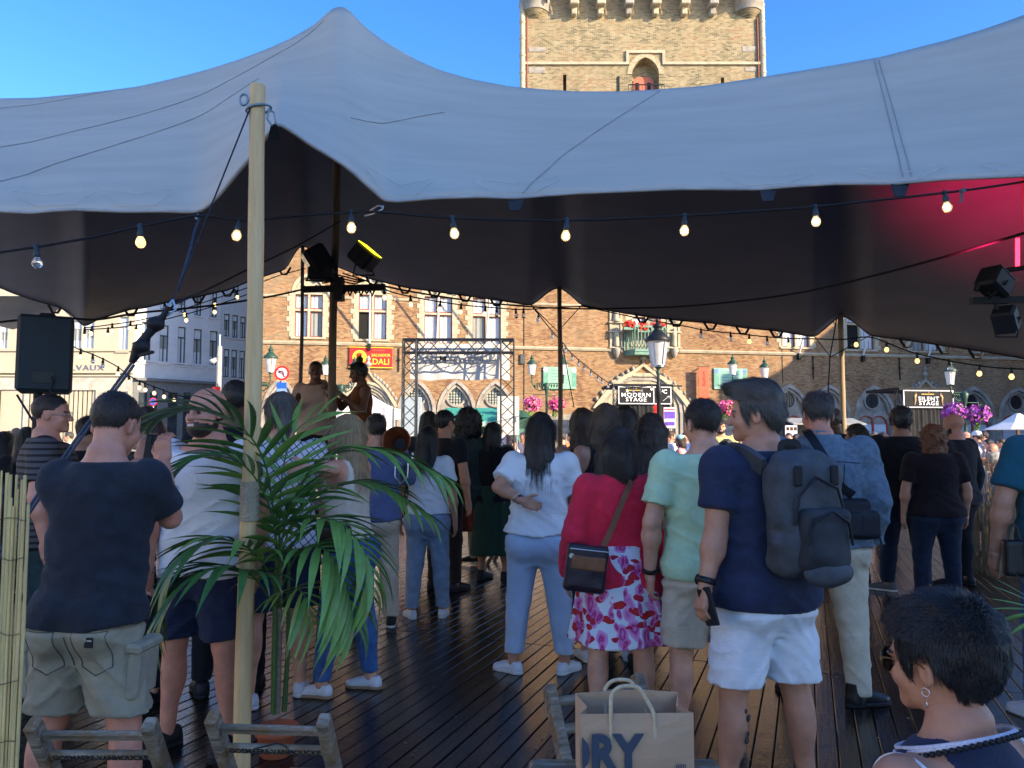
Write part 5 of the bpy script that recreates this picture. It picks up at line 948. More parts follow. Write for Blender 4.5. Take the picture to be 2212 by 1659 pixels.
eq = empty('equipment_case', (c.x-.2, 4.6, 0)); tag(eq, 'tall black equipment case behind the reed screen', 'case'); MB().bev(-.35, .35, -.3, .3, 0, .95, .02).build('case_body', BLACK, eq); MB().bev(-.355, .355, -.305, .305, .62, .66, .006).build('lid_edge', IRON, eq); MB().box(.05, .2, -.31, -.302, .3, .42).build('paper_label', M('white_paper', (.6, .62, .62), .8), eq)
# ------------------------------------------------------------------ signed-distance modelling of bodies and clothes
LAT = RNG.random((32, 32, 32)).astype(np.float32)
def vnoise(p):                                     # value noise, p (N,3)
    i = np.floor(p).astype(np.int32); f = (p-i).astype(np.float32); f = f*f*(3-2*f); i &= 31; j = (i+1) & 31
    x0, y0, z0 = i.T; x1, y1, z1 = j.T; fx, fy, fz = f.T
    a = LAT[x0, y0, z0]*(1-fx)+LAT[x1, y0, z0]*fx; b = LAT[x0, y1, z0]*(1-fx)+LAT[x1, y1, z0]*fx
    c = LAT[x0, y0, z1]*(1-fx)+LAT[x1, y0, z1]*fx; d = LAT[x0, y1, z1]*(1-fx)+LAT[x1, y1, z1]*fx
    return (a*(1-fy)+b*fy)*(1-fz)+(c*(1-fy)+d*fy)*fz
class Grid:
    def __init__(s, lo, hi, h):
        s.h = h; s.ax = [np.arange(lo[i], hi[i]+h, h, dtype=np.float32) for i in range(3)]; s.D = np.full([len(a) for a in s.ax], .5, np.float32)
    def sub(s, lo, hi):
        sl = []
        for i in range(3):
            a = s.ax[i]; i0 = max(0, int(np.searchsorted(a, lo[i]))-1); i1 = min(len(a), int(np.searchsorted(a, hi[i]))+1)
            if i1 <= i0: return None, None
            sl.append(slice(i0, i1))
        return tuple(sl), (s.ax[0][sl[0]][:, None, None], s.ax[1][sl[1]][None, :, None], s.ax[2][sl[2]][None, None, :])
    def put(s, lo, hi, fn, k, op='u'):
        m = k+3*s.h; sl, P = s.sub([v-m for v in lo], [v+m for v in hi])
        if sl is None: return s
        d = fn(*P); a = s.D[sl]
        if op == 'u':
            if k > 0: t = np.maximum(k-np.abs(a-d), 0)/k; r = np.minimum(a, d)-t*t*k*.25
            else: r = np.minimum(a, d)
        else:                                       # smooth subtraction
            d = -d
            if k > 0: t = np.maximum(k-np.abs(a-d), 0)/k; r = np.maximum(a, d)+t*t*k*.25
            else: r = np.maximum(a, d)
        s.D[sl] = r; return s
    def cone(s, a, b, ra, rb, k=.02, op='u'):
        a = np.array(a, np.float32); b = np.array(b, np.float32); ba = b-a; L2 = float(ba@ba)+1e-9; r = max(ra, rb)
        def fn(x, y, z):
            t = np.clip(((x-a[0])*ba[0]+(y-a[1])*ba[1]+(z-a[2])*ba[2])/L2, 0, 1)
            return np.sqrt((x-a[0]-t*ba[0])**2+(y-a[1]-t*ba[1])**2+(z-a[2]-t*ba[2])**2)-(ra+t*(rb-ra))
        return s.put(np.minimum(a, b)-r, np.maximum(a, b)+r, fn, k, op)
    def ell(s, c, r, k=.02, op='u', rot=None):
        c = np.array(c, np.float32); R_ = np.array(rot.transposed() if rot else Matrix.Identity(3), np.float32); q = max(r) if rot else None
        def fn(x, y, z):
            x, y, z = x-c[0], y-c[1], z-c[2]
            if rot: x, y, z = R_[0, 0]*x+R_[0, 1]*y+R_[0, 2]*z, R_[1, 0]*x+R_[1, 1]*y+R_[1, 2]*z, R_[2, 0]*x+R_[2, 1]*y+R_[2, 2]*z
            k0 = np.sqrt((x/r[0])**2+(y/r[1])**2+(z/r[2])**2); k1 = np.sqrt((x/r[0]**2)**2+(y/r[1]**2)**2+(z/r[2]**2)**2)+1e-6
            return k0*(k0-1)/k1
        e = np.array([q]*3 if q else r); return s.put(c-e, c+e, fn, k, op)
    def rbox(s, c, hs, r, k=0., op='u', rot=None):
        c = np.array(c, np.float32); R_ = np.array(rot.transposed() if rot else Matrix.Identity(3), np.float32); e = np.array([np.linalg.norm(hs)]*3) if rot else np.array(hs)
        def fn(x, y, z):
            x, y, z = x-c[0], y-c[1], z-c[2]
            if rot: x, y, z = R_[0, 0]*x+R_[0, 1]*y+R_[0, 2]*z, R_[1, 0]*x+R_[1, 1]*y+R_[1, 2]*z, R_[2, 0]*x+R_[2, 1]*y+R_[2, 2]*z
            qx, qy, qz = np.abs(x)-hs[0]+r, np.abs(y)-hs[1]+r, np.abs(z)-hs[2]+r
            return np.sqrt(np.maximum(qx, 0)**2+np.maximum(qy, 0)**2+np.maximum(qz, 0)**2)+np.minimum(np.maximum(qx, np.maximum(qy, qz)), 0)-r
        return s.put(c-e, c+e, fn, k, op)
    def cut(s, fn):                                 # keep where fn <= 0
        x, y, z = s.ax[0][:, None, None], s.ax[1][None, :, None], s.ax[2][None, None, :]
        s.D = np.maximum(s.D, fn(x, y, z).astype(np.float32)); return s
    def disp(s, fn, band=.05):
        m = np.abs(s.D) < band; ix = np.nonzero(m); p = np.stack([s.ax[i][ix[i]] for i in range(3)], 1); s.D[m] += fn(p).astype(np.float32); return s
    def mesh(s):                                    # naive surface nets
        D = np.pad(s.D, 1, constant_values=.5); h = s.h; o = np.array([a[0]-h for a in s.ax]); I = D < 0; nx, ny, nz = D.shape
        C = np.zeros((nx-1, ny-1, nz-1), np.uint8)
        for a in (0, 1):
            for b in (0, 1):
                for c in (0, 1): C += I[a:nx-1+a, b:ny-1+b, c:nz-1+c]
        ix = np.nonzero((C > 0) & (C < 8)); n = len(ix[0]); idx = np.full(C.shape, -1, np.int32); idx[ix] = np.arange(n); base = np.stack(ix, 1)
        acc = np.zeros((n, 3)); cnt = np.zeros(n)
        cor = [(a, b, c) for a in (0, 1) for b in (0, 1) for c in (0, 1)]; val = {q: D[base[:, 0]+q[0], base[:, 1]+q[1], base[:, 2]+q[2]] for q in cor}
        for q in cor:
            for d in range(3):
                if q[d] == 0:
                    r = tuple(1 if i == d else q[i] for i in range(3)); v0, v1 = val[q], val[r]; m = (v0 < 0) != (v1 < 0); t = np.where(m, v0/np.where(m, v0-v1, 1), 0)
                    p = np.tile(np.array(q, float), (n, 1)); p[:, d] += t; acc[m] += p[m]; cnt[m] += 1
        V = o+(base+acc/np.maximum(cnt, 1)[:, None])*h; Q = []
        for d in range(3):
            u, w = (d+1) % 3, (d+2) % 3; sl0 = [slice(None)]*3; sl1 = [slice(None)]*3; sl0[d] = slice(0, -1); sl1[d] = slice(1, None)
            for e in (u, w): sl0[e] = slice(1, -1); sl1[e] = slice(1, -1)
            A, B = I[tuple(sl0)], I[tuple(sl1)]; e = np.nonzero(A != B)
            if not len(e[0]): continue
            g = np.stack(e, 1); g[:, u] += 1; g[:, w] += 1; flip = B[e]
            def at_(du, dw): t = g.copy(); t[:, u] -= du; t[:, w] -= dw; return idx[t[:, 0], t[:, 1], t[:, 2]]
            q = np.stack([at_(1, 1), at_(0, 1), at_(0, 0), at_(1, 0)], 1); q[flip] = q[flip][:, ::-1]; Q.append(q)
        Q = np.concatenate(Q) if Q else np.zeros((0, 4), int)
        return V, Q
def mesh_np(name, V, Q, mats, mi=None):
    me = bpy.data.meshes.new(name); me.vertices.add(len(V)); me.vertices.foreach_set('co', np.asarray(V, np.float32).ravel()); me.loops.add(len(Q)*4); me.loops.foreach_set('vertex_index', np.asarray(Q, np.int32).ravel())
    me.polygons.add(len(Q)); me.polygons.foreach_set('loop_start', np.arange(0, len(Q)*4, 4, dtype=np.int32)); me.polygons.foreach_set('use_smooth', np.ones(len(Q), bool))
    for m in (mats if isinstance(mats, (list, tuple)) else [mats]): me.materials.append(m)
    if mi is not None: me.polygons.foreach_set('material_index', np.asarray(mi, np.int32))
    me.update(calc_edges=True); me.validate(); return me
def xf(V, m): m = np.array(m); return V@m[:3, :3].T+m[:3, 3]
def join_np(parts):
    Vs, Qs, Ms, b = [], [], [], 0
    for V, Q, m in parts: Vs.append(V); Qs.append(Q+b); Ms.append(np.full(len(Q), m) if np.isscalar(m) else m); b += len(V)
    return np.concatenate(Vs), np.concatenate(Qs), np.concatenate(Ms)
# ------------------------------------------------------------------ skin, hair and cloth materials
def skin(name, c): return M(name, (min(.8, c[0]*1.28), c[1]*1.12, c[2]*1.0), .5, var=.16, scale=13, bump=.08, bscale=180, spec=.4)
SK = {'fair': skin('fair_skin', (.52, .30, .22)), 'tan': skin('tanned_skin', (.40, .215, .145)), 'ruddy': skin('ruddy_skin', (.47, .235, .17)), 'dark': skin('dark_skin', (.11, .055, .035)), 'olive': skin('olive_skin', (.34, .19, .125))}
LIP = M('lips', (.36, .13, .11), .45, var=.05); EYE = M('eye', (.08, .06, .05), .2, var=0)
def hairm(name, c, c2=None):
    a, b = tuple(x*.55 for x in c), c2 or tuple(min(1, x*1.9) for x in c); m = M(name, a, .40, var=0, scale=5, col2=b, stretch=(40, 40, 3), bump=.5, bscale=5, spec=.5, bstretch=(90, 90, 5)); n = m.node_tree.nodes; L = m.node_tree.links
    ge = n.new('ShaderNodeNewGeometry'); rp = n.new('ShaderNodeValToRGB'); e = rp.color_ramp.elements; e[0].color = (*a, 1); e[1].color = (*b, 1); L.new(ge.outputs['Random Per Island'], rp.inputs[0])
    bs = n['Principled BSDF']; old = bs.inputs['Base Color'].links[0].from_socket; mx = n.new('ShaderNodeMixRGB'); mx.inputs[0].default_value = .55; L.new(old, mx.inputs[1]); L.new(rp.outputs[0], mx.inputs[2]); L.new(mx.outputs[0], bs.inputs['Base Color']); return m
HM = {'black': hairm('black_hair', (.010, .009, .010)), 'dark': hairm('dark_brown_hair', (.022, .015, .012)), 'brown': hairm('brown_hair', (.055, .033, .02)), 'light': hairm('light_brown_hair', (.11, .07, .04), (.26, .17, .09)),
      'blonde': hairm('blonde_hair', (.40, .24, .10), (.80, .56, .30)), 'grey': hairm('grey_hair', (.16, .155, .15), (.36, .35, .34)), 'salt': hairm('salt_and_pepper_hair', (.034, .029, .025), (.15, .135, .12)), 'red': hairm('auburn_hair', (.14, .045, .018), (.30, .11, .04)), 'white': hairm('white_hair', (.5, .5, .48), (.7, .7, .68))}
def cloth(name, c, var=.1, rough=.9, b=.25, bs=420, col2=None, scale=18): return M(name, c, rough, var=var, scale=scale, bump=b, bscale=bs, spec=.2, col2=col2, sheen=.08, crease=.17)
# ------------------------------------------------------------------ heads
def head_np(h, fem=False, beard=False, brow=True):
    g = Grid((-.11, -.14, -.13), (.11, .15, .26), h); nr = .047 if fem else .056
    g.ell((0, -.012, .150), (.076, .097, .087), 0); g.ell((0, .030, .115), (.064, .062, .088), .03); g.ell((0, .036, .050), (.050 if fem else .056, .052, .042), .03); g.ell((0, .078, .022), (.022, .018, .018), .03)
    for s in (-1, 1):
        g.ell((s*.043, .060, .083), (.022, .026, .022), .025); g.ell((s*.032, .086, .112), (.021, .018, .012), .012, 'd'); g.ell((s*.031, .077, .112), (.014, .013, .011), .003)
        g.ell((s*.032, .088, .129), (.024, .009, .006), .014); g.ell((s*.012, .103, .080), (.009, .011, .008), .01)
        rt = Matrix.Rotation(s*.35, 3, 'Z') @ Matrix.Rotation(-.18, 3, 'X'); g.ell((s*.079, -.010, .104), (.008, .021, .034), .006, rot=rt); g.ell((s*.087, -.006, .106), (.006, .012, .020), .004, 'd', rt)
    g.cone((0, .088, .122), (0, .112, .085), .008, .012, .014); g.ell((0, .090, .056), (.022, .010, .005), .006); g.ell((0, .089, .046), (.020, .010, .006), .006)
    g.cone((0, -.022, .06), (0, -.032, -.11), nr, nr*1.06, .035)
    if beard: g.ell((0, .050, .038), (.060, .052, .048), .02)
    V, Q = g.mesh(); c = V[Q].mean(1); x, y, z = c.T; mi = np.zeros(len(Q), int)
    mi[(np.abs(x) < .022) & (y > .088) & (z > .040) & (z < .061)] = 1; mi[(np.abs(np.abs(x)-.031) < .012) & (y > .080) & (np.abs(z-.112) < .0065)] = 2
    if brow: mi[(np.abs(np.abs(x)-.032) < .021) & (y > .076) & (np.abs(z-.1305) < .0045)] = 3
    if beard:
        lim = np.interp(y, [-.02, .0, .03, .06, .12], [.09, .085, .052, .058, .067]); mi[(y > -.022) & (z < lim) & (z > -.03+.1*np.maximum(0, .03-y)) & (mi != 1)] = 3
        mi[(np.abs(x) < .020) & (y > .085) & (np.abs(z-.0515) < .0035)] = 4
    return V, Q, mi
HC = {}
def head_cached(h, fem, beard):
    k = (round(h, 4), fem, beard)
    if k not in HC: HC[k] = head_np(*k)
    return HC[k]
def ribbons(V, Q, n, flow, length, width, seed, seg=4, lift=.0025, pick=None, jt=.16):
    rg = np.random.default_rng(seed); f = Q[rg.integers(0, len(Q), n)]; w = rg.random((n, 4)); w /= w.sum(1, keepdims=True); P0 = (V[f]*w[:, :, None]).sum(1)
    N = np.cross(V[f[:, 2]]-V[f[:, 0]], V[f[:, 3]]-V[f[:, 1]]); N /= np.linalg.norm(N, axis=1, keepdims=True)+1e-9
    if pick is not None: m = pick(P0, N); P0, N = P0[m], N[m]; n = len(P0)
    L_ = length*(.6+.7*rg.random((n, 1))); jit = rg.normal(0, jt, (n, 3)); pts = [P0-N*.002]; p = P0; nn = N
    for k in range(seg):
        d = flow(p, nn)+jit*(.5+.5*k/seg); d -= nn*(d*nn).sum(1, keepdims=True)*.75; d /= np.linalg.norm(d, axis=1, keepdims=True)+1e-9
        p = p+d*L_/seg+nn*(lift if k < 2 else -lift*.6); pts.append(p)
    V2 = []; s_ = np.cross(flow(P0, N)+jit*.3, N); s_ /= np.linalg.norm(s_, axis=1, keepdims=True)+1e-9
    for k, p in enumerate(pts): wk = width*(1-.75*(k/seg)**1.5); V2 += [p-s_*wk*.5, p+s_*wk*.5]
    A = np.stack(V2, 1).reshape(-1, 3); m = 2*(seg+1); b = np.arange(n)[:, None]*m; qs = [np.concatenate([b+2*k, b+2*k+1, b+2*k+3, b+2*k+2], 1) for k in range(seg)]
    return A, np.concatenate(qs)
def hair_np(kind, h, ln, seed, strands, fem=False, vol=.0):
    rg = np.random.default_rng(seed)
    if kind in ('short', 'buzz', 'wave', 'thin'):
        t = {'short': .014, 'buzz': .0055, 'wave': .016, 'thin': .008}[kind]+vol; g = Grid((-.13, -.15, 0), (.13, .15, .30), h); g.ell((0, -.013, .151), (.077+t*.75, .098+t, .088+t), 0)
        if kind == 'wave': g.ell((0, .035, .225), (.066, .058, .034), .03); g.ell((.012, .07, .225), (.05, .03, .026), .03); g.ell((0, -.04, .205), (.075, .07, .055), .03)
        yb, zb = [-.15, -.08, -.058, -.044, -.03, .014, .030, .044, .062, .085, .14], [.028, .036, .048, .09, .137, .137, .088, .10, .168, .190, .192]
        if kind == 'thin': zb = [.03, .04, .05, .09, .137, .14, .12, .15, .20, .215, .22]
    elif kind in ('bob', 'long', 'wavy', 'curly', 'bun', 'pony'):
        t = .018+vol; bot = -ln if kind not in ('bun',) else 0; g = Grid((-.20, -.24, min(-.06, bot)-.06), (.20, .16, .31), h); g.ell((0, -.014, .150), (.079+t*.8, .099+t, .089+t), 0)
        if kind in ('bob',): g.ell((0, -.035, .06), (.100, .088, .115), .05); g.cone((0, -.05, .05), (0, -.055, -ln+.04), .088, .088, .05)
        if kind in ('long', 'wavy'):
            wd_ = .085 if kind == 'long' else .095
            for s in (-1, 1): g.cone((s*.045, -.05, .10), (s*.060, -.088, -ln+.03), wd_*.62, wd_*.62, .05); g.cone((s*.072, .0, .10), (s*.085, -.02, -ln*.55), .026, .022, .03)
            g.cone((0, -.06, .08), (0, -.10, -ln+.02), .06, .052, .05)
        if kind == 'curly': g.ell((0, -.03, .14), (.115+vol, .118+vol, .115+vol), .04); g.ell((0, -.05, .03), (.118+vol, .092+vol, .10+ln*.5), .05)
        if kind == 'bun': g.ell((0, -.05, .275), (.045, .045, .042), .02)
        if kind == 'pony': g.cone((0, -.11, .16), (0, -.15, .05), .026, .034, .02); g.cone((0, -.15, .05), (0, -.14, -ln), .034, .014, .02)
        yb, zb = ([-.3, -.05, -.036, -.02, .016, .030, .044, .062, .085, .14], [.03, .05, .09, .137, .137, .088, .10, .165, .185, .19]) if kind in ('bun', 'pony') else ([-.3, -.0, .02, .036, .062, .085, .14], [-9, -9, .02, .13, .168, .190, .192])
        if kind == 'pony': yb, zb = [-.3, -.125, -.10, -.05, -.036, -.02, .016, .030, .044, .062, .085, .14], [-9, -9, .04, .05, .09, .137, .137, .088, .10, .165, .185, .19]
    nz = rg.random(3)*20
    g.cut(lambda x, y, z: np.interp(y, yb, zb)-z+0*x)
    if kind == 'curly': g.disp(lambda p: .030*(vnoise(p*26+nz)-.5)+.022*(vnoise(p*60+nz)-.5), .06)
    elif kind in ('long', 'wavy', 'bob', 'pony'):
        wv = .012 if kind == 'wavy' else .004
        g.disp(lambda p: .014*(vnoise(np.stack([p[:, 0]*46+ (wv*110)*np.sin(p[:, 2]*34), p[:, 1]*40, p[:, 2]*5+p[:, 0]*2], 1)+nz)-.5)+(.02 if kind == 'wavy' else .004)*(vnoise(p*[16, 16, 22]+nz)-.5), .05)
        end = -ln; g.cut(lambda x, y, z: (end+.018*np.sin(x*70+seed)+.012*np.sin(x*151+y*60))-z)
    else: g.disp(lambda p: (.007 if kind != 'buzz' else .002)*(vnoise(p*[55, 30, 30]+nz)-.5)*2, .04)
    V, Q = g.mesh(); parts = [(V, Q, 0)]
    if strands and len(Q):
        cen = np.array([0, -.05, .24])
        if kind in ('long', 'wavy', 'bob', 'pony', 'curly'): flow = lambda p, n: np.where((p[:, 2:3] > .16), (p-cen)*[1, 1, .5]*6+[0, 0, -.6], np.array([[0, 0, -1.]]))
        elif kind == 'wave': flow = lambda p, n: np.where(p[:, 2:3] > .17, np.array([[-.2, .9, .35]]), np.array([[0, -.35, -.9]]))
        else: flow = lambda p, n: np.where(p[:, 2:3] > .17, (p-np.array([0, -.06, .2]))*8, np.array([[0, -.2, -1.]]))
        le = {'short': .020, 'buzz': .010, 'wave': .045, 'thin': .03, 'bob': .10, 'long': .16, 'wavy': .13, 'curly': .05, 'bun': .05, 'pony': .09}[kind]
        if kind == 'curly': base_flow = flow; flow = lambda p, n: base_flow(p, n)*.4+np.stack([np.sin(p[:, 2]*90+p[:, 0]*50), np.cos(p[:, 2]*80+p[:, 1]*70), np.sin(p[:, 0]*90)], 1)
        parts.append((*ribbons(V, Q, strands, flow, le, .0040 if h > .0075 else .0020, seed, lift=.004 if kind == 'curly' else .0010, jt=.3 if kind == 'curly' else .075), 0))
    return join_np(parts)
# ------------------------------------------------------------------ hands: wrist at origin, fingers towards -z, thumb side +x, palm towards +y
def hand_np(curl, h, mirror=False, spread=.0):
    g = Grid((-.075, -.05, -.205), (.095, .085, .035), h)
    g.cone((0, 0, .04), (0, 0, -.015), .027, .026, .0); g.rbox((0, .002, -.055), (.038, .015, .045), .014, .02)
    for i, (x, L_, r) in enumerate(((.030, .070, .0088), (.010, .080, .0092), (-.010, .075, .0088), (-.029, .058, .0078))):
        p = np.array([x*.92, .0, -.088]); a = curl[0]*(1+.08*i); sp = x*spread
        for k, (fr, dc) in enumerate(((.46, 0), (.31, curl[1]), (.23, curl[1]*.8))):
            a += dc; q = p+np.array([sp*fr*L_*10, math.sin(a), -math.cos(a)])*L_*fr; g.cone(p, q, r*(1-.1*k), r*(.92-.12*k), .006); p = q
    t0 = np.array([.030, .006, -.028]); t1 = t0+np.array([.030, .014, -.030]); t2 = t1+np.array([.010, .012+.01*curl[0], -.030]); g.cone(t0, t1, .0135, .0105, .014); g.cone(t1, t2, .0105, .0085, .005)
    V, Q = g.mesh()
    if mirror: V = V*[-1, 1, 1]; Q = Q[:, ::-1]
    return V, Q
HNC = {}
def hand_cached(*k):
    if k not in HNC: HNC[k] = hand_np(*k)
    return HNC[k]
# ------------------------------------------------------------------ shoes
def shoe_np(kind, h):
    g = Grid((-.07, -.10, -.01), (.07, .21, .16), h)
    if kind == 'boot': g.cone((0, -.03, .02), (0, -.03, .14), .045, .047, .0); g.cut(lambda x, y, z: z-.13)
    g.ell((0, -.035, .036), (.035, .045, .048), .02); g.ell((0, .05, .040), (.039, .075, .042), .025); g.ell((0, .125, .028), (.044, .060, .028), .03); g.cone((0, -.035, .05), (0, -.028, .088), .036, .035, .025)
    g.cut(lambda x, y, z: .012-z); g.cut(lambda x, y, z: z-(.088+.0*x if kind != 'boot' else .128+0*x)-.0*y)
    if kind != 'boot': g.ell((0, -.02, .115), (.028, .040, .032), .006, 'd')
    V, Q = g.mesh(); s = Grid((-.07, -.10, -.01), (.07, .21, .05), h)
    s.ell((0, -.035, .012), (.041, .051, .05), 0); s.ell((0, .05, .012), (.040, .085, .05), .02); s.ell((0, .122, .012), (.049, .066, .05), .03); s.cut(lambda x, y, z: np.maximum(z-(.022+.03*np.maximum(0, .1-0*y)*.2), -z)); V2, Q2 = s.mesh()
    return (V, Q), (V2, Q2)
SHC = {}
def shoes(kind, up, sole, h):
    k = (kind, up.name, sole.name, h)
    if k not in SHC:
        (V, Q), (V2, Q2) = shoe_np(kind, h); SHC[k] = (mesh_np('shoe', V, Q, up), mesh_np('sole', V2, Q2, sole))
    return SHC[k]
# ------------------------------------------------------------------ the figure
TZ = np.array([.42, .44, .47, .50, .53, .57, .61, .65, .70, .745, .78, .81, .83, .85, .87])
TW = {0: np.array([.06, .085, .098, .102, .102, .097, .093, .096, .103, .109, .107, .098, .074, .044, .034]), 1: np.array([.06, .090, .104, .107, .104, .094, .083, .082, .090, .096, .094, .088, .064, .037, .029])}
TD = {0: np.array([.04, .05, .06, .068, .068, .064, .061, .062, .067, .069, .065, .055, .046, .036, .033]), 1: np.array([.04, .05, .062, .068, .066, .058, .052, .053, .063, .065, .058, .049, .041, .032, .029])}
TC = np.array([0, 0, -.002, -.006, -.008, -.004, 0, 0, 0, -.002, -.006, -.010, -.012, -.015, -.017])
def V3(a): return np.array(a, float)
def person(name_label, pos, yaw, H=1.72, fem=False, sk='fair', top=None, bottom=None, shoe=None, hair=None, arms=None, stance=(.10, .0), feet=(8, -8), lean=0.0, sway=0.0, turn=0.0, nod=0.0, bw=1.0, sit=None, far=0, beard=False, group=None, z0=0.0, hips=None, lo_cut=None, knee=.012, cat='person', tilt=0.0, calfm=1.0, hb=1.0, solem=None, footpos=None):
    hv = {0: .0105, 1: .014, 2: .024}[far]; o = empty('person', (pos[0], pos[1], z0), R(yaw)); tag(o, name_label, cat, group)
    s = 1 if fem else 0; drop = 0.0
    if sit is not None: drop = .505*H-sit-.06
    hipz = .505*H; SHX, SHY = (lambda z: sway*(z-hipz)), (lambda z: lean*(z-hipz))
    sh = {}; sz = .812*H; sx = (.100 if fem else .112)*H*bw
    zc = V3((0, 0, -drop))
    for k, sg in (('L', -1), ('R', 1)): sh[k] = V3((sg*sx+SHX(sz), SHY(sz)-.012*H, sz))
    J = {}
    uL, fL = .170*H, .150*H
    for k, sg in (('L', -1), ('R', 1)):
        a = (arms or {}).get(k)
        if a is None: e = sh[k]+V3((sg*.045*H, -.012*H, -uL*.96)); w = e+V3((sg*.004*H, .03*H, -fL*.97))
        else:
            e, w = V3(a[0]), V3(a[1])
            if not (len(a) > 2 and a[2] == 'abs'): e, w = sh[k]+e*H, sh[k]+w*H
            else: e = e+V3((0, 0, drop)); w = w+V3((0, 0, drop))
        J[k] = (sh[k], e, w)
    LG = {}
    for k, sg in (('L', -1), ('R', 1)):
        hp = V3((sg*.052*H*bw, -.004*H, .50*H))
        if sit is not None: kn = hp+V3((sg*.05*H, .235*H, .0*H)); an = kn+V3((0, -.01, -(sit+.03-.085)))
        else:
            an = V3((sg*(.055*H+stance[0]*.5), stance[1]*sg, .045*H)) if not footpos else V3((*footpos[0 if sg < 0 else 1], .045*H)); kn = (hp+an)/2+V3((sg*.004, knee, .01*H))
        LG[k] = (hp, kn, an)
    W, Dp = TW[s]*H*bw, TD[s]*H*bw; cyt = TC*H; zt = TZ*H
    def torso(g, fit, k=.03, wmul=1.0, z0_=None, z1_=None, flare=None):
        def fn(x, y, z):
            zz = z; w = np.interp(zz, zt, W).astype(np.float32)*wmul+fit; d = np.interp(zz, zt, Dp).astype(np.float32)*wmul+fit; c = np.interp(zz, zt, cyt).astype(np.float32)
            if flare is not None: fl = np.interp(zz, *flare).astype(np.float32); w = w+fl; d = d+fl*.8
            X = np.abs((x-SHX(zz))/w); Y = np.abs((y-c-SHY(zz))/d); q = (X**2.25+Y**2.25)**(1/2.25); r = (q-1)*np.minimum(w, d)
            return np.maximum(r, np.maximum(zz-(.872*H), (.415*H)-zz))
        m = .26*bw+abs(sway)*.7+fit+.1; m2 = .22*bw+abs(lean)*.7+fit+.1
        return g.put((-m, -m2, .40*H), (m, m2, .9*H), fn, k)
    lo = np.minimum.reduce([*J['L'], *J['R'], *LG['L'], *LG['R']])-.16; hi = np.maximum.reduce([*J['L'], *J['R'], *LG['L'], *LG['R']])+.16; hi[2] = max(hi[2], .92*H); lo[2] = min(0, lo[2])
    lo[0] = min(lo[0], -.3*bw); hi[0] = max(hi[0], .3*bw); lo[1] = min(lo[1], -.26*bw); hi[1] = max(hi[1], .26*bw)
    def capcone(g, a, b, ra, rb, k):               # cone with a flat far end (a sleeve)
        a = np.array(a, np.float32); b = np.array(b, np.float32); ba = b-a; L2 = float(ba@ba)+1e-9; L1 = L2**.5; r = max(ra, rb)
        def fn(x, y, z):
            u = ((x-a[0])*ba[0]+(y-a[1])*ba[1]+(z-a[2])*ba[2])/L2; t = np.clip(u, 0, 1.6)
            return np.maximum(np.sqrt((x-a[0]-t*ba[0])**2+(y-a[1]-t*ba[1])**2+(z-a[2]-t*ba[2])**2)-(ra+np.minimum(t, 1)*(rb-ra)), (u-1)*L1)
        return g.put(np.minimum(a, b)-r, np.maximum(a, b)+r, fn, k)
    def arm_pr(g, k, fit, t=1.0, tk=.02, mul=1.0, cap=False):
        a, e, w = J[k]; r0, r1, r2 = (.029, .0235, .0155) if fem else (.032, .0265, .0175); r0, r1, r2 = r0*H*bw**.4, r1*H*bw**.4, r2*H
        cone = (lambda p, q, ra, rb, k_: capcone(g, p, q, ra, rb, k_)) if cap else g.cone
        g.ell(a+V3((0, 0, -.012*H)), (r0*.94+fit*.5,)*3, .07)
        if t >= 1:
            tt = min(1, t-1) if t < 2 else 1; q = e+(w-e)*tt; g.cone(a, e, r0*.98+fit*.8, r1+fit*mul, .025); cone(e, q, r1+fit*mul, r1+(r2-r1)*tt+fit*mul, .012)
            if tt > .4: g.ell(e+(w-e)*.28, (r1*1.06+fit*.8,)*3, .03)
        else: q = a+(e-a)*t; cone(a, q, r0*.98+fit*.8, r0+(r1-r0)*t+fit*mul*1.15, .022)
        return q
    def leg_pr(g, k, fit, t=2.0, fk=None, mul=1.0):
        h_, n, a = LG[k]; r0, r1, r2 = .052*H*bw, .0315*H*hb, .0205*H*hb
        g.cone(h_, n, r0+fit, r1+fit*mul*1.15, .04)
        if t > 1: q = n+(a-n)*(t-1); g.cone(n, q, r1+fit*mul*1.15, (r1+(r2-r1)*(t-1) if fk is None else r2)+fit*mul*1.2, .03)
        if fk is None:
            g.ell(n+(a-n)*.33+V3((0, -.012*H, 0)), (.031*H*calfm+fit, .033*H*calfm+fit, .075*H+fit), .03); 
        return g
    # body --------------------------------------------------------------
    bh = hv if far else .0115
    g = Grid(lo, hi, bh); torso(g, 0)
    for k in 'LR': arm_pr(g, k, 0, 2); leg_pr(g, k, 0)
    for sg in (-1, 1): g.ell((sg*.050*H*bw, -.042*H, .50*H), (.050*H*bw, .045*H, .055*H), .05)
    nk = V3((SHX(.86*H), SHY(.86*H)-.016*H, .80*H)); hd = V3((SHX(.875*H), SHY(.875*H)+.0*H, H-.238*H/1.75))
    hs = H/1.75*(1.0 if not fem else .985); HMx = Matrix.Translation(Vector(hd)) @ Matrix.Rotation(R(turn), 4, 'Z') @ Matrix.Rotation(R(nod), 4, 'X') @ Matrix.Rotation(R(tilt), 4, 'Y') @ Matrix.Scale(hs, 4)
    nb = V3(HMx @ Vector((0, -.026, .03))); g.cone(nk, nb, (.050 if fem else .060)*hs, (.045 if fem else .053)*hs, .05); g.cone(nk+V3((-.06, -.01, .01)), nk+V3((.06, -.01, .01)), .05*hs, .05*hs, .05)
    parts = []; V, Q = g.mesh(); parts.append((V, Q, 0))
    hh = .0062 if far == 0 else (.009 if far == 1 else .015); V, Q, mi = head_cached(hh, fem, beard); parts.append((xf(V, HMx), Q, mi))
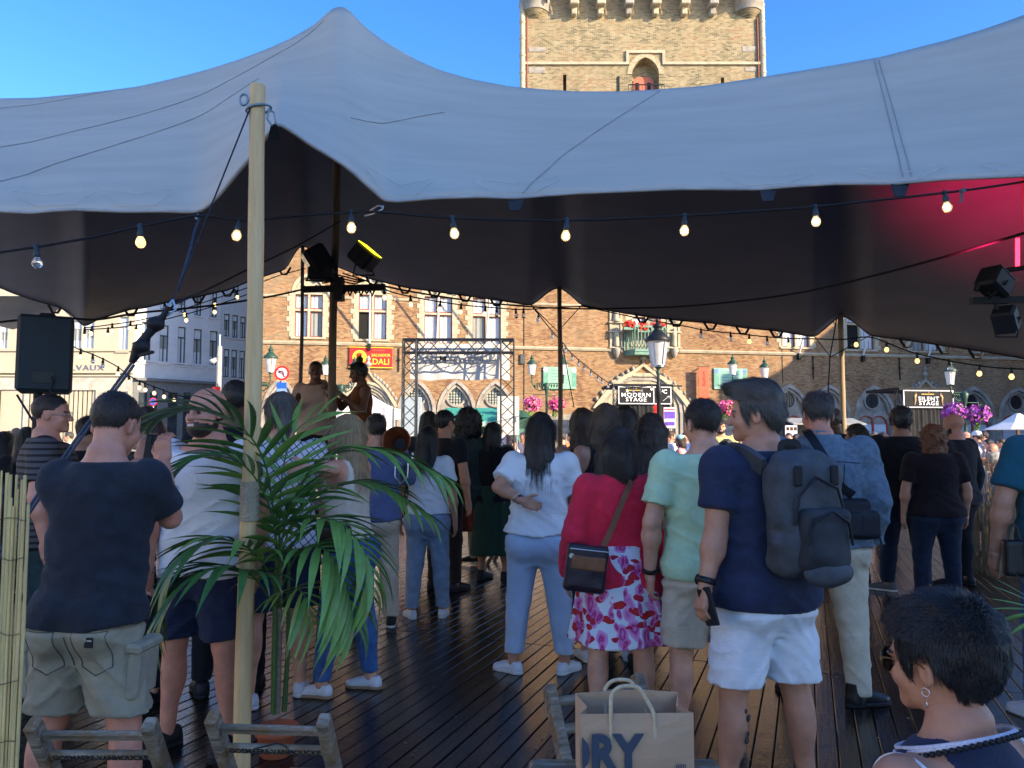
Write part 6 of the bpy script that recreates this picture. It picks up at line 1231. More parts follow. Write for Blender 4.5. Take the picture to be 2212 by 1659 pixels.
    for k in 'LR':
        a, e, w = J[k]; hspec = (arms or {}).get(k); hspec = hspec[3] if hspec is not None and len(hspec) > 3 else {}
        d = V3(hspec.get('dir', (w-e)/np.linalg.norm(w-e))); d = d/np.linalg.norm(d); th = V3(hspec.get('thumb', (0, 1, .1))); th = th-d*(th@d); th /= np.linalg.norm(th); pn = np.cross(-d, th)*(1 if k == 'L' else -1)
        # columns: x -> thumb side, y -> palm, z -> -dir ; mirrored for the right hand
        mirr = k == 'L'; xa = th if not mirr else -th; m = np.eye(4); yv = np.cross(-d, xa)
        m[:3, 0] = xa; m[:3, 1] = yv; m[:3, 2] = -d; m[:3, 3] = w; m[:3, :3] *= (.95 if fem else 1.04)*H/1.75
        if far < 2: V, Q = hand_cached(hspec.get('curl', (.25, .32)), .0052 if far == 0 else .008, mirr, hspec.get('spread', 0.)); parts.append((xf(V, m), Q, 0))
        else: g2 = Grid((-.06, -.05, -.17), (.06, .05, .03), .02); g2.ell((0, 0, -.07), (.04, .022, .085), 0); V, Q = g2.mesh(); parts.append((xf(V, m), Q, 0))
    if sit is None and shoe is None: pass
    V, Q, mi = join_np(parts); V = V+zc; hc = hair[1] if hair else 'dark'; bo = link('body', mesh_np('body', V, Q, [SK[sk], LIP, EYE, HM[hc if hc != 'white' else 'grey'], WHITEP], mi), o)
    # top ----------------------------------------------------------------
    if top:
        kind, mt = top['kind'], top['mat']; fit = top.get('fit', .014); hem = top.get('hem', .50)*H; ch = hv if far else .0098
        g = Grid(lo, hi, ch); torso(g, fit, 0, 1.0, flare=([hem, .62*H, .74*H], [top.get('flare', .012), top.get('mid', .014), 0]))
        for sg in (-1, 1): g.ell((sg*.050*H*bw, -.040*H, .505*H), (.050*H*bw+fit, .042*H+fit, .05*H), .05)
        if fem and top.get('bust', 1):
            for sg in (-1, 1): g.ell((sg*.042*H, .050*H, .715*H), (.036*H, .034*H, .036*H), .05)
        sl = top.get('sleeve', .62)
        for k in 'LR':
            if sl > 0: arm_pr(g, k, fit*.9, sl, mul=top.get('smul', 1.1), cap=True)
        sd = RNG.random(3)*30; am = .5*top.get('fold', .011)
        if am: g.disp(lambda p: -am*((1-np.abs(2*vnoise(p*[4.5, 4.5, 13]+sd+np.stack([p[:, 2]*4, p[:, 2]*2, p[:, 0]*7], 1))-1))**3*1.5-.35+.8*(1-np.abs(2*vnoise(p*[9, 9, 7]+sd[::-1]+np.stack([p[:, 2]*5, p[:, 2]*3, -p[:, 0]*5], 1))-1))**4-.2)*np.clip(1.3-(p[:, 2]/H-.52)*2.0, .4, 1.25)+am*.5*(vnoise(p*[15, 15, 26]+sd)-.5), .05)
        if far < 2:
            torso(g, .0055, 0)
            for sg in (-1, 1): g.ell((sg*.050*H*bw, -.042*H, .50*H), (.050*H*bw+.006, .045*H+.006, .055*H+.006), .05)
            for k in 'LR':
                if sl > 0: arm_pr(g, k, .006, sl, mul=1.0, cap=True)
        g.cut(lambda x, y, z: hem+top.get('slope', 0)*x+top.get('wob', .008)*np.sin(x*17+y*11)-z)
        zn = top.get('neck', .848)*H; g.cut(lambda x, y, z: (z-zn-(.0 if kind != 'tank' else 0)+top.get('nslope', .28)*np.maximum(y-SHY(z)+.03, 0))*np.where(np.abs(x-SHX(z)) < (.085*H if kind != 'tank' else .06*H), 1, .0)+np.where(np.abs(x-SHX(z)) < (.085*H if kind != 'tank' else .06*H), 0, -1))
        if kind == 'tank':
            for k in 'LR': g.ell(sh[k]+V3(((-.02 if k == 'L' else .02)*H, 0, -.015*H)), (top.get('hole', .052)*H, .09*H, .075*H), .004, 'd')
        V, Q = g.mesh(); tpo = link({'tee': 'shirt', 'tank': 'tank_top', 'jacket': 'jacket', 'cardigan': 'cardigan'}[kind], mesh_np('top', V+zc, Q, mt), o)
        if top.get('collar'):
            c = Grid((-.15, -.2, .78*H), (.15, .16, .92*H), ch*.8); zc_ = .855*H; cx_, cy_ = SHX(zc_), SHY(zc_)-.018*H
            c.put((-.1, -.1+cy_, zc_-.04), (.1, .1+cy_, zc_+.05), lambda x, y, z: np.maximum(np.abs(np.sqrt(((x-cx_)/1.0)**2+((y-cy_-.0)/.92)**2)-(.069+.10*np.abs(z-zc_-.02))*H/1.75)-.005, np.abs(z-zc_+.0+.25*(y-cy_))-.022), 0); V, Q = c.mesh()
            if len(Q): link('collar', mesh_np('collar', V+zc, Q, top['collar']), o)
        for px_ in top.get('extra', []): px_(o, H)
    if bottom:
        kind, mt = bottom['kind'], bottom['mat']; hem = bottom.get('hem', .05)*H; fit = bottom.get('fit', .014); ch = hv if far else .0105; wz = bottom.get('waist', .60)*H
        g = Grid(lo, hi, ch)
        if kind == 'skirt':
            fl = bottom.get('flare', .09); ple = bottom.get('pleat', .012); nb_ = bottom.get('np', 9)
            def fs(x, y, z):
                u = np.clip((wz-z)/(wz-hem), 0, 1); w = np.interp(z, zt, W)*1.0; w = np.where(z < .52*H, .105*H*bw, w)+.012+fl*u**1.1; d = w*.80+.01; th = np.arctan2(y, x)
                return (np.sqrt((x/w)**2+((y+.01)/d)**2)-1)*d+ple*u*np.sin(th*nb_+2*np.sin(th*2+1))
            g.put((-.5, -.45, hem), (.5, .45, wz), fs, 0); g.cut(lambda x, y, z: np.maximum(z-wz, hem+.008*np.sin(x*16)-z))
        else:
            torso(g, fit, 0)
            for sg in (-1, 1): g.ell((sg*.050*H*bw, -.044*H, .50*H), (.050*H*bw+fit, .046*H+fit, .055*H+fit), .05)
            tmax = 2.0
            for k in 'LR':
                h_, n, a = LG[k]
                if kind == 'shorts' and sit is None: g.cone(h_, n+V3((0, 0, -.03*H)), .054*H*bw+fit, .040*H+fit*bottom.get('mul', 1.9), .03)
                else:
                    leg_pr(g, k, fit, 1.0+bottom.get('len', .96), 1, bottom.get('mul', 1.0)); 
        sd = RNG.random(3)*30; am = .6*bottom.get('fold', .010)
        if kind != 'skirt':
            if am: g.disp(lambda p: -am*(1.5*(1-np.abs(2*vnoise(p*[7, 7, 13]+sd+np.stack([p[:, 2]*5, 0*p[:, 2], np.abs(p[:, 0])*14], 1))-1))**3-.4)*(1.0 if kind == 'shorts' else np.clip(.6+1.2*np.abs(p[:, 2]/H-.30)*2, .5, 1.1))+am*.4*(vnoise(p*[20, 20, 30]+sd)-.5), .045)
            th_ = (top or {}).get('hem', .9)*H; g.disp(lambda p: .030*np.clip((p[:, 2]-th_+.015-abs((top or {}).get('slope', 0))*-.1)/.02, 0, 1), .08)
            if far < 2:
                torso(g, .004, 0)
                for sg in (-1, 1): g.ell((sg*.050*H*bw, -.042*H, .50*H), (.050*H*bw+.004, .045*H+.004, .055*H+.004), .05)
                for k in 'LR':
                    if kind == 'shorts' and sit is None: g.cone(LG[k][0], LG[k][1], .052*H*bw+.006, .0315*H*hb+.006, .03)
                    else: leg_pr(g, k, .006, 2.0)
            if sit is None: g.cut(lambda x, y, z: hem+bottom.get('rise', 0)*np.abs(x)+.004*np.sin(x*23+y*9)-z)
            wz = min(wz, th_+.05) if top else wz; g.cut(lambda x, y, z: z-wz)
        V, Q = g.mesh(); link({'skirt': 'skirt', 'shorts': 'shorts', 'trousers': 'trousers'}[kind], mesh_np('bottom', V+zc, Q, mt), o)
    if shoe and far < 2 or shoe and sit is not None:
        kind, up, sole = shoe; su, ss = shoes(kind, up, sole, .0062 if far == 0 else .010)
        for i, k in enumerate('LR'):
            a = LG[k][2]; e = link('shoe', su, o, (a[0], a[1]+.0, -drop+a[2]-.045*H if sit is not None else 0), (0, 0, R(-feet[i] if False else feet[i]))); f = H/1.75*(.92 if fem else 1.03); e.scale = (f, f, f); link('sole', ss, e)
    elif shoe:
        b = MB(); 
        for k in 'LR': a = LG[k][2]; b.lathe([(.05, 0), (.05, .04), (.03, .09)], 8, (a[0], a[1]+.05, -drop+a[2]-.045*H))
        b.build('shoes', shoe[1], o)
    if hair and hair[0] != 'bald':
        st = {0: hair[3] if len(hair) > 3 else 1600, 1: 700, 2: 0}[far]; V, Q, mi = hair_np(hair[0], {0: .0068, 1: .0095, 2: .016}[far], hair[2] if len(hair) > 2 else .1, int(abs(pos[0]*1000))+7, st, fem, hair[4] if len(hair) > 4 else 0.)
        link('hair', mesh_np('hair', xf(V, HMx)+zc, Q, HM[hair[1]]), o)
    o['_'] = 0; del o['_']
    return dict(o=o, J=J, LG=LG, H=H, head=Matrix.Translation((0, 0, -drop)) @ HMx, sh=sh, drop=drop, SHX=SHX, SHY=SHY, sx=sx)
from mathutils.bvhtree import BVHTree
def on_cloth(p, part, x, z, back=True, off=.003):   # point just outside a garment, found by a ray along the person's y axis
    o = [c for c in p['o'].children if c.name.split('.')[0] == part][0]
    if part not in p: p[part] = BVHTree.FromPolygons([v.co.copy() for v in o.data.vertices], [tuple(f.vertices) for f in o.data.polygons])
    h = p[part].ray_cast(Vector((x, -2 if back else 2, z)), Vector((0, 1 if back else -1, 0))); return Vector((x, h[0].y-off if back else h[0].y+off, z)) if h[0] else Vector((x, -.15 if back else .15, z))
def stitch(p, part, pts, name, mt, r=.0022, off=.001, n=8):
    b = MB(); P_ = []
    for (x0, z0), (x1, z1) in zip(pts[:-1], pts[1:]): P_ += [on_cloth(p, part, x0+(x1-x0)*k/n, z0+(z1-z0)*k/n, True, off) for k in range(n+1)]
    return b.tube(P_, r, 5).build(name, mt, p['o'])
def world(p, q): return Vector(p['o'].location)+Matrix.Rotation(p['o'].rotation_euler[2], 3, 'Z') @ Vector(q)
def lp(pos, yaw, px, py, d, z0=0):                 # photo pixel at depth d -> the person's own axes
    return tuple(Matrix.Rotation(-R(yaw), 3, 'Z') @ (at(px, py, d)-Vector((pos[0], pos[1], z0))))
def gx(px, d): return (at(px, 900, d).x, d)
_cl = cloth
def cloth(name, c, *a, **k): return _cl(name, tuple(min(.8, x*1.25) for x in c), *a, **k)
# ------------------------------------------------------------------ cloths with print
def node_mat(name, rough=.85):
    m = bpy.data.materials.new(name); m.use_nodes = True; n = m.node_tree.nodes; b = n['Principled BSDF']; b.inputs['Roughness'].default_value = rough; b.inputs['Specular IOR Level'].default_value = .2
    tc = n.new('ShaderNodeTexCoord'); return m, n, m.node_tree.links, b, tc
def ramp(n, L, src, stops, interp='LINEAR'):
    r = n.new('ShaderNodeValToRGB'); r.color_ramp.interpolation = interp; e = r.color_ramp.elements
    while len(e) > 1: e.remove(e[-1])
    e[0].position, e[0].color = stops[0][0], (*stops[0][1], 1)
    for p, c in stops[1:]: q = e.new(p); q.color = (*c, 1)
    L.new(src, r.inputs[0]); return r
def floral():
    m, n, L, b, tc = node_mat('floral_cotton'); wz = n.new('ShaderNodeTexNoise'); wz.inputs['Scale'].default_value = 9; L.new(tc.outputs['Object'], wz.inputs[0])
    mx = n.new('ShaderNodeMixRGB'); mx.blend_type = 'ADD'; mx.inputs[0].default_value = .09; L.new(tc.outputs['Object'], mx.inputs[1]); L.new(wz.outputs['Color'], mx.inputs[2])
    lay = []
    for i, (sc, st, off, cA, cB, wd) in enumerate(((15, (1, .6, .55), 0, (.50, .02, .20), (.78, .32, .56), .46), (17, (.6, 1, 1.2), 3.3, (.62, .035, .02), (.50, .02, .05), .40), (21, (1.1, .8, .5), 7.1, (.45, .01, .12), (.72, .20, .42), .38))):
        mp = n.new('ShaderNodeMapping'); mp.inputs['Scale'].default_value = st; mp.inputs['Location'].default_value = (off, off*.7, off*.3); mp.inputs['Rotation'].default_value = (.3*i, .6-.7*i, .9*i); L.new(mx.outputs[0], mp.inputs[0])
        vo = n.new('ShaderNodeTexVoronoi'); vo.inputs['Scale'].default_value = sc; L.new(mp.outputs[0], vo.inputs[0]); lt = n.new('ShaderNodeMath'); lt.operation = 'LESS_THAN'; lt.inputs[1].default_value = wd; L.new(vo.outputs['Distance'], lt.inputs[0])
        lay.append((lt, ramp(n, L, vo.outputs['Distance'], [(0, cB), (wd*.45, cA), (wd*.8, cB)])))
    col = None
    for lt, rp in lay:
        q = n.new('ShaderNodeMixRGB'); L.new(lt.outputs[0], q.inputs[0]); L.new(rp.outputs[0], q.inputs[2])
        if col is None: q.inputs[1].default_value = (.76, .74, .76, 1)
        else: L.new(col, q.inputs[1])
        col = q.outputs[0]
    L.new(col, b.inputs[0]); return m
def stripes(name, axis, freq, cA, cB, w=.25, wob=.04):
    m, n, L, b, tc = node_mat(name); sp = n.new('ShaderNodeSeparateXYZ'); L.new(tc.outputs['Object'], sp.inputs[0]); f = n.new('ShaderNodeMath'); f.operation = 'MULTIPLY'; f.inputs[1].default_value = freq; L.new(sp.outputs[axis], f.inputs[0])
    g = n.new('ShaderNodeMath'); g.operation = 'FRACT'; L.new(f.outputs[0], g.inputs[0]); r = ramp(n, L, g.outputs[0], [(0, cA), (w, cB)], 'CONSTANT'); L.new(r.outputs[0], b.inputs[0]); return m
def checks(name, freq, line, ground, w=.16, diag=False):
    m, n, L, b, tc = node_mat(name); mp = n.new('ShaderNodeMapping'); mp.inputs['Rotation'].default_value = (0, R(35) if diag else 0, 0); L.new(tc.outputs['Object'], mp.inputs[0]); sp = n.new('ShaderNodeSeparateXYZ'); L.new(mp.outputs[0], sp.inputs[0]); o = []
    for a in (0, 2):
        f = n.new('ShaderNodeMath'); f.operation = 'MULTIPLY'; f.inputs[1].default_value = freq; L.new(sp.outputs[a], f.inputs[0]); g = n.new('ShaderNodeMath'); g.operation = 'FRACT'; L.new(f.outputs[0], g.inputs[0]); l = n.new('ShaderNodeMath'); l.operation = 'LESS_THAN'; l.inputs[1].default_value = w; L.new(g.outputs[0], l.inputs[0]); o.append(l)
    x = n.new('ShaderNodeMath'); x.operation = 'MAXIMUM'; L.new(o[0].outputs[0], x.inputs[0]); L.new(o[1].outputs[0], x.inputs[1]); q = n.new('ShaderNodeMixRGB'); L.new(x.outputs[0], q.inputs[0]); q.inputs[1].default_value = (*ground, 1); q.inputs[2].default_value = (*line, 1); L.new(q.outputs[0], b.inputs[0]); return m
NAVY = cloth('navy_cotton', (.020, .026, .055), .2); CHAR = cloth('charcoal_cotton', (.018, .022, .030), .2); WHITEC = cloth('white_cotton', (.74, .75, .79), .03); KHAKI = cloth('khaki_twill', (.27, .24, .165), .12, b=.3); BEIGE = cloth('beige_twill', (.52, .44, .32), .08)
MINT = cloth('mint_cotton', (.42, .58, .37), .06); REDC = cloth('crimson_knit', (.58, .022, .050), .10); DENIM = cloth('faded_denim', (.11, .155, .205), .25, b=.4, scale=30); JEAN = cloth('blue_jeans', (.04, .10, .24), .3, b=.4, scale=14); JEANL = cloth('light_jeans', (.20, .27, .37), .2, b=.4); SLACK = cloth('pale_blue_slacks', (.36, .43, .54), .05); JEAND = cloth('dark_jeans', (.011, .017, .034), .3)
BLK = cloth('black_cotton', (.010, .010, .013), .2); CREAMC = cloth('cream_cotton', (.58, .52, .42), .05); PALEB = cloth('pale_blue_denim_shorts', (.64, .70, .70), .06); LAV = cloth('grey_lavender_jersey', (.24, .23, .30), .08); DKGREEN = cloth('dark_green_cloth', (.03, .045, .04), .2); RUST = cloth('rust_red_cloth', (.14, .03, .022), .2); TEALC = cloth('teal_cotton', (.012, .075, .11), .12); VIOLET = cloth('violet_blue_cloth', (.05, .05, .16), .15); PINKC = cloth('pale_pink_shirt', (.34, .23, .19), .06); TAUPE = cloth('taupe_cloth', (.22, .19, .16), .1)
LEATH = M('dark_leather', (.030, .018, .024), .38, var=.3, scale=20, bump=.2, bscale=150); TANL = M('tan_leather', (.20, .075, .030), .42, var=.2, scale=20, bump=.2, bscale=150); BLEATH = M('black_leather', (.012, .012, .013), .35, var=.3, bump=.15, bscale=120)
SNEAK = M('white_sneaker', (.66, .66, .68), .55, var=.05); SOLEW = M('white_sole', (.6, .58, .55), .6, var=.1); SOLEB = M('black_sole', (.015, .015, .016), .7); SOLET = M('tan_sole', (.30, .2, .12), .7); BSHOE = M('black_running_shoe', (.012, .012, .014), .6, var=.4); GSHOE = M('grey_suede', (.13, .12, .11), .8); BRSHOE = M('brown_grey_suede', (.15, .115, .09), .8)
def holder(p, name, label, cat): o = empty(name, tuple(p['o'].location), p['o'].rotation_euler[2]); tag(o, label, cat); return o
def tri(pts, name, mt, parent): return MB().add(pts, [tuple(range(len(pts)))]).build(name, mt, parent)
def strap(name, mt, parent, pts, w, t=.004, up=(0, 1, 0)):
    b = MB(); P_ = catpath(pts); n = len(P_); vs_ = []
    for i, p in enumerate(P_):
        d = (P_[min(i+1, n-1)]-P_[max(i-1, 0)]).normalized(); u = Vector(up); s_ = d.cross(u).normalized(); nn = s_.cross(d); vs_ += [p-s_*w/2+nn*t, p+s_*w/2+nn*t, p+s_*w/2-nn*t, p-s_*w/2-nn*t]
    b.add(vs_, [(4*i+k, 4*i+(k+1) % 4, 4*i+4+(k+1) % 4, 4*i+4+k) for i in range(n-1) for k in range(4)]+[(3, 2, 1, 0), tuple(4*(n-1)+k for k in range(4))], 0); return b.build(name, mt, parent)
def surf_y(p, x, z, back=True, fit=.02):           # back (or front) surface of the torso at x, z in the person's axes
    H = p['H']; s = 0 if p.get('m', 1) else 1; w = np.interp(z, TZ*H, TW[0]*H)+fit; d = np.interp(z, TZ*H, TD[0]*H)+fit; q = max(0, 1-abs((x-p['SHX'](z))/w)**2.25)**(1/2.25); return np.interp(z, TZ*H, TC*H)+p['SHY'](z)+(-1 if back else 1)*d*q
def phone(p, label, c, rot, case=BLACK):
    o = empty('phone', c, 0); o.rotation_euler = rot; tag(o, label, 'phone'); MB().bev(-.037, .037, -.005, .005, -.076, .076, .004).build('case', case, o); MB().bev(-.033, -.006, -.0075, -.0051, .034, .070, .002).build('camera_bump', IRON, o); MB().box(-.033, .033, .0052, .0056, -.072, .072).build('screen', M('dark_screen', (.02, .02, .025), .1), o); return o
# --- A: man photographing with his phone, near left -----------------------------------------
pA = gx(212, 3.0); yA = -3
L = lambda x, y, d: lp(pA, yA, x, y, d)
A = person('man in a dark grey t-shirt and khaki cargo shorts holding up a phone, near left', pA, yA, 1.735, False, 'ruddy', dict(kind='tee', mat=CHAR, hem=.495, sleeve=.70, fit=.020, flare=.020, neck=.845, fold=.013), dict(kind='shorts', mat=KHAKI, hem=.305, fit=.022, waist=.56, fold=.016, mul=1.8), ('sneaker', BSHOE, SOLEB), ('buzz', 'dark', .1, 3600), stance=(.20, .0), sway=.085, nod=-14, turn=-6,
           arms={'R': (L(368, 1118, 3.12), L(352, 1000, 3.36), 'abs', dict(dir=(-.12, .12, 1), thumb=(-.9, .2, 0), curl=(.55, .5))), 'L': (L(196, 1075, 3.30), L(306, 998, 3.46), 'abs', dict(dir=(.25, .1, 1), thumb=(.8, .2, 0), curl=(.6, .5)))}, bw=.90)
phone(A, 'black phone held up in portrait by the man in cargo shorts', at(329, 975, 3.42), (R(-8), R(3), R(yA)))
STCH = M('khaki_stitching', (.11, .10, .075), .9)
def cargo(p, mt):
    H = p['H']; o = p['o']
    for sg in (-1, 1):
        c = MB(); x = sg*(.205); m_ = Matrix.Translation((x, .01, .40*H)) @ Matrix.Rotation(sg*R(4), 4, 'Y'); c.bev(-.026, .026, -.085, .085, -.115, .075, .018, 0, m_); c.bev(-.032, .032, -.092, .092, .06, .10, .012, 0, m_); c.build('cargo_pocket', mt, o)
        z1, z0 = .505*H-.02, .405*H; xa, xb = sg*.035, sg*.150
        stitch(p, 'shorts', [(xa, z1), (xb, z1), (xb, z0+.015), ((xa+xb)/2, z0-.015), (xa, z0+.015), (xa, z1)], 'back_pocket_seam', STCH); stitch(p, 'shorts', [(xa, z1+.008), (xb, z1+.008)], 'back_pocket_seam', STCH, .004)
    stitch(p, 'shorts', [(0, .53*H), (0, .40*H)], 'seat_seam', STCH)
    c = on_cloth(p, 'shorts', .105, .475*H, True, .003); MB().bev(c.x-.016, c.x+.016, c.y-.002, c.y+.004, c.z-.018, c.z+.018, .001).build('pocket_label', BLACK, o); MB().box(c.x-.004, c.x+.012, c.y-.0035, c.y-.0025, c.z+.006, c.z+.009).build('label_mark', WHITEP, o)
    return None
cargo(A, KHAKI)
# --- B: bearded man facing the camera --------------------------------------------------------
pB = gx(447, 4.0); yB_ = 168; L = lambda x, y, d: lp(pB, yB_, x, y, d)
B = person('bald bearded smiling man in a white t-shirt and navy shorts facing the camera', pB, yB_, 1.82, False, 'ruddy', dict(kind='tee', mat=WHITEC, hem=.475, sleeve=.6, fit=.024, flare=.02, neck=.835), dict(kind='shorts', mat=NAVY, hem=.305, fit=.02, waist=.56), ('sneaker', BSHOE, SOLEB), ('bald', 'dark'), beard=True, turn=-12, stance=(.12, .02), bw=1.06,
           arms={'R': (L(322, 1120, 3.95), L(318, 1222, 3.88), 'abs', dict(thumb=(0, 1, 0), curl=(.4, .5)))}, feet=(12, -12))
# shirt print and phone-watching woman beyond
for k in range(3): MB().bev(.05+.004*k, .095-.006*k, .0, .004, 1.30-.05*k, 1.325-.05*k, .001).build('red_embroidery', M('red_thread', (.4, .03, .03), .7), B['o']).location = (0, .165, 0)
# --- C: tall dark figure behind him -----------------------------------------------------------
pC = gx(508, 4.85); person('tall man in black behind the bearded man, dark shaved head', pC, 20, 1.92, False, 'dark', dict(kind='tee', mat=BLK, hem=.48, fit=.02), dict(kind='trousers', mat=BLK), ('shoe', BSHOE, SOLEB), ('buzz', 'black'), far=1)
# --- D: grey-haired person behind the pole ----------------------------------------------------
GRIDT = checks('white_cotton_with_black_grid', 26, (.02, .02, .022), (.66, .67, .72), .14, True)
pD = gx(606, 4.7); person('grey-haired woman in a white top with black grid, half behind the near pole', pD, 28, 1.83, True, 'fair', dict(kind='tee', mat=GRIDT, hem=.50, sleeve=.5, fit=.022), dict(kind='shorts', mat=NAVY, hem=.30, fit=.03), ('sneaker', SNEAK, SOLEW), ('pony', 'salt', .03, 1800), stance=(.12, .05), bw=1.12, feet=(30, -20), far=1)
# --- E: blonde woman with outstretched arm -----------------------------------------------------
pE = gx(757, 4.85); yE = 72; L = lambda x, y, d: lp(pE, yE, x, y, d)
E = person('blonde woman in cream top and blue jeans reaching out her arm, left of centre', pE, yE, 1.70, True, 'fair', dict(kind='tank', mat=CREAMC, hem=.56, sleeve=0, fit=.012), dict(kind='trousers', mat=JEAN, hem=.06, fit=.010, waist=.60, fold=.007), ('sneaker', SNEAK, SOLET), ('long', 'blonde', .16, 2600), stance=(.06, -.10), turn=6, lean=.05,
           arms={'L': (L(722, 1012, 4.62), L(664, 1012, 4.58), 'abs', dict(thumb=(0, 0, 1), curl=(.3, .3))), 'R': ((.03, .05, -.15), (.05, .16, -.22))}, feet=(4, 6))
o = holder(E, 'hip_bag', 'black hip bag on the blonde woman in jeans', 'bag'); g_ = Grid((-.14, -.12, -.12), (.14, .12, .12), .008); g_.rbox((0, 0, 0), (.11, .045, .085), .03); g_.ell((0, -.03, -.01), (.085, .03, .06), .02); V, Q = g_.mesh()
ob = link('pouch', mesh_np('pouch', V, Q, BLEATH), o, (-.175, -.0, .955), (0, 0, R(90))); tri([(-.05, -.06, .03), (.05, -.06, .03), (.05, -.062, .02), (-.05, -.062, .02)], 'zip', STEEL, ob)
# hair clip
MB().bar((-.08, .0, 1.655), (-.07, -.03, 1.60), .008, .003).build('hair_clip', STEEL, E['o'])
# --- E2: horn player --------------------------------------------------------------------------
SHIRTB = cloth('blue_lavender_shirt', (.10, .13, .26), .1); pH = gx(812, 6.5); person('musician in a blue-lavender shirt and beige trousers behind the blonde woman', pH, 15, 1.76, False, 'fair', dict(kind='tee', mat=SHIRTB, hem=.50, sleeve=1.5, fit=.02), dict(kind='trousers', mat=BEIGE, fit=.02), ('shoe', BSHOE, SOLEW), ('short', 'dark'), far=1, arms={'R': ((.06, .12, -.12), (-.0, .24, -.02)), 'L': ((-.05, .06, -.16), (.0, .2, -.10))})
hn = empty('brass_horn', at(856, 952, 6.35)); tag(hn, 'copper-brown brass horn bell turned towards the camera above the palm leaves', 'horn'); BRASS = M('dull_copper_brass', (.30, .11, .045), .30, .75, var=.25, scale=5)
mt_ = (Vector((-.10, -1, .22)).normalized()).to_track_quat('Z', 'Y').to_matrix().to_4x4(); prof = [(.020, -.34), (.026, -.26), (.036, -.18), (.055, -.11), (.080, -.06), (.112, -.018), (.119, -.003), (.121, .002), (.117, .002), (.105, -.02), (.074, -.06), (.048, -.11), (.030, -.18), (.01, -.26)]
MB().lathe(prof, 28, (0, 0, 0), 0, True, mt_).build('bell', BRASS, hn); MB().lathe([(.040, -.125), (.046, -.118)], 18, (0, 0, 0), 0, True, mt_).build('bell_throat', BLACK, hn); t_ = MB(); t_.tube([mt_ @ Vector((0, 0, -.33)), mt_ @ Vector((.0, -.06, -.40)), Vector((.05, .2, -.22)), Vector((.09, .1, -.24)), Vector((.13, .05, -.17)), Vector((.12, .08, -.1))], .017, 8); t_.tube([(-.02, .1, -.12), (-.02, .08, -.3), (.03, .06, -.36), (.09, .06, -.30), (.09, .08, -.16)], .011, 7); t_.build('tubing', M('silver_brass', (.5, .48, .44), .25, .9), hn)
# --- F: woman in white tee and jeans --------------------------------------------------------------
pF = gx(926, 6.85); person('woman in white t-shirt and light jeans with dark straight hair, behind the palm tips', pF, -14, 1.66, True, 'tan', dict(kind='tee', mat=WHITEC, hem=.545, sleeve=.62, fit=.022), dict(kind='trousers', mat=JEANL, hem=.055, fit=.016, fold=.009), ('sneaker', SNEAK, SOLEW), ('long', 'black', .16, 1200), far=0, stance=(.07, .05), feet=(40, 10), arms={'L': ((-.06, -.01, -.16), (-.065, .02, -.31))})
# --- G, H, I: dark group in the middle distance ------------------------------------------------
pG = gx(1012, 8.7); person('tall person with big curly dark hair in a dark jacket and rust-red shorts', pG, -6, 1.86, True, 'dark', dict(kind='jacket', mat=DKGREEN, hem=.40, sleeve=1.9, fit=.035, fold=.014), dict(kind='shorts', mat=RUST, hem=.29, fit=.05), ('boot', BSHOE, SOLEB), ('curly', 'black', .06, 1600, .03), far=1, bw=1.1, stance=(.12, 0), feet=(20, -30))
pH1 = gx(926, 8.9); person('dark-clad person with smooth dark hair behind the woman in light jeans', pH1, 10, 1.87, True, 'tan', dict(kind='jacket', mat=CHAR, hem=.48, sleeve=1.9, fit=.025), dict(kind='trousers', mat=BLK), ('shoe', BSHOE, SOLEB), ('bob', 'dark', .05), far=1)
pH2 = gx(962, 8.1); person('dark-haired person in a black top looking right, left of the curly head', pH2, -35, 1.85, False, 'tan', dict(kind='tee', mat=BLK, hem=.48, fit=.02), dict(kind='trousers', mat=cloth('brown_black_cloth', (.02, .014, .012))), ('shoe', BSHOE, SOLEB), ('short', 'black'), far=1)
pI = gx(1066, 8.6); person('dark-haired woman in a black top and dark green dress, right of the curly head', pI, -20, 1.74, True, 'olive', dict(kind='tee', mat=BLK, hem=.5, sleeve=1.7, fit=.02), dict(kind='skirt', mat=cloth('bottle_green_cloth', (.02, .05, .035)), hem=.17, flare=.07), ('boot', BSHOE, SOLEB), ('bob', 'black', .03), far=1)
# --- J: woman in white tee with hand on her back ------------------------------------------------
pJ = gx(1163, 5.25); yJ = -12; L = lambda x, y, d: lp(pJ, yJ, x, y, d)
Jp = person('woman in white t-shirt and pale blue slacks with one hand behind her hip', pJ, yJ, 1.725, True, 'tan', dict(kind='tee', mat=WHITEC, hem=.535, sleeve=.72, fit=.030, flare=.02, neck=.85, fold=.014), dict(kind='trousers', mat=SLACK, hem=.078, fit=.022, waist=.60, fold=.008, mul=1.0), ('sneaker', SNEAK, SOLEW), ('long', 'dark', .155, 3200), stance=(.15, .03), feet=(62, -28), sway=.03, bw=1.04,
            arms={'L': (L(1076, 1052, 5.13), L(1128, 1082, 5.00), 'abs', dict(dir=(.95, .02, -.32), thumb=(.3, .1, 1), curl=(.35, .45), spread=.06)), 'R': ((.05, .02, -.16), (.02, .12, -.24))})
def wrist_band(p, k, name, label, mt, w=.014, r=.030, t=.93):
    a, e, q = p['J'][k]; c = e+(q-e)*t; d = (q-e)/np.linalg.norm(q-e); rot = Vector(d).to_track_quat('Z', 'Y').to_matrix().to_4x4(); rot.translation = Vector(c)-Vector((0, 0, p['drop'])); o = MB().lathe([(r*.98, -w), (r*1.08, -w*.8), (r*1.08, w*.8), (r*.98, w)], 16, (0, 0, 0), 0, True, rot).build(name, mt, p['o']); return o, rot
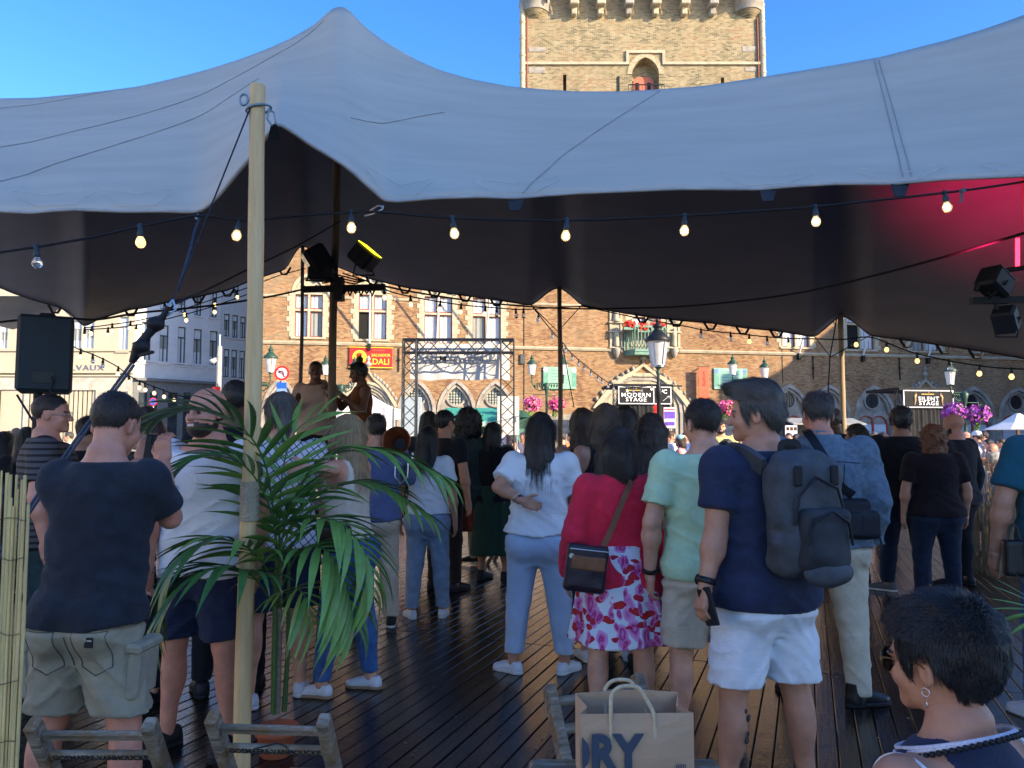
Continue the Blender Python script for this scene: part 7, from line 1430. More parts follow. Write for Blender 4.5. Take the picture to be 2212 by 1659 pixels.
wrist_band(Jp, 'L', 'bracelet', '', M('brown_beads', (.08, .03, .02), .4), .010, .030, .90); wrist_band(Jp, 'L', 'bracelet', '', M('silver_chain', (.5, .5, .5), .3, .9), .005, .031, .80)
# --- K: red cardigan lady -------------------------------------------------------------------------
FLOR = floral(); pK = gx(1336, 4.2); yK = 4
K = person('woman in a crimson cardigan and white skirt printed with pink flowers', pK, yK, 1.605, True, 'fair', dict(kind='cardigan', mat=REDC, hem=.47, slope=-.16, sleeve=2.0, fit=.028, flare=.05, mid=.02, neck=.852, smul=1.15, collar=WHITEC, fold=.011, wob=.006), dict(kind='skirt', mat=FLOR, hem=.305, flare=.085, waist=.62), ('shoe', BLEATH, SOLEB), ('bob', 'dark', .075, 3400, .006), stance=(.10, 0), bw=1.08, calfm=1.05, hb=1.05,
           arms={'L': ((-.050, -.01, -.165), (-.060, .05, -.305)), 'R': ((.050, -.01, -.165), (.055, .05, -.305))})
o = holder(K, 'shoulder_bag', 'dark leather shoulder bag with a tan flap on the woman in crimson', 'bag'); L = lambda x, y, d: Vector(lp(pK, yK, x, y, d))
cB = L(1266, 1228, 3.93); g_ = Grid((-.16, -.08, -.16), (.16, .08, .16), .007); g_.rbox((0, 0, 0), (.105, .034, .118), .022); g_.rbox((0, -.012, -.03), (.095, .03, .07), .02, .01); sd_ = RNG.random(3)*9; g_.disp(lambda p: .008*(vnoise(p*22+sd_)-.5)); V, Q = g_.mesh(); bg_ = link('bag_body', mesh_np('bag', V, Q, LEATH), o, cB, (0, R(7), R(3)))
fl_ = Grid((-.14, -.09, -.06), (.14, .07, .12), .006); fl_.rbox((0, -.040, .030), (.088, .008, .036), .008); fl_.disp(lambda p: .004*(vnoise(p*20)-.5)); V, Q = fl_.mesh(); link('flap', mesh_np('flap', V, Q, TANL), bg_)
MB().lathe([(.012, -.003), (.014, 0), (.012, .003)], 12, (0, 0, 0), 0, True, Matrix.Translation((-.09, -.04, .06)) @ rot).build('ring', STEEL, bg_); MB().tube([(-.1, -.034, .095), (.1, -.034, .095)], .004, 6).build('zip', STEEL, bg_)
strap('strap', TANL, o, [L(1303, 1180, 3.96), L(1318, 1150, 3.97), L(1340, 1095, 4.00), L(1357, 1055, 4.03), L(1366, 1036, 4.10), L(1372, 1030, 4.20)], .030, .003); 
# --- the cluster of women in the middle --------------------------------------------------------------
pL1 = gx(1257, 6.0); person('woman with long brown hair and bare tanned shoulders, left of the middle cluster', pL1, 14, 1.79, True, 'tan', dict(kind='tank', mat=BLK, hem=.5, sleeve=0), dict(kind='trousers', mat=JEAND), ('sneaker', SNEAK, SOLEW), ('wavy', 'brown', .20, 1700), far=1, stance=(.06, 0))
pL2 = gx(1307, 5.55); person('woman with very long light-brown streaked hair in the middle cluster', pL2, 6, 1.80, True, 'tan', dict(kind='tank', mat=BLK, hem=.55, sleeve=0), dict(kind='skirt', mat=BLK, hem=.27), ('sneaker', SNEAK, SOLEW), ('wavy', 'brown', .30, 2200), far=1)
pL3 = gx(1352, 6.15); person('tall dark-haired woman seen behind the hair of her companions', pL3, -12, 1.81, True, 'olive', dict(kind='tee', mat=BLK, hem=.5), dict(kind='trousers', mat=BLK), ('sneaker', SNEAK, SOLEW), ('wavy', 'dark', .20, 1500), far=1)
pL4 = gx(1376, 6.6); person('dark-haired girl looking right at the edge of the middle cluster', pL4, -60, 1.72, True, 'fair', dict(kind='tee', mat=CHAR, hem=.5), dict(kind='trousers', mat=BLK), ('sneaker', SNEAK, SOLEW), ('bob', 'black', .06), far=1)
pL5 = gx(1407, 5.45); L5 = person('woman with long dark wavy hair, lavender top and a long violet skirt', pL5, -4, 1.73, True, 'olive', dict(kind='tank', mat=LAV, hem=.555, sleeve=0, fit=.016), dict(kind='skirt', mat=VIOLET, hem=.14, flare=.10, waist=.60), ('shoe', BSHOE, SOLEB), ('wavy', 'dark', .20, 2400), far=1)
o = holder(L5, 'crossbody_strap', 'dark crossbody strap on the back of the woman in lavender', 'strap'); strap('webbing', LEATH, o, [(-.10, -.10, 1.36), (-.02, -.135, 1.24), (.08, -.13, 1.10), (.14, -.09, 1.02)], .035)
# --- M: mint t-shirt man --------------------------------------------------------------------------------
pM = gx(1516, 4.0); yM = 8
Mn = person('man in a mint green t-shirt and beige shorts with thinning dark hair', pM, yM, 1.755, False, 'fair', dict(kind='tee', mat=MINT, hem=.485, sleeve=.68, fit=.026, flare=.016, neck=.842), dict(kind='shorts', mat=BEIGE, hem=.295, fit=.02, waist=.55, fold=.014), ('shoe', BRSHOE, SOLEW), ('short', 'dark', .1, 3000, -.006), stance=(.13, .03), turn=10, bw=1.02, arms={'L': ((-.050, -.01, -.165), (-.045, .03, -.315), 'rel', dict(curl=(.4, .5))), 'R': ((.05, .0, -.165), (.05, .06, -.31), 'rel', {})})
b_, rt = wrist_band(Mn, 'L', 'watch_strap', '', BLEATH, .012, .036, .95); MB().lathe([(.020, 0), (.021, .007), (.016, .011)], 16, (0, 0, 0), 0, True, rt @ Matrix.Translation((-.034, -.0, 0)) @ Matrix.Rotation(-math.pi/2, 4, 'Y')).build('watch_face', IRON, Mn['o'])
# --- N: backpack man ----------------------------------------------------------------------------------------
pN = gx(1640, 3.34); yN = 20; L = lambda x, y, d: Vector(lp(pN, yN, x, y, d))
N_ = person('man in a navy t-shirt and pale shorts wearing a grey backpack, tattooed calf', pN, yN, 1.785, False, 'tan', dict(kind='tee', mat=NAVY, hem=.475, sleeve=.62, fit=.028, flare=.02, neck=.842), dict(kind='shorts', mat=PALEB, hem=.30, fit=.022, waist=.55, fold=.015), ('sneaker', GSHOE, SOLEW), ('wave', 'salt', .1, 9000), stance=(.17, -.03), turn=46, bw=1.03, nod=-2, sway=-.02,
            arms={'L': (tuple(L(1546, 1158, 3.22)), tuple(L(1524, 1262, 3.18)), 'abs', dict(thumb=(.1, 1, 0), curl=(.5, .55))), 'R': ((.05, .04, -.165), (.04, .12, -.29))}, feet=(12, -10))
b_, rt = wrist_band(N_, 'L', 'watch_strap', '', BLEATH, .013, .036, .93); MB().lathe([(.022, 0), (.023, .008), (.017, .012)], 16, (0, 0, 0), 0, True, rt @ Matrix.Translation((-.034, -.0, 0)) @ Matrix.Rotation(-math.pi/2, 4, 'Y')).build('watch_face', IRON, N_['o'])
phone(N_, 'black phone held low in the hand of the backpack man', at(1530, 1310, 3.14), (R(6), R(-14), R(-60)))
tt = M('tattoo_ink', (.05, .055, .06), .7); t_ = MB(); wlp = L(1612, 1560, 3.24); a_, n_, q_ = N_['LG']['L']
for k in range(9):
    z = .52-.028*k; zz = (z-.045*1.785); tq = (z-q_[2])/(n_[2]-q_[2]); cx = q_[0]+(n_[0]-q_[0])*tq; cy = q_[1]+(n_[1]-q_[1])*tq; rr = .050+.012*math.exp(-((z-.36)/.09)**2)
    ang = R(-62)+.18*math.sin(k*1.7); t_.lathe([(.004, -.001), (.011+.006*math.sin(k*2.1), 0), (.004, .001)], 7, (0, 0, 0), 0, True, Matrix.Translation((cx+rr*math.cos(ang), cy-.012*math.exp(-((z-.36)/.09)**2)*2+rr*math.sin(ang)*1.05, z)) @ Vector((math.cos(ang), math.sin(ang), 0)).to_track_quat('Z', 'Y').to_matrix().to_4x4())
t_.build('tattoo', tt, N_['o'])
bk = holder(N_, 'backpack', 'worn dark grey backpack on the man in navy', 'backpack'); GREYN = M('grey_backpack_nylon', (.060, .066, .075), .7, var=.3, scale=12, bump=.3, bscale=260); GREYD = M('dark_grey_nylon', (.028, .031, .037), .7, var=.3, bump=.3, bscale=260)
g_ = Grid((-.24, -.44, .90), (.24, .0, 1.55), .009); g_.rbox((.02, -.235, 1.245), (.165, .085, .245), .075); g_.ell((.02, -.27, 1.14), (.15, .10, .14), .04); g_.ell((.02, -.22, 1.42), (.13, .09, .09), .05); sd_ = RNG.random(3)*20; g_.disp(lambda p: .022*(1-np.abs(2*vnoise(p*[8, 8, 11]+sd_)-1)-.5)+.010*(vnoise(p*24+sd_)-.5)); V, Q = g_.mesh(); link('main_compartment', mesh_np('pack', V, Q, GREYN), bk)
g_ = Grid((-.2, -.46, .92), (.22, -.15, 1.32), .008); g_.rbox((.03, -.335, 1.165), (.118, .042, .125), .04); g_.ell((.03, -.36, 1.10), (.10, .035, .06), .03); g_.disp(lambda p: .014*(1-np.abs(2*vnoise(p*[10, 10, 14]+sd_)-1)-.5)); V, Q = g_.mesh(); link('front_pocket', mesh_np('pocket', V, Q, GREYD), bk)
g_ = Grid((-.2, -.46, .90), (.22, -.15, 1.10), .008); g_.ell((.04, -.35, 1.035), (.115, .05, .055), 0); g_.disp(lambda p: .010*(vnoise(p*18+sd_)-.5)); V, Q = g_.mesh(); link('lower_pocket', mesh_np('pocket', V, Q, GREYN), bk)
zt_ = MB(); zt_.tube([(-.10, -.33, 1.22), (-.09, -.345, 1.33), (.0, -.335, 1.405), (.10, -.34, 1.36), (.155, -.33, 1.22)], .006, 6); zt_.build('zip', BLACK, bk); zt_ = MB(); zt_.tube([(-.085, -.375, 1.15), (-.05, -.385, 1.24), (.03, -.388, 1.275), (.11, -.385, 1.23), (.14, -.37, 1.14)], .006, 6); zt_.build('zip', BLACK, bk)
for x in (-.075, .10): MB().bev(x-.018, x+.018, -.335, -.315, 1.37, 1.45, .006, 0).build('side_buckle', BLACK, bk)
strap('shoulder_strap', GREYN, bk, [(-.13, -.19, 1.44), (-.145, -.10, 1.485), (-.152, -.01, 1.500), (-.150, .07, 1.455), (-.14, .12, 1.36), (-.13, .12, 1.24)], .075, .012, (1, 0, .3)); strap('shoulder_strap', GREYN, bk, [(.15, -.19, 1.44), (.15, -.10, 1.485), (.150, -.01, 1.500), (.150, .07, 1.455), (.14, .12, 1.36)], .075, .012, (1, 0, .3)); strap('top_handle', BLACK, bk, [(-.03, -.17, 1.49), (-.02, -.17, 1.535), (.05, -.17, 1.535), (.06, -.17, 1.49)], .028, .004)
tri([(.075, -.094, 1.505), (.10, -.094, 1.50), (.105, -.10, 1.475), (.082, -.10, 1.48)], 'neck_tag', WHITEP, N_['o'])
# --- O: denim jacket man -------------------------------------------------------------------------------------
pO = gx(1772, 4.66); yO = -14
O_ = person('man in a faded denim jacket and beige trousers with a black shoulder bag', pO, yO, 1.835, False, 'ruddy', dict(kind='jacket', mat=DENIM, hem=.505, sleeve=1.95, fit=.036, flare=.014, neck=.862, smul=1.1, fold=.017, collar=DENIM), dict(kind='trousers', mat=BEIGE, hem=.035, fit=.026, waist=.56, fold=.013), ('boot', BLEATH, SOLEB), ('thin', 'salt', .1, 2600), stance=(.20, .05), feet=(14, -62), turn=14, nod=-4, bw=1.12, sway=-.02, arms={'L': ((-.045, .03, -.165), (-.02, .12, -.26)), 'R': ((.040, .0, -.165), (.03, .06, -.30))}, footpos=((-.20, .06), (.17, .0)))
SEAMT = M('seam_thread', (.035, .05, .08), .9); stitch(O_, 'jacket', [(-.19, 1.415), (0, 1.43), (.19, 1.415)], 'jacket_seam', SEAMT, .003)
for sx_ in (-1, 1): stitch(O_, 'jacket', [(sx_*.10, 1.41), (sx_*.075, .99)], 'jacket_seam', SEAMT, .003)
so3 = holder(O_, 'shoulder_bag', 'black shoulder bag with a round pale badge on the man in denim', 'bag'); L = lambda x, y, d: Vector(lp(pO, yO, x, y, d)); cB = L(1838, 1120, 4.46)
g_ = Grid((-.17, -.12, -.2), (.2, .12, .16), .009); g_.rbox((0, 0, 0), (.105, .06, .115), .03); g_.rbox((.08, -.01, -.03), (.07, .06, .08), .03, .01); g_.rbox((-.02, -.05, -.03), (.075, .035, .07), .02, .01); V, Q = g_.mesh(); bb = link('bag_body', mesh_np('bag', V, Q, M('black_bag_nylon', (.010, .011, .016), .6, var=.3, bump=.2, bscale=200)), so3, cB); MB().lathe([(.030, 0), (.030, .006)], 20, (0, 0, 0), 0, False, Matrix.Translation((-.06, -.088, .035)) @ rot).build('badge', M('pale_blue_badge', (.45, .58, .66), .4), bb)
strap('strap', BLEATH, so3, [L(1846, 1072, 4.50), L(1816, 1050, 4.38), L(1790, 1005, 4.37), L(1766, 965, 4.42), L(1746, 936, 4.52), L(1738, 930, 4.62)], .050, .003, (0, 1, 0)); strap('loose_strap', BLACK, so3, [cB+Vector((.13, -.02, -.06)), cB+Vector((.15, -.04, -.14)), cB+Vector((.14, -.03, -.22))], .012)
# --- P, Q, R: dark couple at right --------------------------------------------------------------------------
pP = gx(1945, 8.0); P_p = person('tall man in black t-shirt and dark jeans with grey shoes, right of the denim jacket', pP, -8, 1.87, False, 'olive', dict(kind='tee', mat=BLK, hem=.50, fit=.03), dict(kind='trousers', mat=JEAND, fit=.022), ('sneaker', GSHOE, SOLEW), ('short', 'black', .1, 900, .02), far=1, bw=1.15, stance=(.16, 0), feet=(55, -10))
FLOD = cloth('black_floral_blouse', (.008, .007, .009), .2, col2=(.018, .009, .011), scale=26); pQ = gx(2012, 7.3); person('woman with auburn curly hair in a dark patterned blouse and jeans', pQ, -4, 1.68, True, 'tan', dict(kind='tee', mat=FLOD, hem=.50, sleeve=.75, fit=.028, flare=.02), dict(kind='trousers', mat=JEAND, fit=.018), ('shoe', BSHOE, SOLEB), ('curly', 'red', .05, 1800, -.005), far=1, bw=1.2, stance=(.12, 0))
pR = gx(2058, 8.3); person('bald bearded man in a dark jacket behind the auburn-haired woman', pR, 30, 1.83, False, 'ruddy', dict(kind='jacket', mat=BLK, hem=.48, sleeve=1.9, fit=.03), dict(kind='trousers', mat=BLK), ('shoe', BSHOE, SOLEB), ('bald', 'dark'), beard=True, far=1, bw=1.15)
# --- S: teal t-shirt at the right edge -------------------------------------------------------------------------
pS = gx(2292, 4.35); S_ = person('person in a teal t-shirt and blue jeans cut off by the right picture edge', pS, -6, 1.84, False, 'tan', dict(kind='tee', mat=TEALC, hem=.50, sleeve=.72, fit=.03, flare=.02), dict(kind='trousers', mat=JEAN, hem=.05, fit=.028), ('sneaker', SNEAK, SOLEW), ('short', 'dark', .1, 400), bw=1.15, stance=(.18, 0), far=1, feet=(20, -10), arms={'L': ((-.055, .0, -.16), (-.065, .04, -.31))})
o = holder(S_, 'hand_bag', 'small black bag held low at the right picture edge', 'bag'); q = at(2190, 1205, 4.3); g_ = Grid((-.08, -.06, -.12), (.08, .06, .12), .01); g_.rbox((0, 0, 0), (.055, .035, .10), .02); V, Q = g_.mesh(); o.location = q; link('bag_body', mesh_np('bag', V, Q, BLEATH), o); strap('handle', BLEATH, o, [(-.03, 0, .09), (-.01, 0, .17), (.02, 0, .17), (.04, 0, .09)], .012)
# --- T: seated woman in the near right corner -------------------------------------------------------------------
pT = (at(2040, 1400, 1.56).x, 1.56); yT = 27; T_ = person('seated woman with short black hair, sunglasses and necklaces, close by at lower right', pT, yT, 1.62, True, 'tan', dict(kind='tank', mat=NAVY, hem=.50, sleeve=0, fit=.012, fold=.004, neck=.852, nslope=.3, hole=.034), dict(kind='trousers', mat=BLK), ('shoe', BSHOE, SOLEB), ('short', 'black', .1, 12000, .013), sit=.365, turn=6, nod=-5, arms={'L': ((-.05, .06, -.15), (.02, .20, -.16)), 'R': ((.05, .06, -.15), (-.02, .20, -.16))}, bw=1.02)
HT = T_['head']; to = T_['o']
def hbuild(mb, name, mt, parent=to): mb.v = [tuple(HT @ Vector(v)) for v in mb.v]; return mb.build(name, mt, parent)
gl_ = MB()
for s in (-1, 1): gl_.lathe([(1, -.0015), (1, .0015)], 20, (0, 0, 0), 0, True, Matrix.Translation((s*.034, .102, .112)) @ Matrix.Rotation(-s*R(12), 4, 'Z') @ Matrix.Rotation(math.pi/2, 4, 'X') @ Matrix.Diagonal((.030, .027, 1, 1)))
so_g = hbuild(gl_, 'sunglasses', M('sunglass_lens', (.012, .010, .012), .12, var=0, spec=.8))
gf = MB()
for s in (-1, 1):
    gf.tube([(s*.034+.031*math.cos(a)*1.0, .102-abs(.031*math.cos(a))*.12*(1 if s*math.cos(a) > 0 else -.3), .112+.028*math.sin(a)) for a in np.linspace(0, 2*math.pi, 21)], .0022, 6); gf.tube([(s*.066, .096, .120), (s*.080, .05, .122), (s*.085, .0, .120), (s*.084, -.012, .112)], .0018, 6)
gf.tube([(-.008, .107, .12), (.008, .107, .12)], .002, 6); hbuild(gf, 'sunglass_frame', M('gold_brown_frame', (.16, .10, .04), .3, .6))
er = MB(); er.tube([(-.088+.0*math.cos(a), -.010+.0085*math.cos(a), .066+.0085*math.sin(a)) for a in np.linspace(0, 2*math.pi, 15)], .0012, 6); er.tube([(-.088, -.010, .058), (-.088, -.010, .044)], .0008, 5); er.lathe([(.001, -.006), (.0028, -.002), (.001, .006)], 7, (-.088, -.010, .040)); hbuild(er, 'earring', M('silver', (.7, .7, .7), .25, .95))
nz_ = MB(); cz_ = .845*1.62-T_['drop']
def collar_path(rx, ry, z0_, dz_, n=40): return [(rx*math.cos(a), -.022+ry*math.sin(a)+.01, z0_+dz_*math.sin(a)) for a in np.linspace(0, 2*math.pi, n)]
nz_.tube(collar_path(.103, .100, cz_-.008, -.040), .0048, 6); nz_.tube(collar_path(.107, .104, cz_-.014, -.046), .0040, 6); nz_.build('white_cord_necklace', M('white_cord', (.62, .58, .62), .6, var=.2, scale=200), to)
for a in np.linspace(0, 2*math.pi, 64)[:-1]: 
    c = (.112*math.cos(a), -.014+.112*math.sin(a), cz_-.022-.055*math.sin(a)); link('bead', bpy.data.meshes.get('bead') or MB().lathe([(.001, -.0055), (.0045, -.004), (.0056, 0), (.0045, .004), (.001, .0055)], 8).mesh('bead', BLACK), to, c)
for k, sg in (('L', -1), ('R', 1)):
    s_ = T_['sh'][k]; pts = [(s_[0]-sg*.016+.004*math.cos(a), s_[1]+.075*math.cos(a)-.0, s_[2]-T_['drop']-.035+.072*math.sin(a)) for a in np.linspace(-.5, math.pi+.5, 22)]; strap('white_trim', WHITEC, to, pts, .013, .003, (1, 0, 0))
# --- U, V, W: people at far left ------------------------------------------------------------------------------------
STRP = stripes('grey_striped_jersey', 2, 26, (.10, .09, .09), (.028, .024, .024), .6); pU = gx(112, 5.05); U = person('man in a grey striped polo and glasses looking right, behind the loudspeaker stand', pU, -62, 1.845, False, 'ruddy', dict(kind='tee', mat=STRP, hem=.47, sleeve=.7, fit=.028, collar=STRP), dict(kind='trousers', mat=DKGREEN), ('shoe', BSHOE, SOLEB), ('buzz', 'dark'), turn=-10, far=1, bw=1.15)
g_ = MB(); HU = U['head']
for s in (-1, 1): g_.tube([(s*.034+.024*math.cos(a), .103, .112+.019*math.sin(a)) for a in np.linspace(0, 2*math.pi, 17)], .002, 5); g_.tube([(s*.058, .10, .114), (s*.082, .0, .114)], .002, 5)
g_.v = [tuple(HU @ Vector(v)) for v in g_.v]; g_.build('glasses', STEEL, U['o'])
pW = gx(186, 6.1); person('man in black looking at his phone between the striped polo and the cargo-shorts man', pW, -15, 1.73, False, 'tan', dict(kind='tee', mat=BLK, hem=.48), dict(kind='trousers', mat=BLK), ('shoe', BSHOE, SOLEB), ('short', 'black'), far=1, bw=1.1, nod=-20)
pV = gx(62, 7.2); person('dark-haired woman in black beside the loudspeaker pole', pV, 20, 1.66, True, 'tan', dict(kind='tee', mat=BLK, hem=.48), dict(kind='trousers', mat=BLK), ('shoe', BSHOE, SOLEB), ('long', 'black', .12), far=1)
pV2 = gx(14, 7.6); person('woman with dark hair and a grey hooded top at the left picture edge', pV2, -20, 1.62, True, 'tan', dict(kind='jacket', mat=cloth('grey_hooded_fleece', (.07, .07, .085)), hem=.48, sleeve=1.9, fit=.03), dict(kind='trousers', mat=JEAND), ('shoe', BSHOE, SOLEB), ('long', 'black', .05), far=1)
pX = gx(318, 4.75); person('brown-haired woman hidden behind the raised phone', pX, 150, 1.74, True, 'fair', dict(kind='tee', mat=BLK, hem=.48, sleeve=1.6), dict(kind='trousers', mat=BLK), ('shoe', BSHOE, SOLEB), ('wavy', 'brown', .12), far=1, nod=-12)
# --- two singers on the platform ---------------------------------------------------------------------------------------
pY = gx(680, 9.4); yY = 172; L = lambda x, y, d: lp(pY, yY, x, y, d, .74); person('singer in a pale shirt and dark trousers raising an open hand on the platform', pY, yY, 1.77, False, 'dark', dict(kind='tee', mat=PINKC, hem=.49, sleeve=1.3, fit=.026, collar=PINKC), dict(kind='trousers', mat=BLK, fit=.018), ('shoe', BSHOE, SOLEB), ('buzz', 'black'), far=1, z0=.74, turn=20, arms={'L': (L(716, 878, 9.25), L(714, 862, 8.95), 'abs', dict(dir=(-.1, .2, 1), thumb=(1, .2, 0), curl=(.05, .1), spread=.10)), 'R': ((.04, .06, -.16), (-.04, .16, -.10))})
LEO = M('leopard_print', (.42, .22, .05), .8, var=0, scale=24, col2=(.02, .012, .01)); pZ = gx(783, 9.3); person('singer with pinned-up dark hair in an orange and leopard outfit on the platform', pZ, 118, 1.74, True, 'dark', dict(kind='tank', mat=cloth('burnt_orange_cloth', (.12, .035, .010), .3), hem=.55, sleeve=0, fit=.014), dict(kind='shorts', mat=LEO, hem=.33, fit=.03, waist=.58), ('shoe', BSHOE, SOLEB), ('bun', 'black', 0, 500), far=1, z0=.74, lean=.06, nod=-12, arms={'L': ((-.06, .04, -.16), (-.03, .14, -.08)), 'R': ((.05, .1, -.12), (.0, .2, .0))})
# --- far crowd in the sunlit square, standing and seated -------------------------------------------------------------------
def cm(c, n): return cloth(n, c, .1, b=0)
CC = dict(polo=cm((.19, .17, .23), 'grey_violet_polo'), white=cm((.68, .67, .64), 'sunlit_white_shirt'), black=cm((.016, .016, .018), 'black_shirt'), yellow=cm((.62, .55, .22), 'pale_yellow_shirt'), olive=cm((.28, .22, .08), 'olive_shirt'), blue=cm((.08, .16, .42), 'blue_shirt'), cyan=cm((.30, .60, .62), 'cyan_shirt'), pink=cm((.62, .30, .28), 'salmon_shirt'), orange=cm((.70, .20, .08), 'orange_shirt'), grey=cm((.30, .30, .32), 'grey_shirt'), check=checks('blue_check_shirt', 40, (.16, .22, .45), (.60, .62, .70), .4))
BT = [JEAN, JEAND, BEIGE, BLK, KHAKI]
seats = []
def far_person(label, px, ytop, d, shirt, hair, fem=False, seated=False, yaw=None, sk='fair', H=None, cap=None, sleeve=.6, arms=None, bot=None, far=2, turn=0, beard=False):
    z = at(px, ytop, d).z; x = at(px, 900, d).x; zg = -.16 if d > 17 else 0.0
    if seated: H = H or (1.66 if fem else 1.76); st = max(.30, min(.62, z-zg-H+.505*H-.06)); 
    else: H = min(1.92, max(1.15, z-zg))
    if H < 1.5 and not seated: pass
    yw = yaw if yaw is not None else random.uniform(-180, 180)
    p = person(label, (x, d), yw, H, fem, sk, dict(kind='tee', mat=CC[shirt], hem=.48, sleeve=sleeve, fit=.024, fold=0 if far == 2 else .01), dict(kind='trousers', mat=bot or random.choice(BT), fold=0, fit=.02), ('shoe', SNEAK if random.random() < .4 else BSHOE, SOLEB), hair, sit=st if seated else None, far=far, z0=zg, arms=arms, turn=turn, beard=beard)
    if seated: seats.append((x, d, zg, yw, st))
    if cap:
        b = MB(); b.lathe([(.096, .165), (.098, .20), (.088, .235), (.055, .258), (.01, .266)], 14, (0, -.012, 0)); b.add([(-.07, .06, .172), (.07, .06, .172), (.05, .17, .162), (-.05, .17, .162), (-.07, .06, .180), (.07, .06, .180), (.05, .17, .168), (-.05, .17, .168)], [(3, 2, 1, 0), (4, 5, 6, 7), (0, 1, 5, 4), (1, 2, 6, 5), (2, 3, 7, 6), (3, 0, 4, 7)]); b.v = [tuple(p['head'] @ Vector(v)) for v in b.v]; b.build('cap', cap, p['o'])
    return p
HOLD = {'L': ((-.03, .03, -.16), (.07, .17, -.17)), 'R': ((.03, .03, -.16), (-.05, .17, -.16))}
CAPD, CAPW, CAPC = cm((.02, .02, .024), 'dark_cap'), cm((.7, .72, .76), 'white_cap'), cm((.3, .65, .66), 'cyan_cap')
far_person('man in a grey-violet polo looking down at his hands, right of the truss', 1129, 921, 23, 'polo', ('short', 'salt'), yaw=165, arms=HOLD, bot=BLK)
far_person('dark-haired woman in a white top seen from behind, right of the polo man', 1150, 922, 24, 'white', ('bob', 'black', .02), True, yaw=10)
far_person('bald man in a black jacket seated in the sun behind the white t-shirt woman', 1155, 940, 18.5, 'black', ('bald', 'grey'), seated=True, yaw=60, sleeve=1.9)
far_person('small blonde seated woman low beside the white t-shirt woman', 1146, 957, 17.5, 'white', ('bob', 'blonde', .04), True, True, yaw=30)
fw = far_person('seated woman with long fair-brown hair and sunglasses looking left, under the truss', 1093, 962, 9.8, 'blue', ('long', 'light', .12), True, True, yaw=75, far=1)
b = MB(); [b.lathe([(1, -.002), (1, .002)], 14, (0, 0, 0), 0, True, Matrix.Translation((s*.034, .101, .112)) @ Matrix.Rotation(math.pi/2, 4, 'X') @ Matrix.Diagonal((.029, .024, 1, 1))) for s in (-1, 1)]; b.v = [tuple(fw['head'] @ Vector(v)) for v in b.v]; b.build('sunglasses', BLACK, fw['o'])
far_person('person in a white shirt right of the truss leg', 1111, 948, 20, 'white', ('short', 'brown'), yaw=100)
far_person('brown-haired woman in a white top looking right, under the modern stage', 1436, 932, 17.6, 'white', ('bob', 'brown', .05), True, yaw=-60, far=1)
far_person('man in a white shirt behind the brown-haired woman under the modern stage', 1449, 924, 19.5, 'white', ('short', 'brown'), yaw=-80)
far_person('woman in a cyan cap and salmon top facing left', 1468, 941, 17.2, 'pink', ('bob', 'brown', .02), True, yaw=70, cap=CAPC, far=1)
far_person('bearded man in a dark cap and pale yellow shirt', 1556, 896, 14.2, 'yellow', ('short', 'dark'), yaw=172, cap=CAPD, far=1, beard=True)
far_person('grey-haired seated man facing left before the yellow shirt', 1567, 934, 12.5, 'white', ('short', 'salt'), seated=True, yaw=60, far=1)
far_person('dark-haired seated person low in front of the yellow shirt', 1560, 956, 10.8, 'black', ('short', 'black'), seated=True, yaw=20, far=1)
far_person('person in an orange top below the menu screen', 1687, 944, 17.4, 'orange', ('bob', 'dark', .03), True, yaw=200)
far_person('person waving a raised hand below the menu screen', 1703, 936, 21, 'white', ('short', 'brown'), yaw=150, arms={'R': ((.06, .05, .10), (.05, .12, .24)), 'L': ((-.04, 0, -.16), (-.03, .05, -.3))})
far_person('dark-haired woman with a ponytail in the shade behind the denim jacket', 1847, 917, 8.6, 'pink', ('pony', 'dark', .02), True, yaw=50, sk='olive', far=1)
far_person('man with a light beard, small head above the denim collar', 1800, 884, 9.2, 'black', ('thin', 'salt'), yaw=-20, far=1, sk='dark')
far_person('man in an olive shirt before the arched window', 1887, 926, 21, 'olive', ('short', 'salt'), yaw=160)
far_person('dark-haired person behind the tall man in black', 1903, 936, 12, 'black', ('bob', 'dark', .03), True, yaw=20, far=1)
far_person('bald man facing left near the purple flowers', 2083, 927, 20, 'white', ('bald', 'grey'), yaw=60)
far_person('man in a white cap and white shirt beside the purple flowers', 2107, 933, 17.5, 'white', ('short', 'brown'), yaw=40, cap=CAPW)
far_person('man with dark hair and blue shirt behind the white cap', 2121, 930, 19.5, 'blue', ('short', 'dark'), yaw=70)
far_person('dark-haired person in a grey shirt right of the white cap', 2132, 949, 17.3, 'grey', ('short', 'black'), yaw=80)
far_person('woman with long brown hair and white top seated with her back turned, right side', 2100, 968, 11.5, 'white', ('long', 'brown', .12), True, True, yaw=-40, far=1)
far_person('white-haired seated man in a blue checked shirt with dark braces and folded hands', 2142, 978, 9.9, 'check', ('short', 'white'), seated=True, yaw=72, far=1, sleeve=1.7, arms=HOLD, bot=JEAN)
far_person('sunlit bald man with sunglasses on his head, right side', 2140, 958, 13.5, 'orange', ('bald', 'grey'), seated=True, yaw=110, sk='ruddy', far=1)
far_person('man with dark hair in a white shirt at the far left edge', 6, 897, 20, 'white', ('short', 'dark'), yaw=150)
far_person('woman in a salmon top near the far left edge', 21, 906, 19, 'pink', ('bob', 'brown', .04), True, yaw=190)
far_person('man in black facing left beside the loudspeaker pole', 52, 897, 19.5, 'black', ('short', 'dark'), yaw=70)
far_person('woman in an orange top behind the loudspeaker pole', 36, 925, 15, 'orange', ('short', 'light'), True, yaw=40)
far_person('man in a grey shirt behind the loudspeaker pole', 66, 890, 21.5, 'grey', ('short', 'brown'), yaw=-120)
far_person('person in white near the lattice shutter', 150, 906, 21, 'white', ('short', 'salt'), yaw=100)
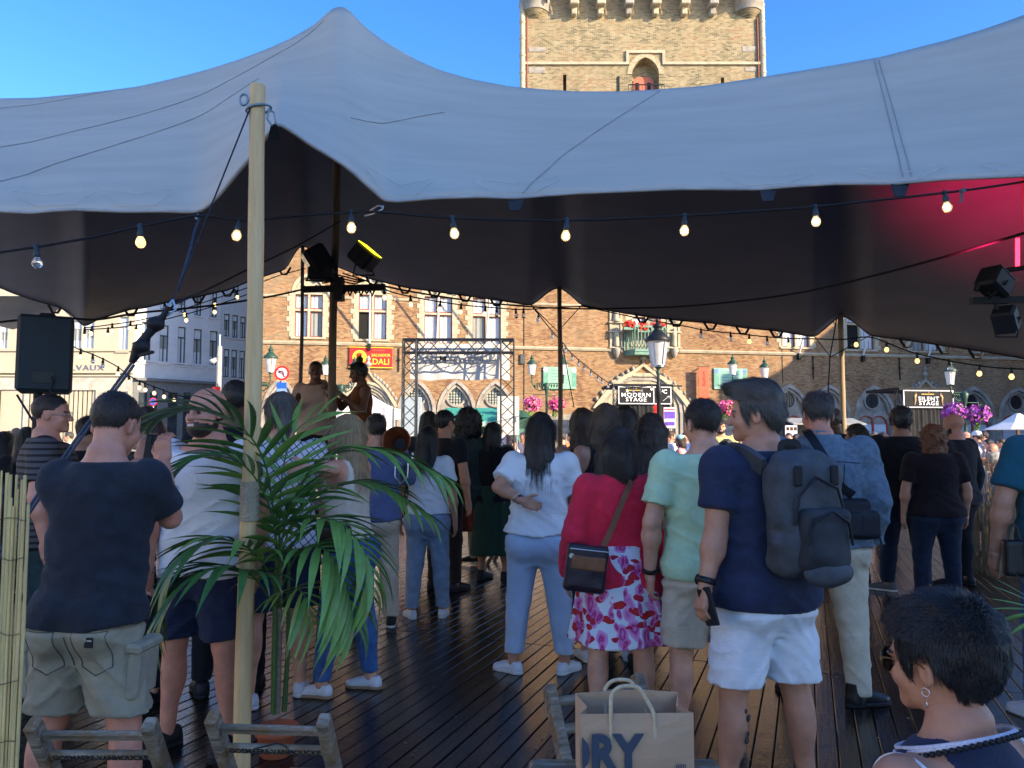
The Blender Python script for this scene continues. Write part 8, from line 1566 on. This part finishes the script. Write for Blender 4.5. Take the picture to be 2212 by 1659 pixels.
far_person('small distant person in front of the white marquee', 838, 914, 20.5, 'blue', ('short', 'brown'), yaw=170)
far_person('distant woman in a salmon top right of the marquee', 872, 926, 19.5, 'pink', ('bob', 'dark', .02), True, yaw=160)
far_person('distant man in grey left of the market kiosk', 985, 925, 27, 'grey', ('short', 'dark'), yaw=30)
far_person('distant person in an orange shirt at the kiosk counter', 1040, 924, 30, 'orange', ('short', 'brown'), yaw=0)
far_person('distant person in white at the kiosk counter', 1060, 926, 31, 'white', ('bob', 'brown', .02), True, yaw=10)
for i, (px, yt, d, sh) in enumerate(((1478, 935, 22, 'blue'), (1592, 945, 19, 'white'), (1672, 930, 24, 'grey'), (1720, 938, 20, 'blue'), (1862, 938, 18, 'white'), (2160, 948, 21, 'white'), (2072, 945, 16, 'pink'), (1232, 930, 22, 'orange'), (1212, 935, 19, 'black'))):
    far_person(('distant person in a blue top right of the cyan cap', 'distant person in white behind the backpack man\'s face', 'distant person in grey by the food stall', 'distant person in blue by the food stall', 'distant person in white behind the ponytail', 'distant person in white by the parasol', 'distant person in a salmon top left of the white cap', 'distant person in orange behind the middle pole', 'distant person in black behind the middle pole')[i], px, yt, d, sh, random.choice((('short', 'dark'), ('bob', 'brown', .03), ('short', 'salt'))), random.random() < .5, False)
# ------------------------------------------------------------------ weathered folding chairs
def chair_wood(name):
    m, n, L, b, tc = node_mat(name, .8); mp = n.new('ShaderNodeMapping'); mp.inputs['Scale'].default_value = (5, 40, 40); L.new(tc.outputs['Object'], mp.inputs[0])
    nz = n.new('ShaderNodeTexNoise'); nz.inputs['Scale'].default_value = 1.5; nz.inputs['Detail'].default_value = 8; nz.inputs['Roughness'].default_value = .65; L.new(mp.outputs[0], nz.inputs[0])
    n2 = n.new('ShaderNodeTexNoise'); n2.inputs['Scale'].default_value = 16; n2.inputs['Detail'].default_value = 7; n2.inputs['Roughness'].default_value = .7; L.new(tc.outputs['Object'], n2.inputs[0])
    r1 = ramp(n, L, nz.outputs[0], [(.3, (.065, .050, .034)), (.52, (.24, .19, .135)), (.7, (.40, .33, .25))]); r2 = ramp(n, L, n2.outputs[0], [(.47, (0, 0, 0)), (.62, (1, 1, 1))]); q = n.new('ShaderNodeMixRGB'); L.new(r2.outputs[0], q.inputs[0]); L.new(r1.outputs[0], q.inputs[1]); q.inputs[2].default_value = (.20, .115, .05, 1); L.new(q.outputs[0], b.inputs[0])
    bp = n.new('ShaderNodeBump'); bp.inputs['Strength'].default_value = .5; bp.inputs['Distance'].default_value = .004; L.new(nz.outputs[0], bp.inputs['Height']); L.new(bp.outputs[0], b.inputs['Normal']); return m
CW = chair_wood('weathered_grey_wood'); STAMP = M('black_stencil', (.02, .02, .022), .8, var=.3)
def make_chair(label, pos, yaw, grp='weathered folding chairs', stencil=True):
    # faces +y locally (sitter looks along +y); the back slants towards -y
    o = empty('folding_chair', (*pos, 0), R(yaw)); tag(o, label, 'chair', grp); w = .157
    def slant(z): return -.19-(z-.45)*.30
    for s in (-1, 1):
        b = MB(); a0, a1 = Vector((s*w, .20, 0)), Vector((s*w*.985, slant(.80), .80)); d = (a1-a0).normalized(); x = Vector((1, 0, 0)); y = d.cross(x)*-1; m_ = Matrix((x, d.cross(x), d)).transposed().to_4x4(); m_.translation = a0; L_ = (a1-a0).length; b.bev(-.017, .017, -.023, .023, 0, L_, .006, 0, m_); b.build('leg', CW, o)
        b = MB(); a0, a1 = Vector((s*(w-.04), -.24, 0)), Vector((s*(w-.04), .16, .43)); d = (a1-a0).normalized(); m_ = Matrix((x, d.cross(x), d)).transposed().to_4x4(); m_.translation = a0; b.bev(-.014, .014, -.02, .02, 0, (a1-a0).length, .005, 0, m_); b.build('leg', CW, o)
    A0, A1 = Vector((0, .20, 0)), Vector((0, slant(.80), .80)); yz = lambda z: A0.lerp(A1, z/.80).y; tilt = math.atan2(A0.y-A1.y, .80)
    for zc_, h_ in ((.757, .0145), (.690, .0145), (.55, .014)):
        m_ = Matrix.Translation((0, yz(zc_), zc_)) @ Matrix.Rotation(tilt, 4, 'X'); r_ = MB().bev(-w+.006, w-.006, -.009, .009, -h_, h_, .005, 0, m_).build('back_slat', CW, o)
        if zc_ == .690 and stencil:
            t_ = text('stencil', 'GOEMAERE-VANHOUCKE', .026, STAMP, r_, (0, 0, 0), bold=.0006, sx=.86, depth=.0006); t_.matrix_local = m_ @ Matrix.Translation((0, -.0098, 0))
    for k in range(5): y_ = -.16+k*.082; MB().bev(-w+.03, w-.03, y_, y_+.072, .43, .448, .006).build('seat_slat', CW, o)
    b = MB(); b.bar((-w+.04, -.14, .10), (w-.04, -.14, .10), .02); b.build('stretcher', CW, o); return o
def chair_at(label, pxc, ytop, width_px, yaw, wtrue=.43):
    d = 1662*wtrue/width_px; p = at(pxc, ytop, d); return p, d
c1_ = make_chair('weathered grey folding chair with stencilled slat, left of the two by the near pole', (at(193, 1560, 2.10).x, 2.40), 0)
c2_ = make_chair('weathered grey folding chair with stencilled slat in front of the near pole and palm pot', (at(597, 1560, 2.16).x, 2.44), -4)
c3_ = make_chair('weathered grey folding chair behind the paper bag, turned to the left', (at(1296, 1560, 2.35).x+.105, 2.20), 202, 'weathered folding chairs', False)
for k, (x, d, zg, yw, st) in enumerate(seats):
    o = copy_tree(c3_); o.location = (x+.0*k, d, zg); o.rotation_euler = (0, 0, R(yw)); o['label'] = 'folding chair under the '+('seated bald man in black', 'small blonde seated woman', 'seated woman with sunglasses', 'grey-haired seated man before the yellow shirt', 'dark-haired seated person before the yellow shirt', 'seated woman with long brown hair', 'white-haired seated man in checks', 'sunlit bald man')[k]
# ------------------------------------------------------------------ table and paper bag
TABW = chair_wood('weathered_table_wood'); tz = at(1360, 1640, 1.75).z
tcx = at(1362, 1640, 1.62).x
tb_ = empty('folding_table', (tcx, 1.62, 0)); tag(tb_, 'weathered grey wooden table under the paper bag at the bottom edge', 'table')
hwx = (at(1570, 1640, 1.72).x-at(1160, 1640, 1.72).x)/2; ztop = at(1300, 1645, 1.72).z
for k in range(4): 
    m_ = Matrix.Translation((0, 0, ztop)); b = MB(); b.bev(-hwx, hwx, -.30+k*.107, -.30+k*.107+.10, -.022, 0, .008, 0, m_); b.build('table_slat', TABW, tb_)
for sx_ in (-1, 1):
    for y in (-.27, .09): MB().bev(sx_*hwx*.85-.018, sx_*hwx*.85+.018, y-.018, y+.018, 0, ztop-.023, .004).build('leg', TABW, tb_)
    MB().bev(sx_*hwx*.85-.015, sx_*hwx*.85+.015, -.27, .09, ztop-.07, ztop-.024, .004).build('rail', TABW, tb_)
KRAFT = M('kraft_paper', (.48, .31, .19), .8, var=.07, scale=5, bump=.25, bscale=11, crease=.08); PRINT = M('slate_blue_print', (.045, .06, .09), .7, var=0)
bd = 1.60; pbl, pbr = at(1252, 1600, bd), at(1500, 1600, bd); zt_ = at(1375, 1541, bd).z; bw_ = (pbr.x-pbl.x); bgc = empty('paper_bag', ((pbl.x+pbr.x)/2, bd, ztop), R(2)); tag(bgc, 'brown kraft paper bag with twisted handles and dark blue letters', 'bag'); hgt = zt_-ztop; hb_ = bw_/2; dpt = .11
b = MB(); n = 14; zz = np.linspace(0, hgt, 5)
def bagp(u, z):                                # outline of the open bag: front, right gusset, back, left gusset
    bul = .008*math.sin(math.pi*min(1, z/hgt)); top = z/hgt
    ring_ = [(-hb_, 0), (-hb_*.3, -bul), (hb_*.35, -bul*1.2), (hb_, 0), (hb_-.022*top, dpt/2), (hb_-.004, dpt), (hb_*.3, dpt+bul), (-hb_*.35, dpt+bul), (-hb_+.004, dpt), (-hb_+.022*top, dpt/2)]
    return ring_[u]
vs_ = []; hts = [hgt]*4+[hgt-.006, hgt+.006, hgt+.012, hgt+.010, hgt+.006, hgt-.004]
for k in range(6):
    for u in range(10): z = hts[u]*k/5; x, y = bagp(u, z); vs_.append((x, y, z))
b.add(vs_, [(10*k+u, 10*k+(u+1) % 10, 10*k+10+(u+1) % 10, 10*k+10+u) for k in range(5) for u in range(10)], 0, False); b.add([vs_[i] for i in range(10)], [tuple(range(10))[::-1]], 0); bo_ = b.build('bag_body', KRAFT, bgc); sm_ = bo_.modifiers.new('paper', 'SOLIDIFY'); sm_.thickness = .0012
for y, dx in ((-.004, 0), (dpt+.006, .006)):
    h_ = MB(); hgt0 = hgt; hgt = hgt-(.034 if dx else .010); x0, x1 = -hb_*.46+dx, hb_*.30+dx; pts = [(x0, y, hgt-.05), (x0, y, hgt+.022), (x0+.004, y+.01, hgt+.045), (x0+.022, y+.012, hgt+.060), ((x0+x1)/2+.01, y+.012, hgt+.060), (x1-.020, y+.010, hgt+.046), (x1-.004, y+.006, hgt+.018), (x1, y, hgt-.0), (x1+.002, y, hgt-.05)]; h_.tube(catpath(pts), .0042, 7); hgt = hgt0; h_.build('handle', M('twisted_paper_cord', (.55, .42, .26), .8, var=.15, scale=90), bgc)
MB().bev(-hb_*.62, hb_*.5, .0022, .004, hgt-.05, hgt-.008, .001).build('handle_patch', KRAFT, bgc)
def clip_text(txt, size, x, z, xmin, sx):
    me = text_mesh(txt, size, .0004, .004, sx, 'LEFT'); bm = bmesh.new(); bm.from_mesh(me); bmesh.ops.translate(bm, verts=bm.verts, vec=(x, -.0125, z)); bmesh.ops.bisect_plane(bm, geom=bm.verts[:]+bm.edges[:]+bm.faces[:], plane_co=(xmin, 0, 0), plane_no=(-1, 0, 0), clear_outer=True); bm.to_mesh(me); bm.free(); me.materials.clear(); me.materials.append(PRINT); return link('lettering', me, bgc)
clip_text('ORY', .098, -hb_-.050, at(1300, 1626, bd).z-ztop, -hb_+.003, .86)
bc_ = MB()
for k in range(6): bc_.box(hb_*.66+k*.0035, hb_*.66+k*.0035+.0018, -.0108, -.0102, at(1400, 1652, bd).z-ztop-.02, at(1400, 1648, bd).z-ztop)
bc_.build('small_print', PRINT, bgc)
# ------------------------------------------------------------------ reed screen at the left edge
RD_ = [M('pale_reed', (.66, .48, .20), .7, var=.2, scale=4, stretch=(12, 12, 1)), M('golden_reed', (.74, .55, .23), .65, var=.2, scale=4, stretch=(12, 12, 1)), M('brown_reed', (.42, .28, .11), .75, var=.25, scale=4, stretch=(12, 12, 1))]
rs = empty('reed_screen', (at(-20, 1300, 2.45).x, 2.45, 0)); tag(rs, 'reed screen of pale upright canes at the left edge', 'screen'); ztr = at(30, 1022, 2.45).z; x0 = at(-70, 1300, 2.45).x-rs.location.x; x1 = at(50, 1300, 2.45).x-rs.location.x; k = 0; x = x0
while x < x1:
    rr = random.uniform(.0030, .0062); y = random.uniform(-.006, .006); hgt_ = ztr+random.uniform(-.06, .012)-(.05 if random.random() < .12 else 0); b = MB(); w_ = random.uniform(-.008, .008); pts = [(x, y, 0), (x+w_*.5, y, hgt_*.35), (x+w_, y+.002, hgt_*.7), (x+w_*.7, y, hgt_)]; b.tube(pts, [rr*1.1, rr, rr*.95, rr*.85], 6); b.build('reed', RD_[random.choice((0, 0, 1, 1, 2))], rs); x += rr*1.75
for z in (.12, .42, .62, .80, .95, 1.18, 1.30):
    b = MB(); b.tube([(x0+(x1-x0)*t, -.011+.003*math.sin(t*40), z+.006*math.sin(t*9+z*30)) for t in np.linspace(0, 1, 24)], .0013, 5); b.build('binding_wire', M('rusty_wire', (.10, .06, .035), .6), rs)
# ------------------------------------------------------------------ kentia palm in its pot
LEAF = [M('palm_leaf', (.07, .18, .04), .42, var=.3, scale=5, spec=.5), M('palm_leaf_light', (.17, .31, .06), .42, var=.3, scale=5, spec=.5), M('palm_leaf_yellow', (.30, .36, .07), .45, var=.3, scale=5, spec=.5)]; DRYTIP = M('dry_leaf_tip', (.30, .21, .09), .8, var=.2); STEM = M('palm_stem', (.07, .14, .035), .5, var=.2); TRUNK = M('palm_trunk', (.24, .19, .13), .85, var=.3, scale=12, stretch=(1, 1, 6), bump=.3, bscale=30); TERRA = M('terracotta', (.42, .115, .05), .75, var=.12)
pd_ = 3.92; pp = on_ground(600, 1640); pp = Vector((at(597, 1600, pd_).x, pd_, 0)); palm = empty('potted_palm', pp); tag(palm, 'kentia palm with long arching fronds in a terracotta pot behind the near pole', 'palm')
MB().lathe([(.070, 0), (.08, .01), (.094, .10), (.104, .105), (.107, .135), (.097, .135), (.088, .115), (.01, .11)], 24).build('pot', TERRA, palm)
for k, (x, y, h_, r_) in enumerate(((.0, 0, .86, .014), (.03, .02, .78, .011), (-.025, .015, .70, .010), (-.01, -.02, .62, .009))):
    MB().tube([(x, y, .2), (x*1.3+.004, y, .2+h_*.4), (x*1.2, y, .2+h_)], [r_*1.25, r_, r_*.7], 8).build('trunk', TRUNK if k == 0 else STEM, palm)
lm = {}
def leaflet_mesh(L_, w, k, droop):
    key = (round(L_, 1), k, round(droop, 1))
    if key in lm: return lm[key]
    b = MB(); n = 7; vs_ = []
    for i in range(n+1):
        t = i/n; wd_ = w*(math.sin(math.pi*min(1, t*.86+.10))**.75)*(1-t**4*.9); x = L_*(t-.10*droop*t*t); z = -L_*droop*.62*t*t; vs_ += [(x, -wd_/2, z+.10*wd_), (x, 0, z-.12*wd_), (x, wd_/2, z+.10*wd_)]
    tip = len(lm) % 3 == 1
    for i in range(n): b.add(vs_[3*i:3*i+6], [(0, 3, 4, 1), (1, 4, 5, 2)], 1 if tip and i == n-1 else 0, True)
    lm[key] = b.mesh('leaflet', [LEAF[k], DRYTIP]); return lm[key]
rgp = random.Random(3)
def frond(pix, n=15, leaf=.30, kind=0, base=None, roll=0.0, droop=.8, wid=.039, t0=.34):
    P0 = base or Vector((rgp.uniform(-.02, .02), rgp.uniform(-.02, .02), .72)); P_ = [P0]+[at(x, y, d)-pp for x, y, d in pix]; path = catpath(P_); fr_ = MB(); nP = len(path); fr_.tube(path, [max(.0016, .0075*(1-.85*i/nP)) for i in range(nP)], 6); fo = fr_.build('frond', STEM, palm)
    cum = [0]
    for a, b in zip(path[:-1], path[1:]): cum.append(cum[-1]+(b-a).length)
    tot = cum[-1]
    def ev(t):
        s_ = t*tot; i = min(nP-2, max(0, int(np.searchsorted(cum, s_))-1)); f = (s_-cum[i])/max(1e-6, cum[i+1]-cum[i]); return path[i].lerp(path[i+1], f), (path[i+1]-path[i]).normalized()
    for i in range(n):
        t = t0+(1-t0)*(i+.5)/n; p, d = ev(t); up = Vector((0, 0, 1)); sd = d.cross(up)
        if sd.length < .05: sd = Vector((1, 0, 0))
        sd.normalize(); un = sd.cross(d).normalized()
        if roll: q = Matrix.Rotation(roll, 3, d); sd, un = q @ sd, q @ un
        for s in (-1, 1):
            ang = R(62-30*((t-t0)/(1-t0)))+rgp.uniform(-.1, .1); ax = (d*math.cos(ang)+sd*s*math.sin(ang)+un*.12).normalized(); zz_ = (un-ax*un.dot(ax)).normalized(); zz_ = (zz_*.8+Vector((0, 0, .5))); zz_ = (zz_-ax*zz_.dot(ax)).normalized(); yy = zz_.cross(ax); m_ = Matrix((ax, yy, zz_)).transposed().to_4x4(); m_.translation = p
            L_ = 1.28*leaf*(.62+.5*math.sin(math.pi*min(1, (t-t0)/(1-t0)*.9+.16)))*rgp.uniform(.88, 1.1); k = kind if rgp.random() < .75 else rgp.choice((0, 1, 1)); o = link('leaflet', leaflet_mesh(L_, wid*rgp.choice((.85, 1, 1.1)), k, droop*rgp.choice((.55, .75, .95))), fo); o.matrix_local = m_
b0 = lambda x, y: at(x, y, 3.9)-pp
frond([(592, 1120, 3.82), (566, 985, 3.7), (500, 905, 3.6), (410, 880, 3.52), (330, 905, 3.48)], 16, .30, 0, None, .15, .75)
frond([(598, 1180, 3.85), (575, 1075, 3.75), (520, 1000, 3.66), (440, 985, 3.6), (380, 1020, 3.56)], 14, .27, 0, None, -.1, .8)
frond([(590, 1260, 3.82), (545, 1190, 3.66), (470, 1165, 3.55), (400, 1200, 3.5), (360, 1260, 3.46)], 15, .29, 0, None, .1, .95)
frond([(588, 1300, 3.8), (540, 1240, 3.62), (470, 1225, 3.5), (395, 1265, 3.45), (345, 1330, 3.42)], 15, .29, 0, None, .0, 1.05)
frond([(612, 1150, 3.95), (650, 1050, 3.98), (710, 985, 4.0), (830, 975, 4.0), (960, 1030, 4.0)], 15, .30, 1, None, 0, .9)
frond([(610, 1200, 3.95), (640, 1110, 4.02), (700, 1060, 4.1), (810, 1045, 4.1), (920, 1110, 4.1)], 13, .27, 1, None, 0, .85)
frond([(616, 1210, 3.92), (668, 1130, 3.8), (735, 1130, 3.72), (790, 1200, 3.68), (808, 1280, 3.66)], 14, .28, 1, None, .0, .95)
frond([(612, 1260, 3.88), (650, 1190, 3.74), (705, 1190, 3.66), (745, 1260, 3.62), (765, 1350, 3.6)], 14, .29, 1, None, .1, .95)
frond([(604, 1130, 3.9), (612, 1010, 3.92), (640, 930, 3.96), (700, 890, 4.0)], 8, .26, 1, None, .5, .6, .024, .45)
frond([(600, 1240, 3.84), (604, 1160, 3.74), (615, 1110, 3.68), (640, 1080, 3.64)], 9, .24, 0, None, .6, .75, .022, .3)
frond([(612, 1300, 3.86), (634, 1270, 3.74), (660, 1290, 3.68), (680, 1350, 3.65)], 9, .22, 2, None, .2, 1.0, .019, .3)
# second palm, only its leaf tips enter the picture at right
p2p = at(2262, 1330, 3.3); palm2 = empty('palm_plant', (p2p.x, 3.3, 0)); tag(palm2, 'palm leaves poking in at the right edge behind the seated woman', 'palm'); MB().lathe([(.09, 0), (.13, .22), (.135, .26), (.12, .26)], 18).build('pot', TERRA, palm2)
MB().tube([(0, 0, .2), (0, 0, p2p.z)], [.02, .012], 8).build('trunk', TRUNK, palm2)
for k, (x, y, L_) in enumerate(((2150, 1250, 0), (2130, 1262, 0), (2155, 1300, 0), (2125, 1320, 0), (2165, 1340, 0), (2185, 1225, 0), (2148, 1352, 0), (2190, 1370, 0))):
    a = Vector((0, 0, p2p.z-.02)); q = at(x, y, 3.25)-palm2.location; dv = q-a; L_ = dv.length; ax = dv.normalized(); zz_ = Vector((0, -.3, 1)); zz_ = (zz_-ax*zz_.dot(ax)).normalized(); m_ = Matrix((ax, zz_.cross(ax), zz_)).transposed().to_4x4(); m_.translation = a+Vector((0, 0, L_*.12)); o = link('leaflet', leaflet_mesh(L_, .018+.002*k, 1, .18), palm2); o.matrix_local = m_
# tall dry ornamental grass by the right pole
gr = MB(); rg2 = random.Random(9)
for i in range(260):
    x = rg2.uniform(-.45, .5); y = rg2.uniform(-.4, .4); h_ = rg2.uniform(.9, 1.45); dx = rg2.uniform(-.22, .22); w_ = .006; gr.add([(x-w_, y, 0), (x+w_, y, 0), (x+dx*.4+w_, y, h_*.6), (x+dx*.4-w_, y, h_*.6), (x+dx, y+.02, h_)], [(0, 1, 2, 3), (3, 2, 4)])
q = at(2172, 940, 9.2); tag(gr.build('ornamental_grass', M('dry_grass', (.25, .18, .10), .85, var=.3, scale=9), None, (q.x, 9.2, .0)), 'tall dry ornamental grass in front of the right-hand wall', 'grass', None, 'stuff')
# little cable on the chair
tag(MB().tube(catpath([at(548, 1618, 2.18), at(580, 1610, 2.2), at(600, 1606, 2.2), at(618, 1614, 2.2), at(635, 1628, 2.2)]), .0022, 5).build('cable_tie', BLACK), 'thin black cable tie twisted round the near chair', 'cable tie')
# scraps on the boards
lt = MB(); rg3 = random.Random(4)
for i in range(120):
    q = on_ground(rg3.uniform(420, 2000), rg3.uniform(1200, 1655), .003); a = rg3.uniform(0, 6); r_ = rg3.uniform(.004, .013); lt.add([q+Vector((r_*math.cos(a+t)*rg3.uniform(.5, 1.2), r_*math.sin(a+t)*.6, .001*k)) for k, t in enumerate((0, 1.5, 3, 4.4))], [(0, 1, 2, 3)])
tag(lt.build('litter', M('paper_and_leaf_scraps', (.30, .25, .18), .9, var=.4)), 'tiny scraps of leaf and paper scattered over the deck boards', 'litter', None, 'stuff')
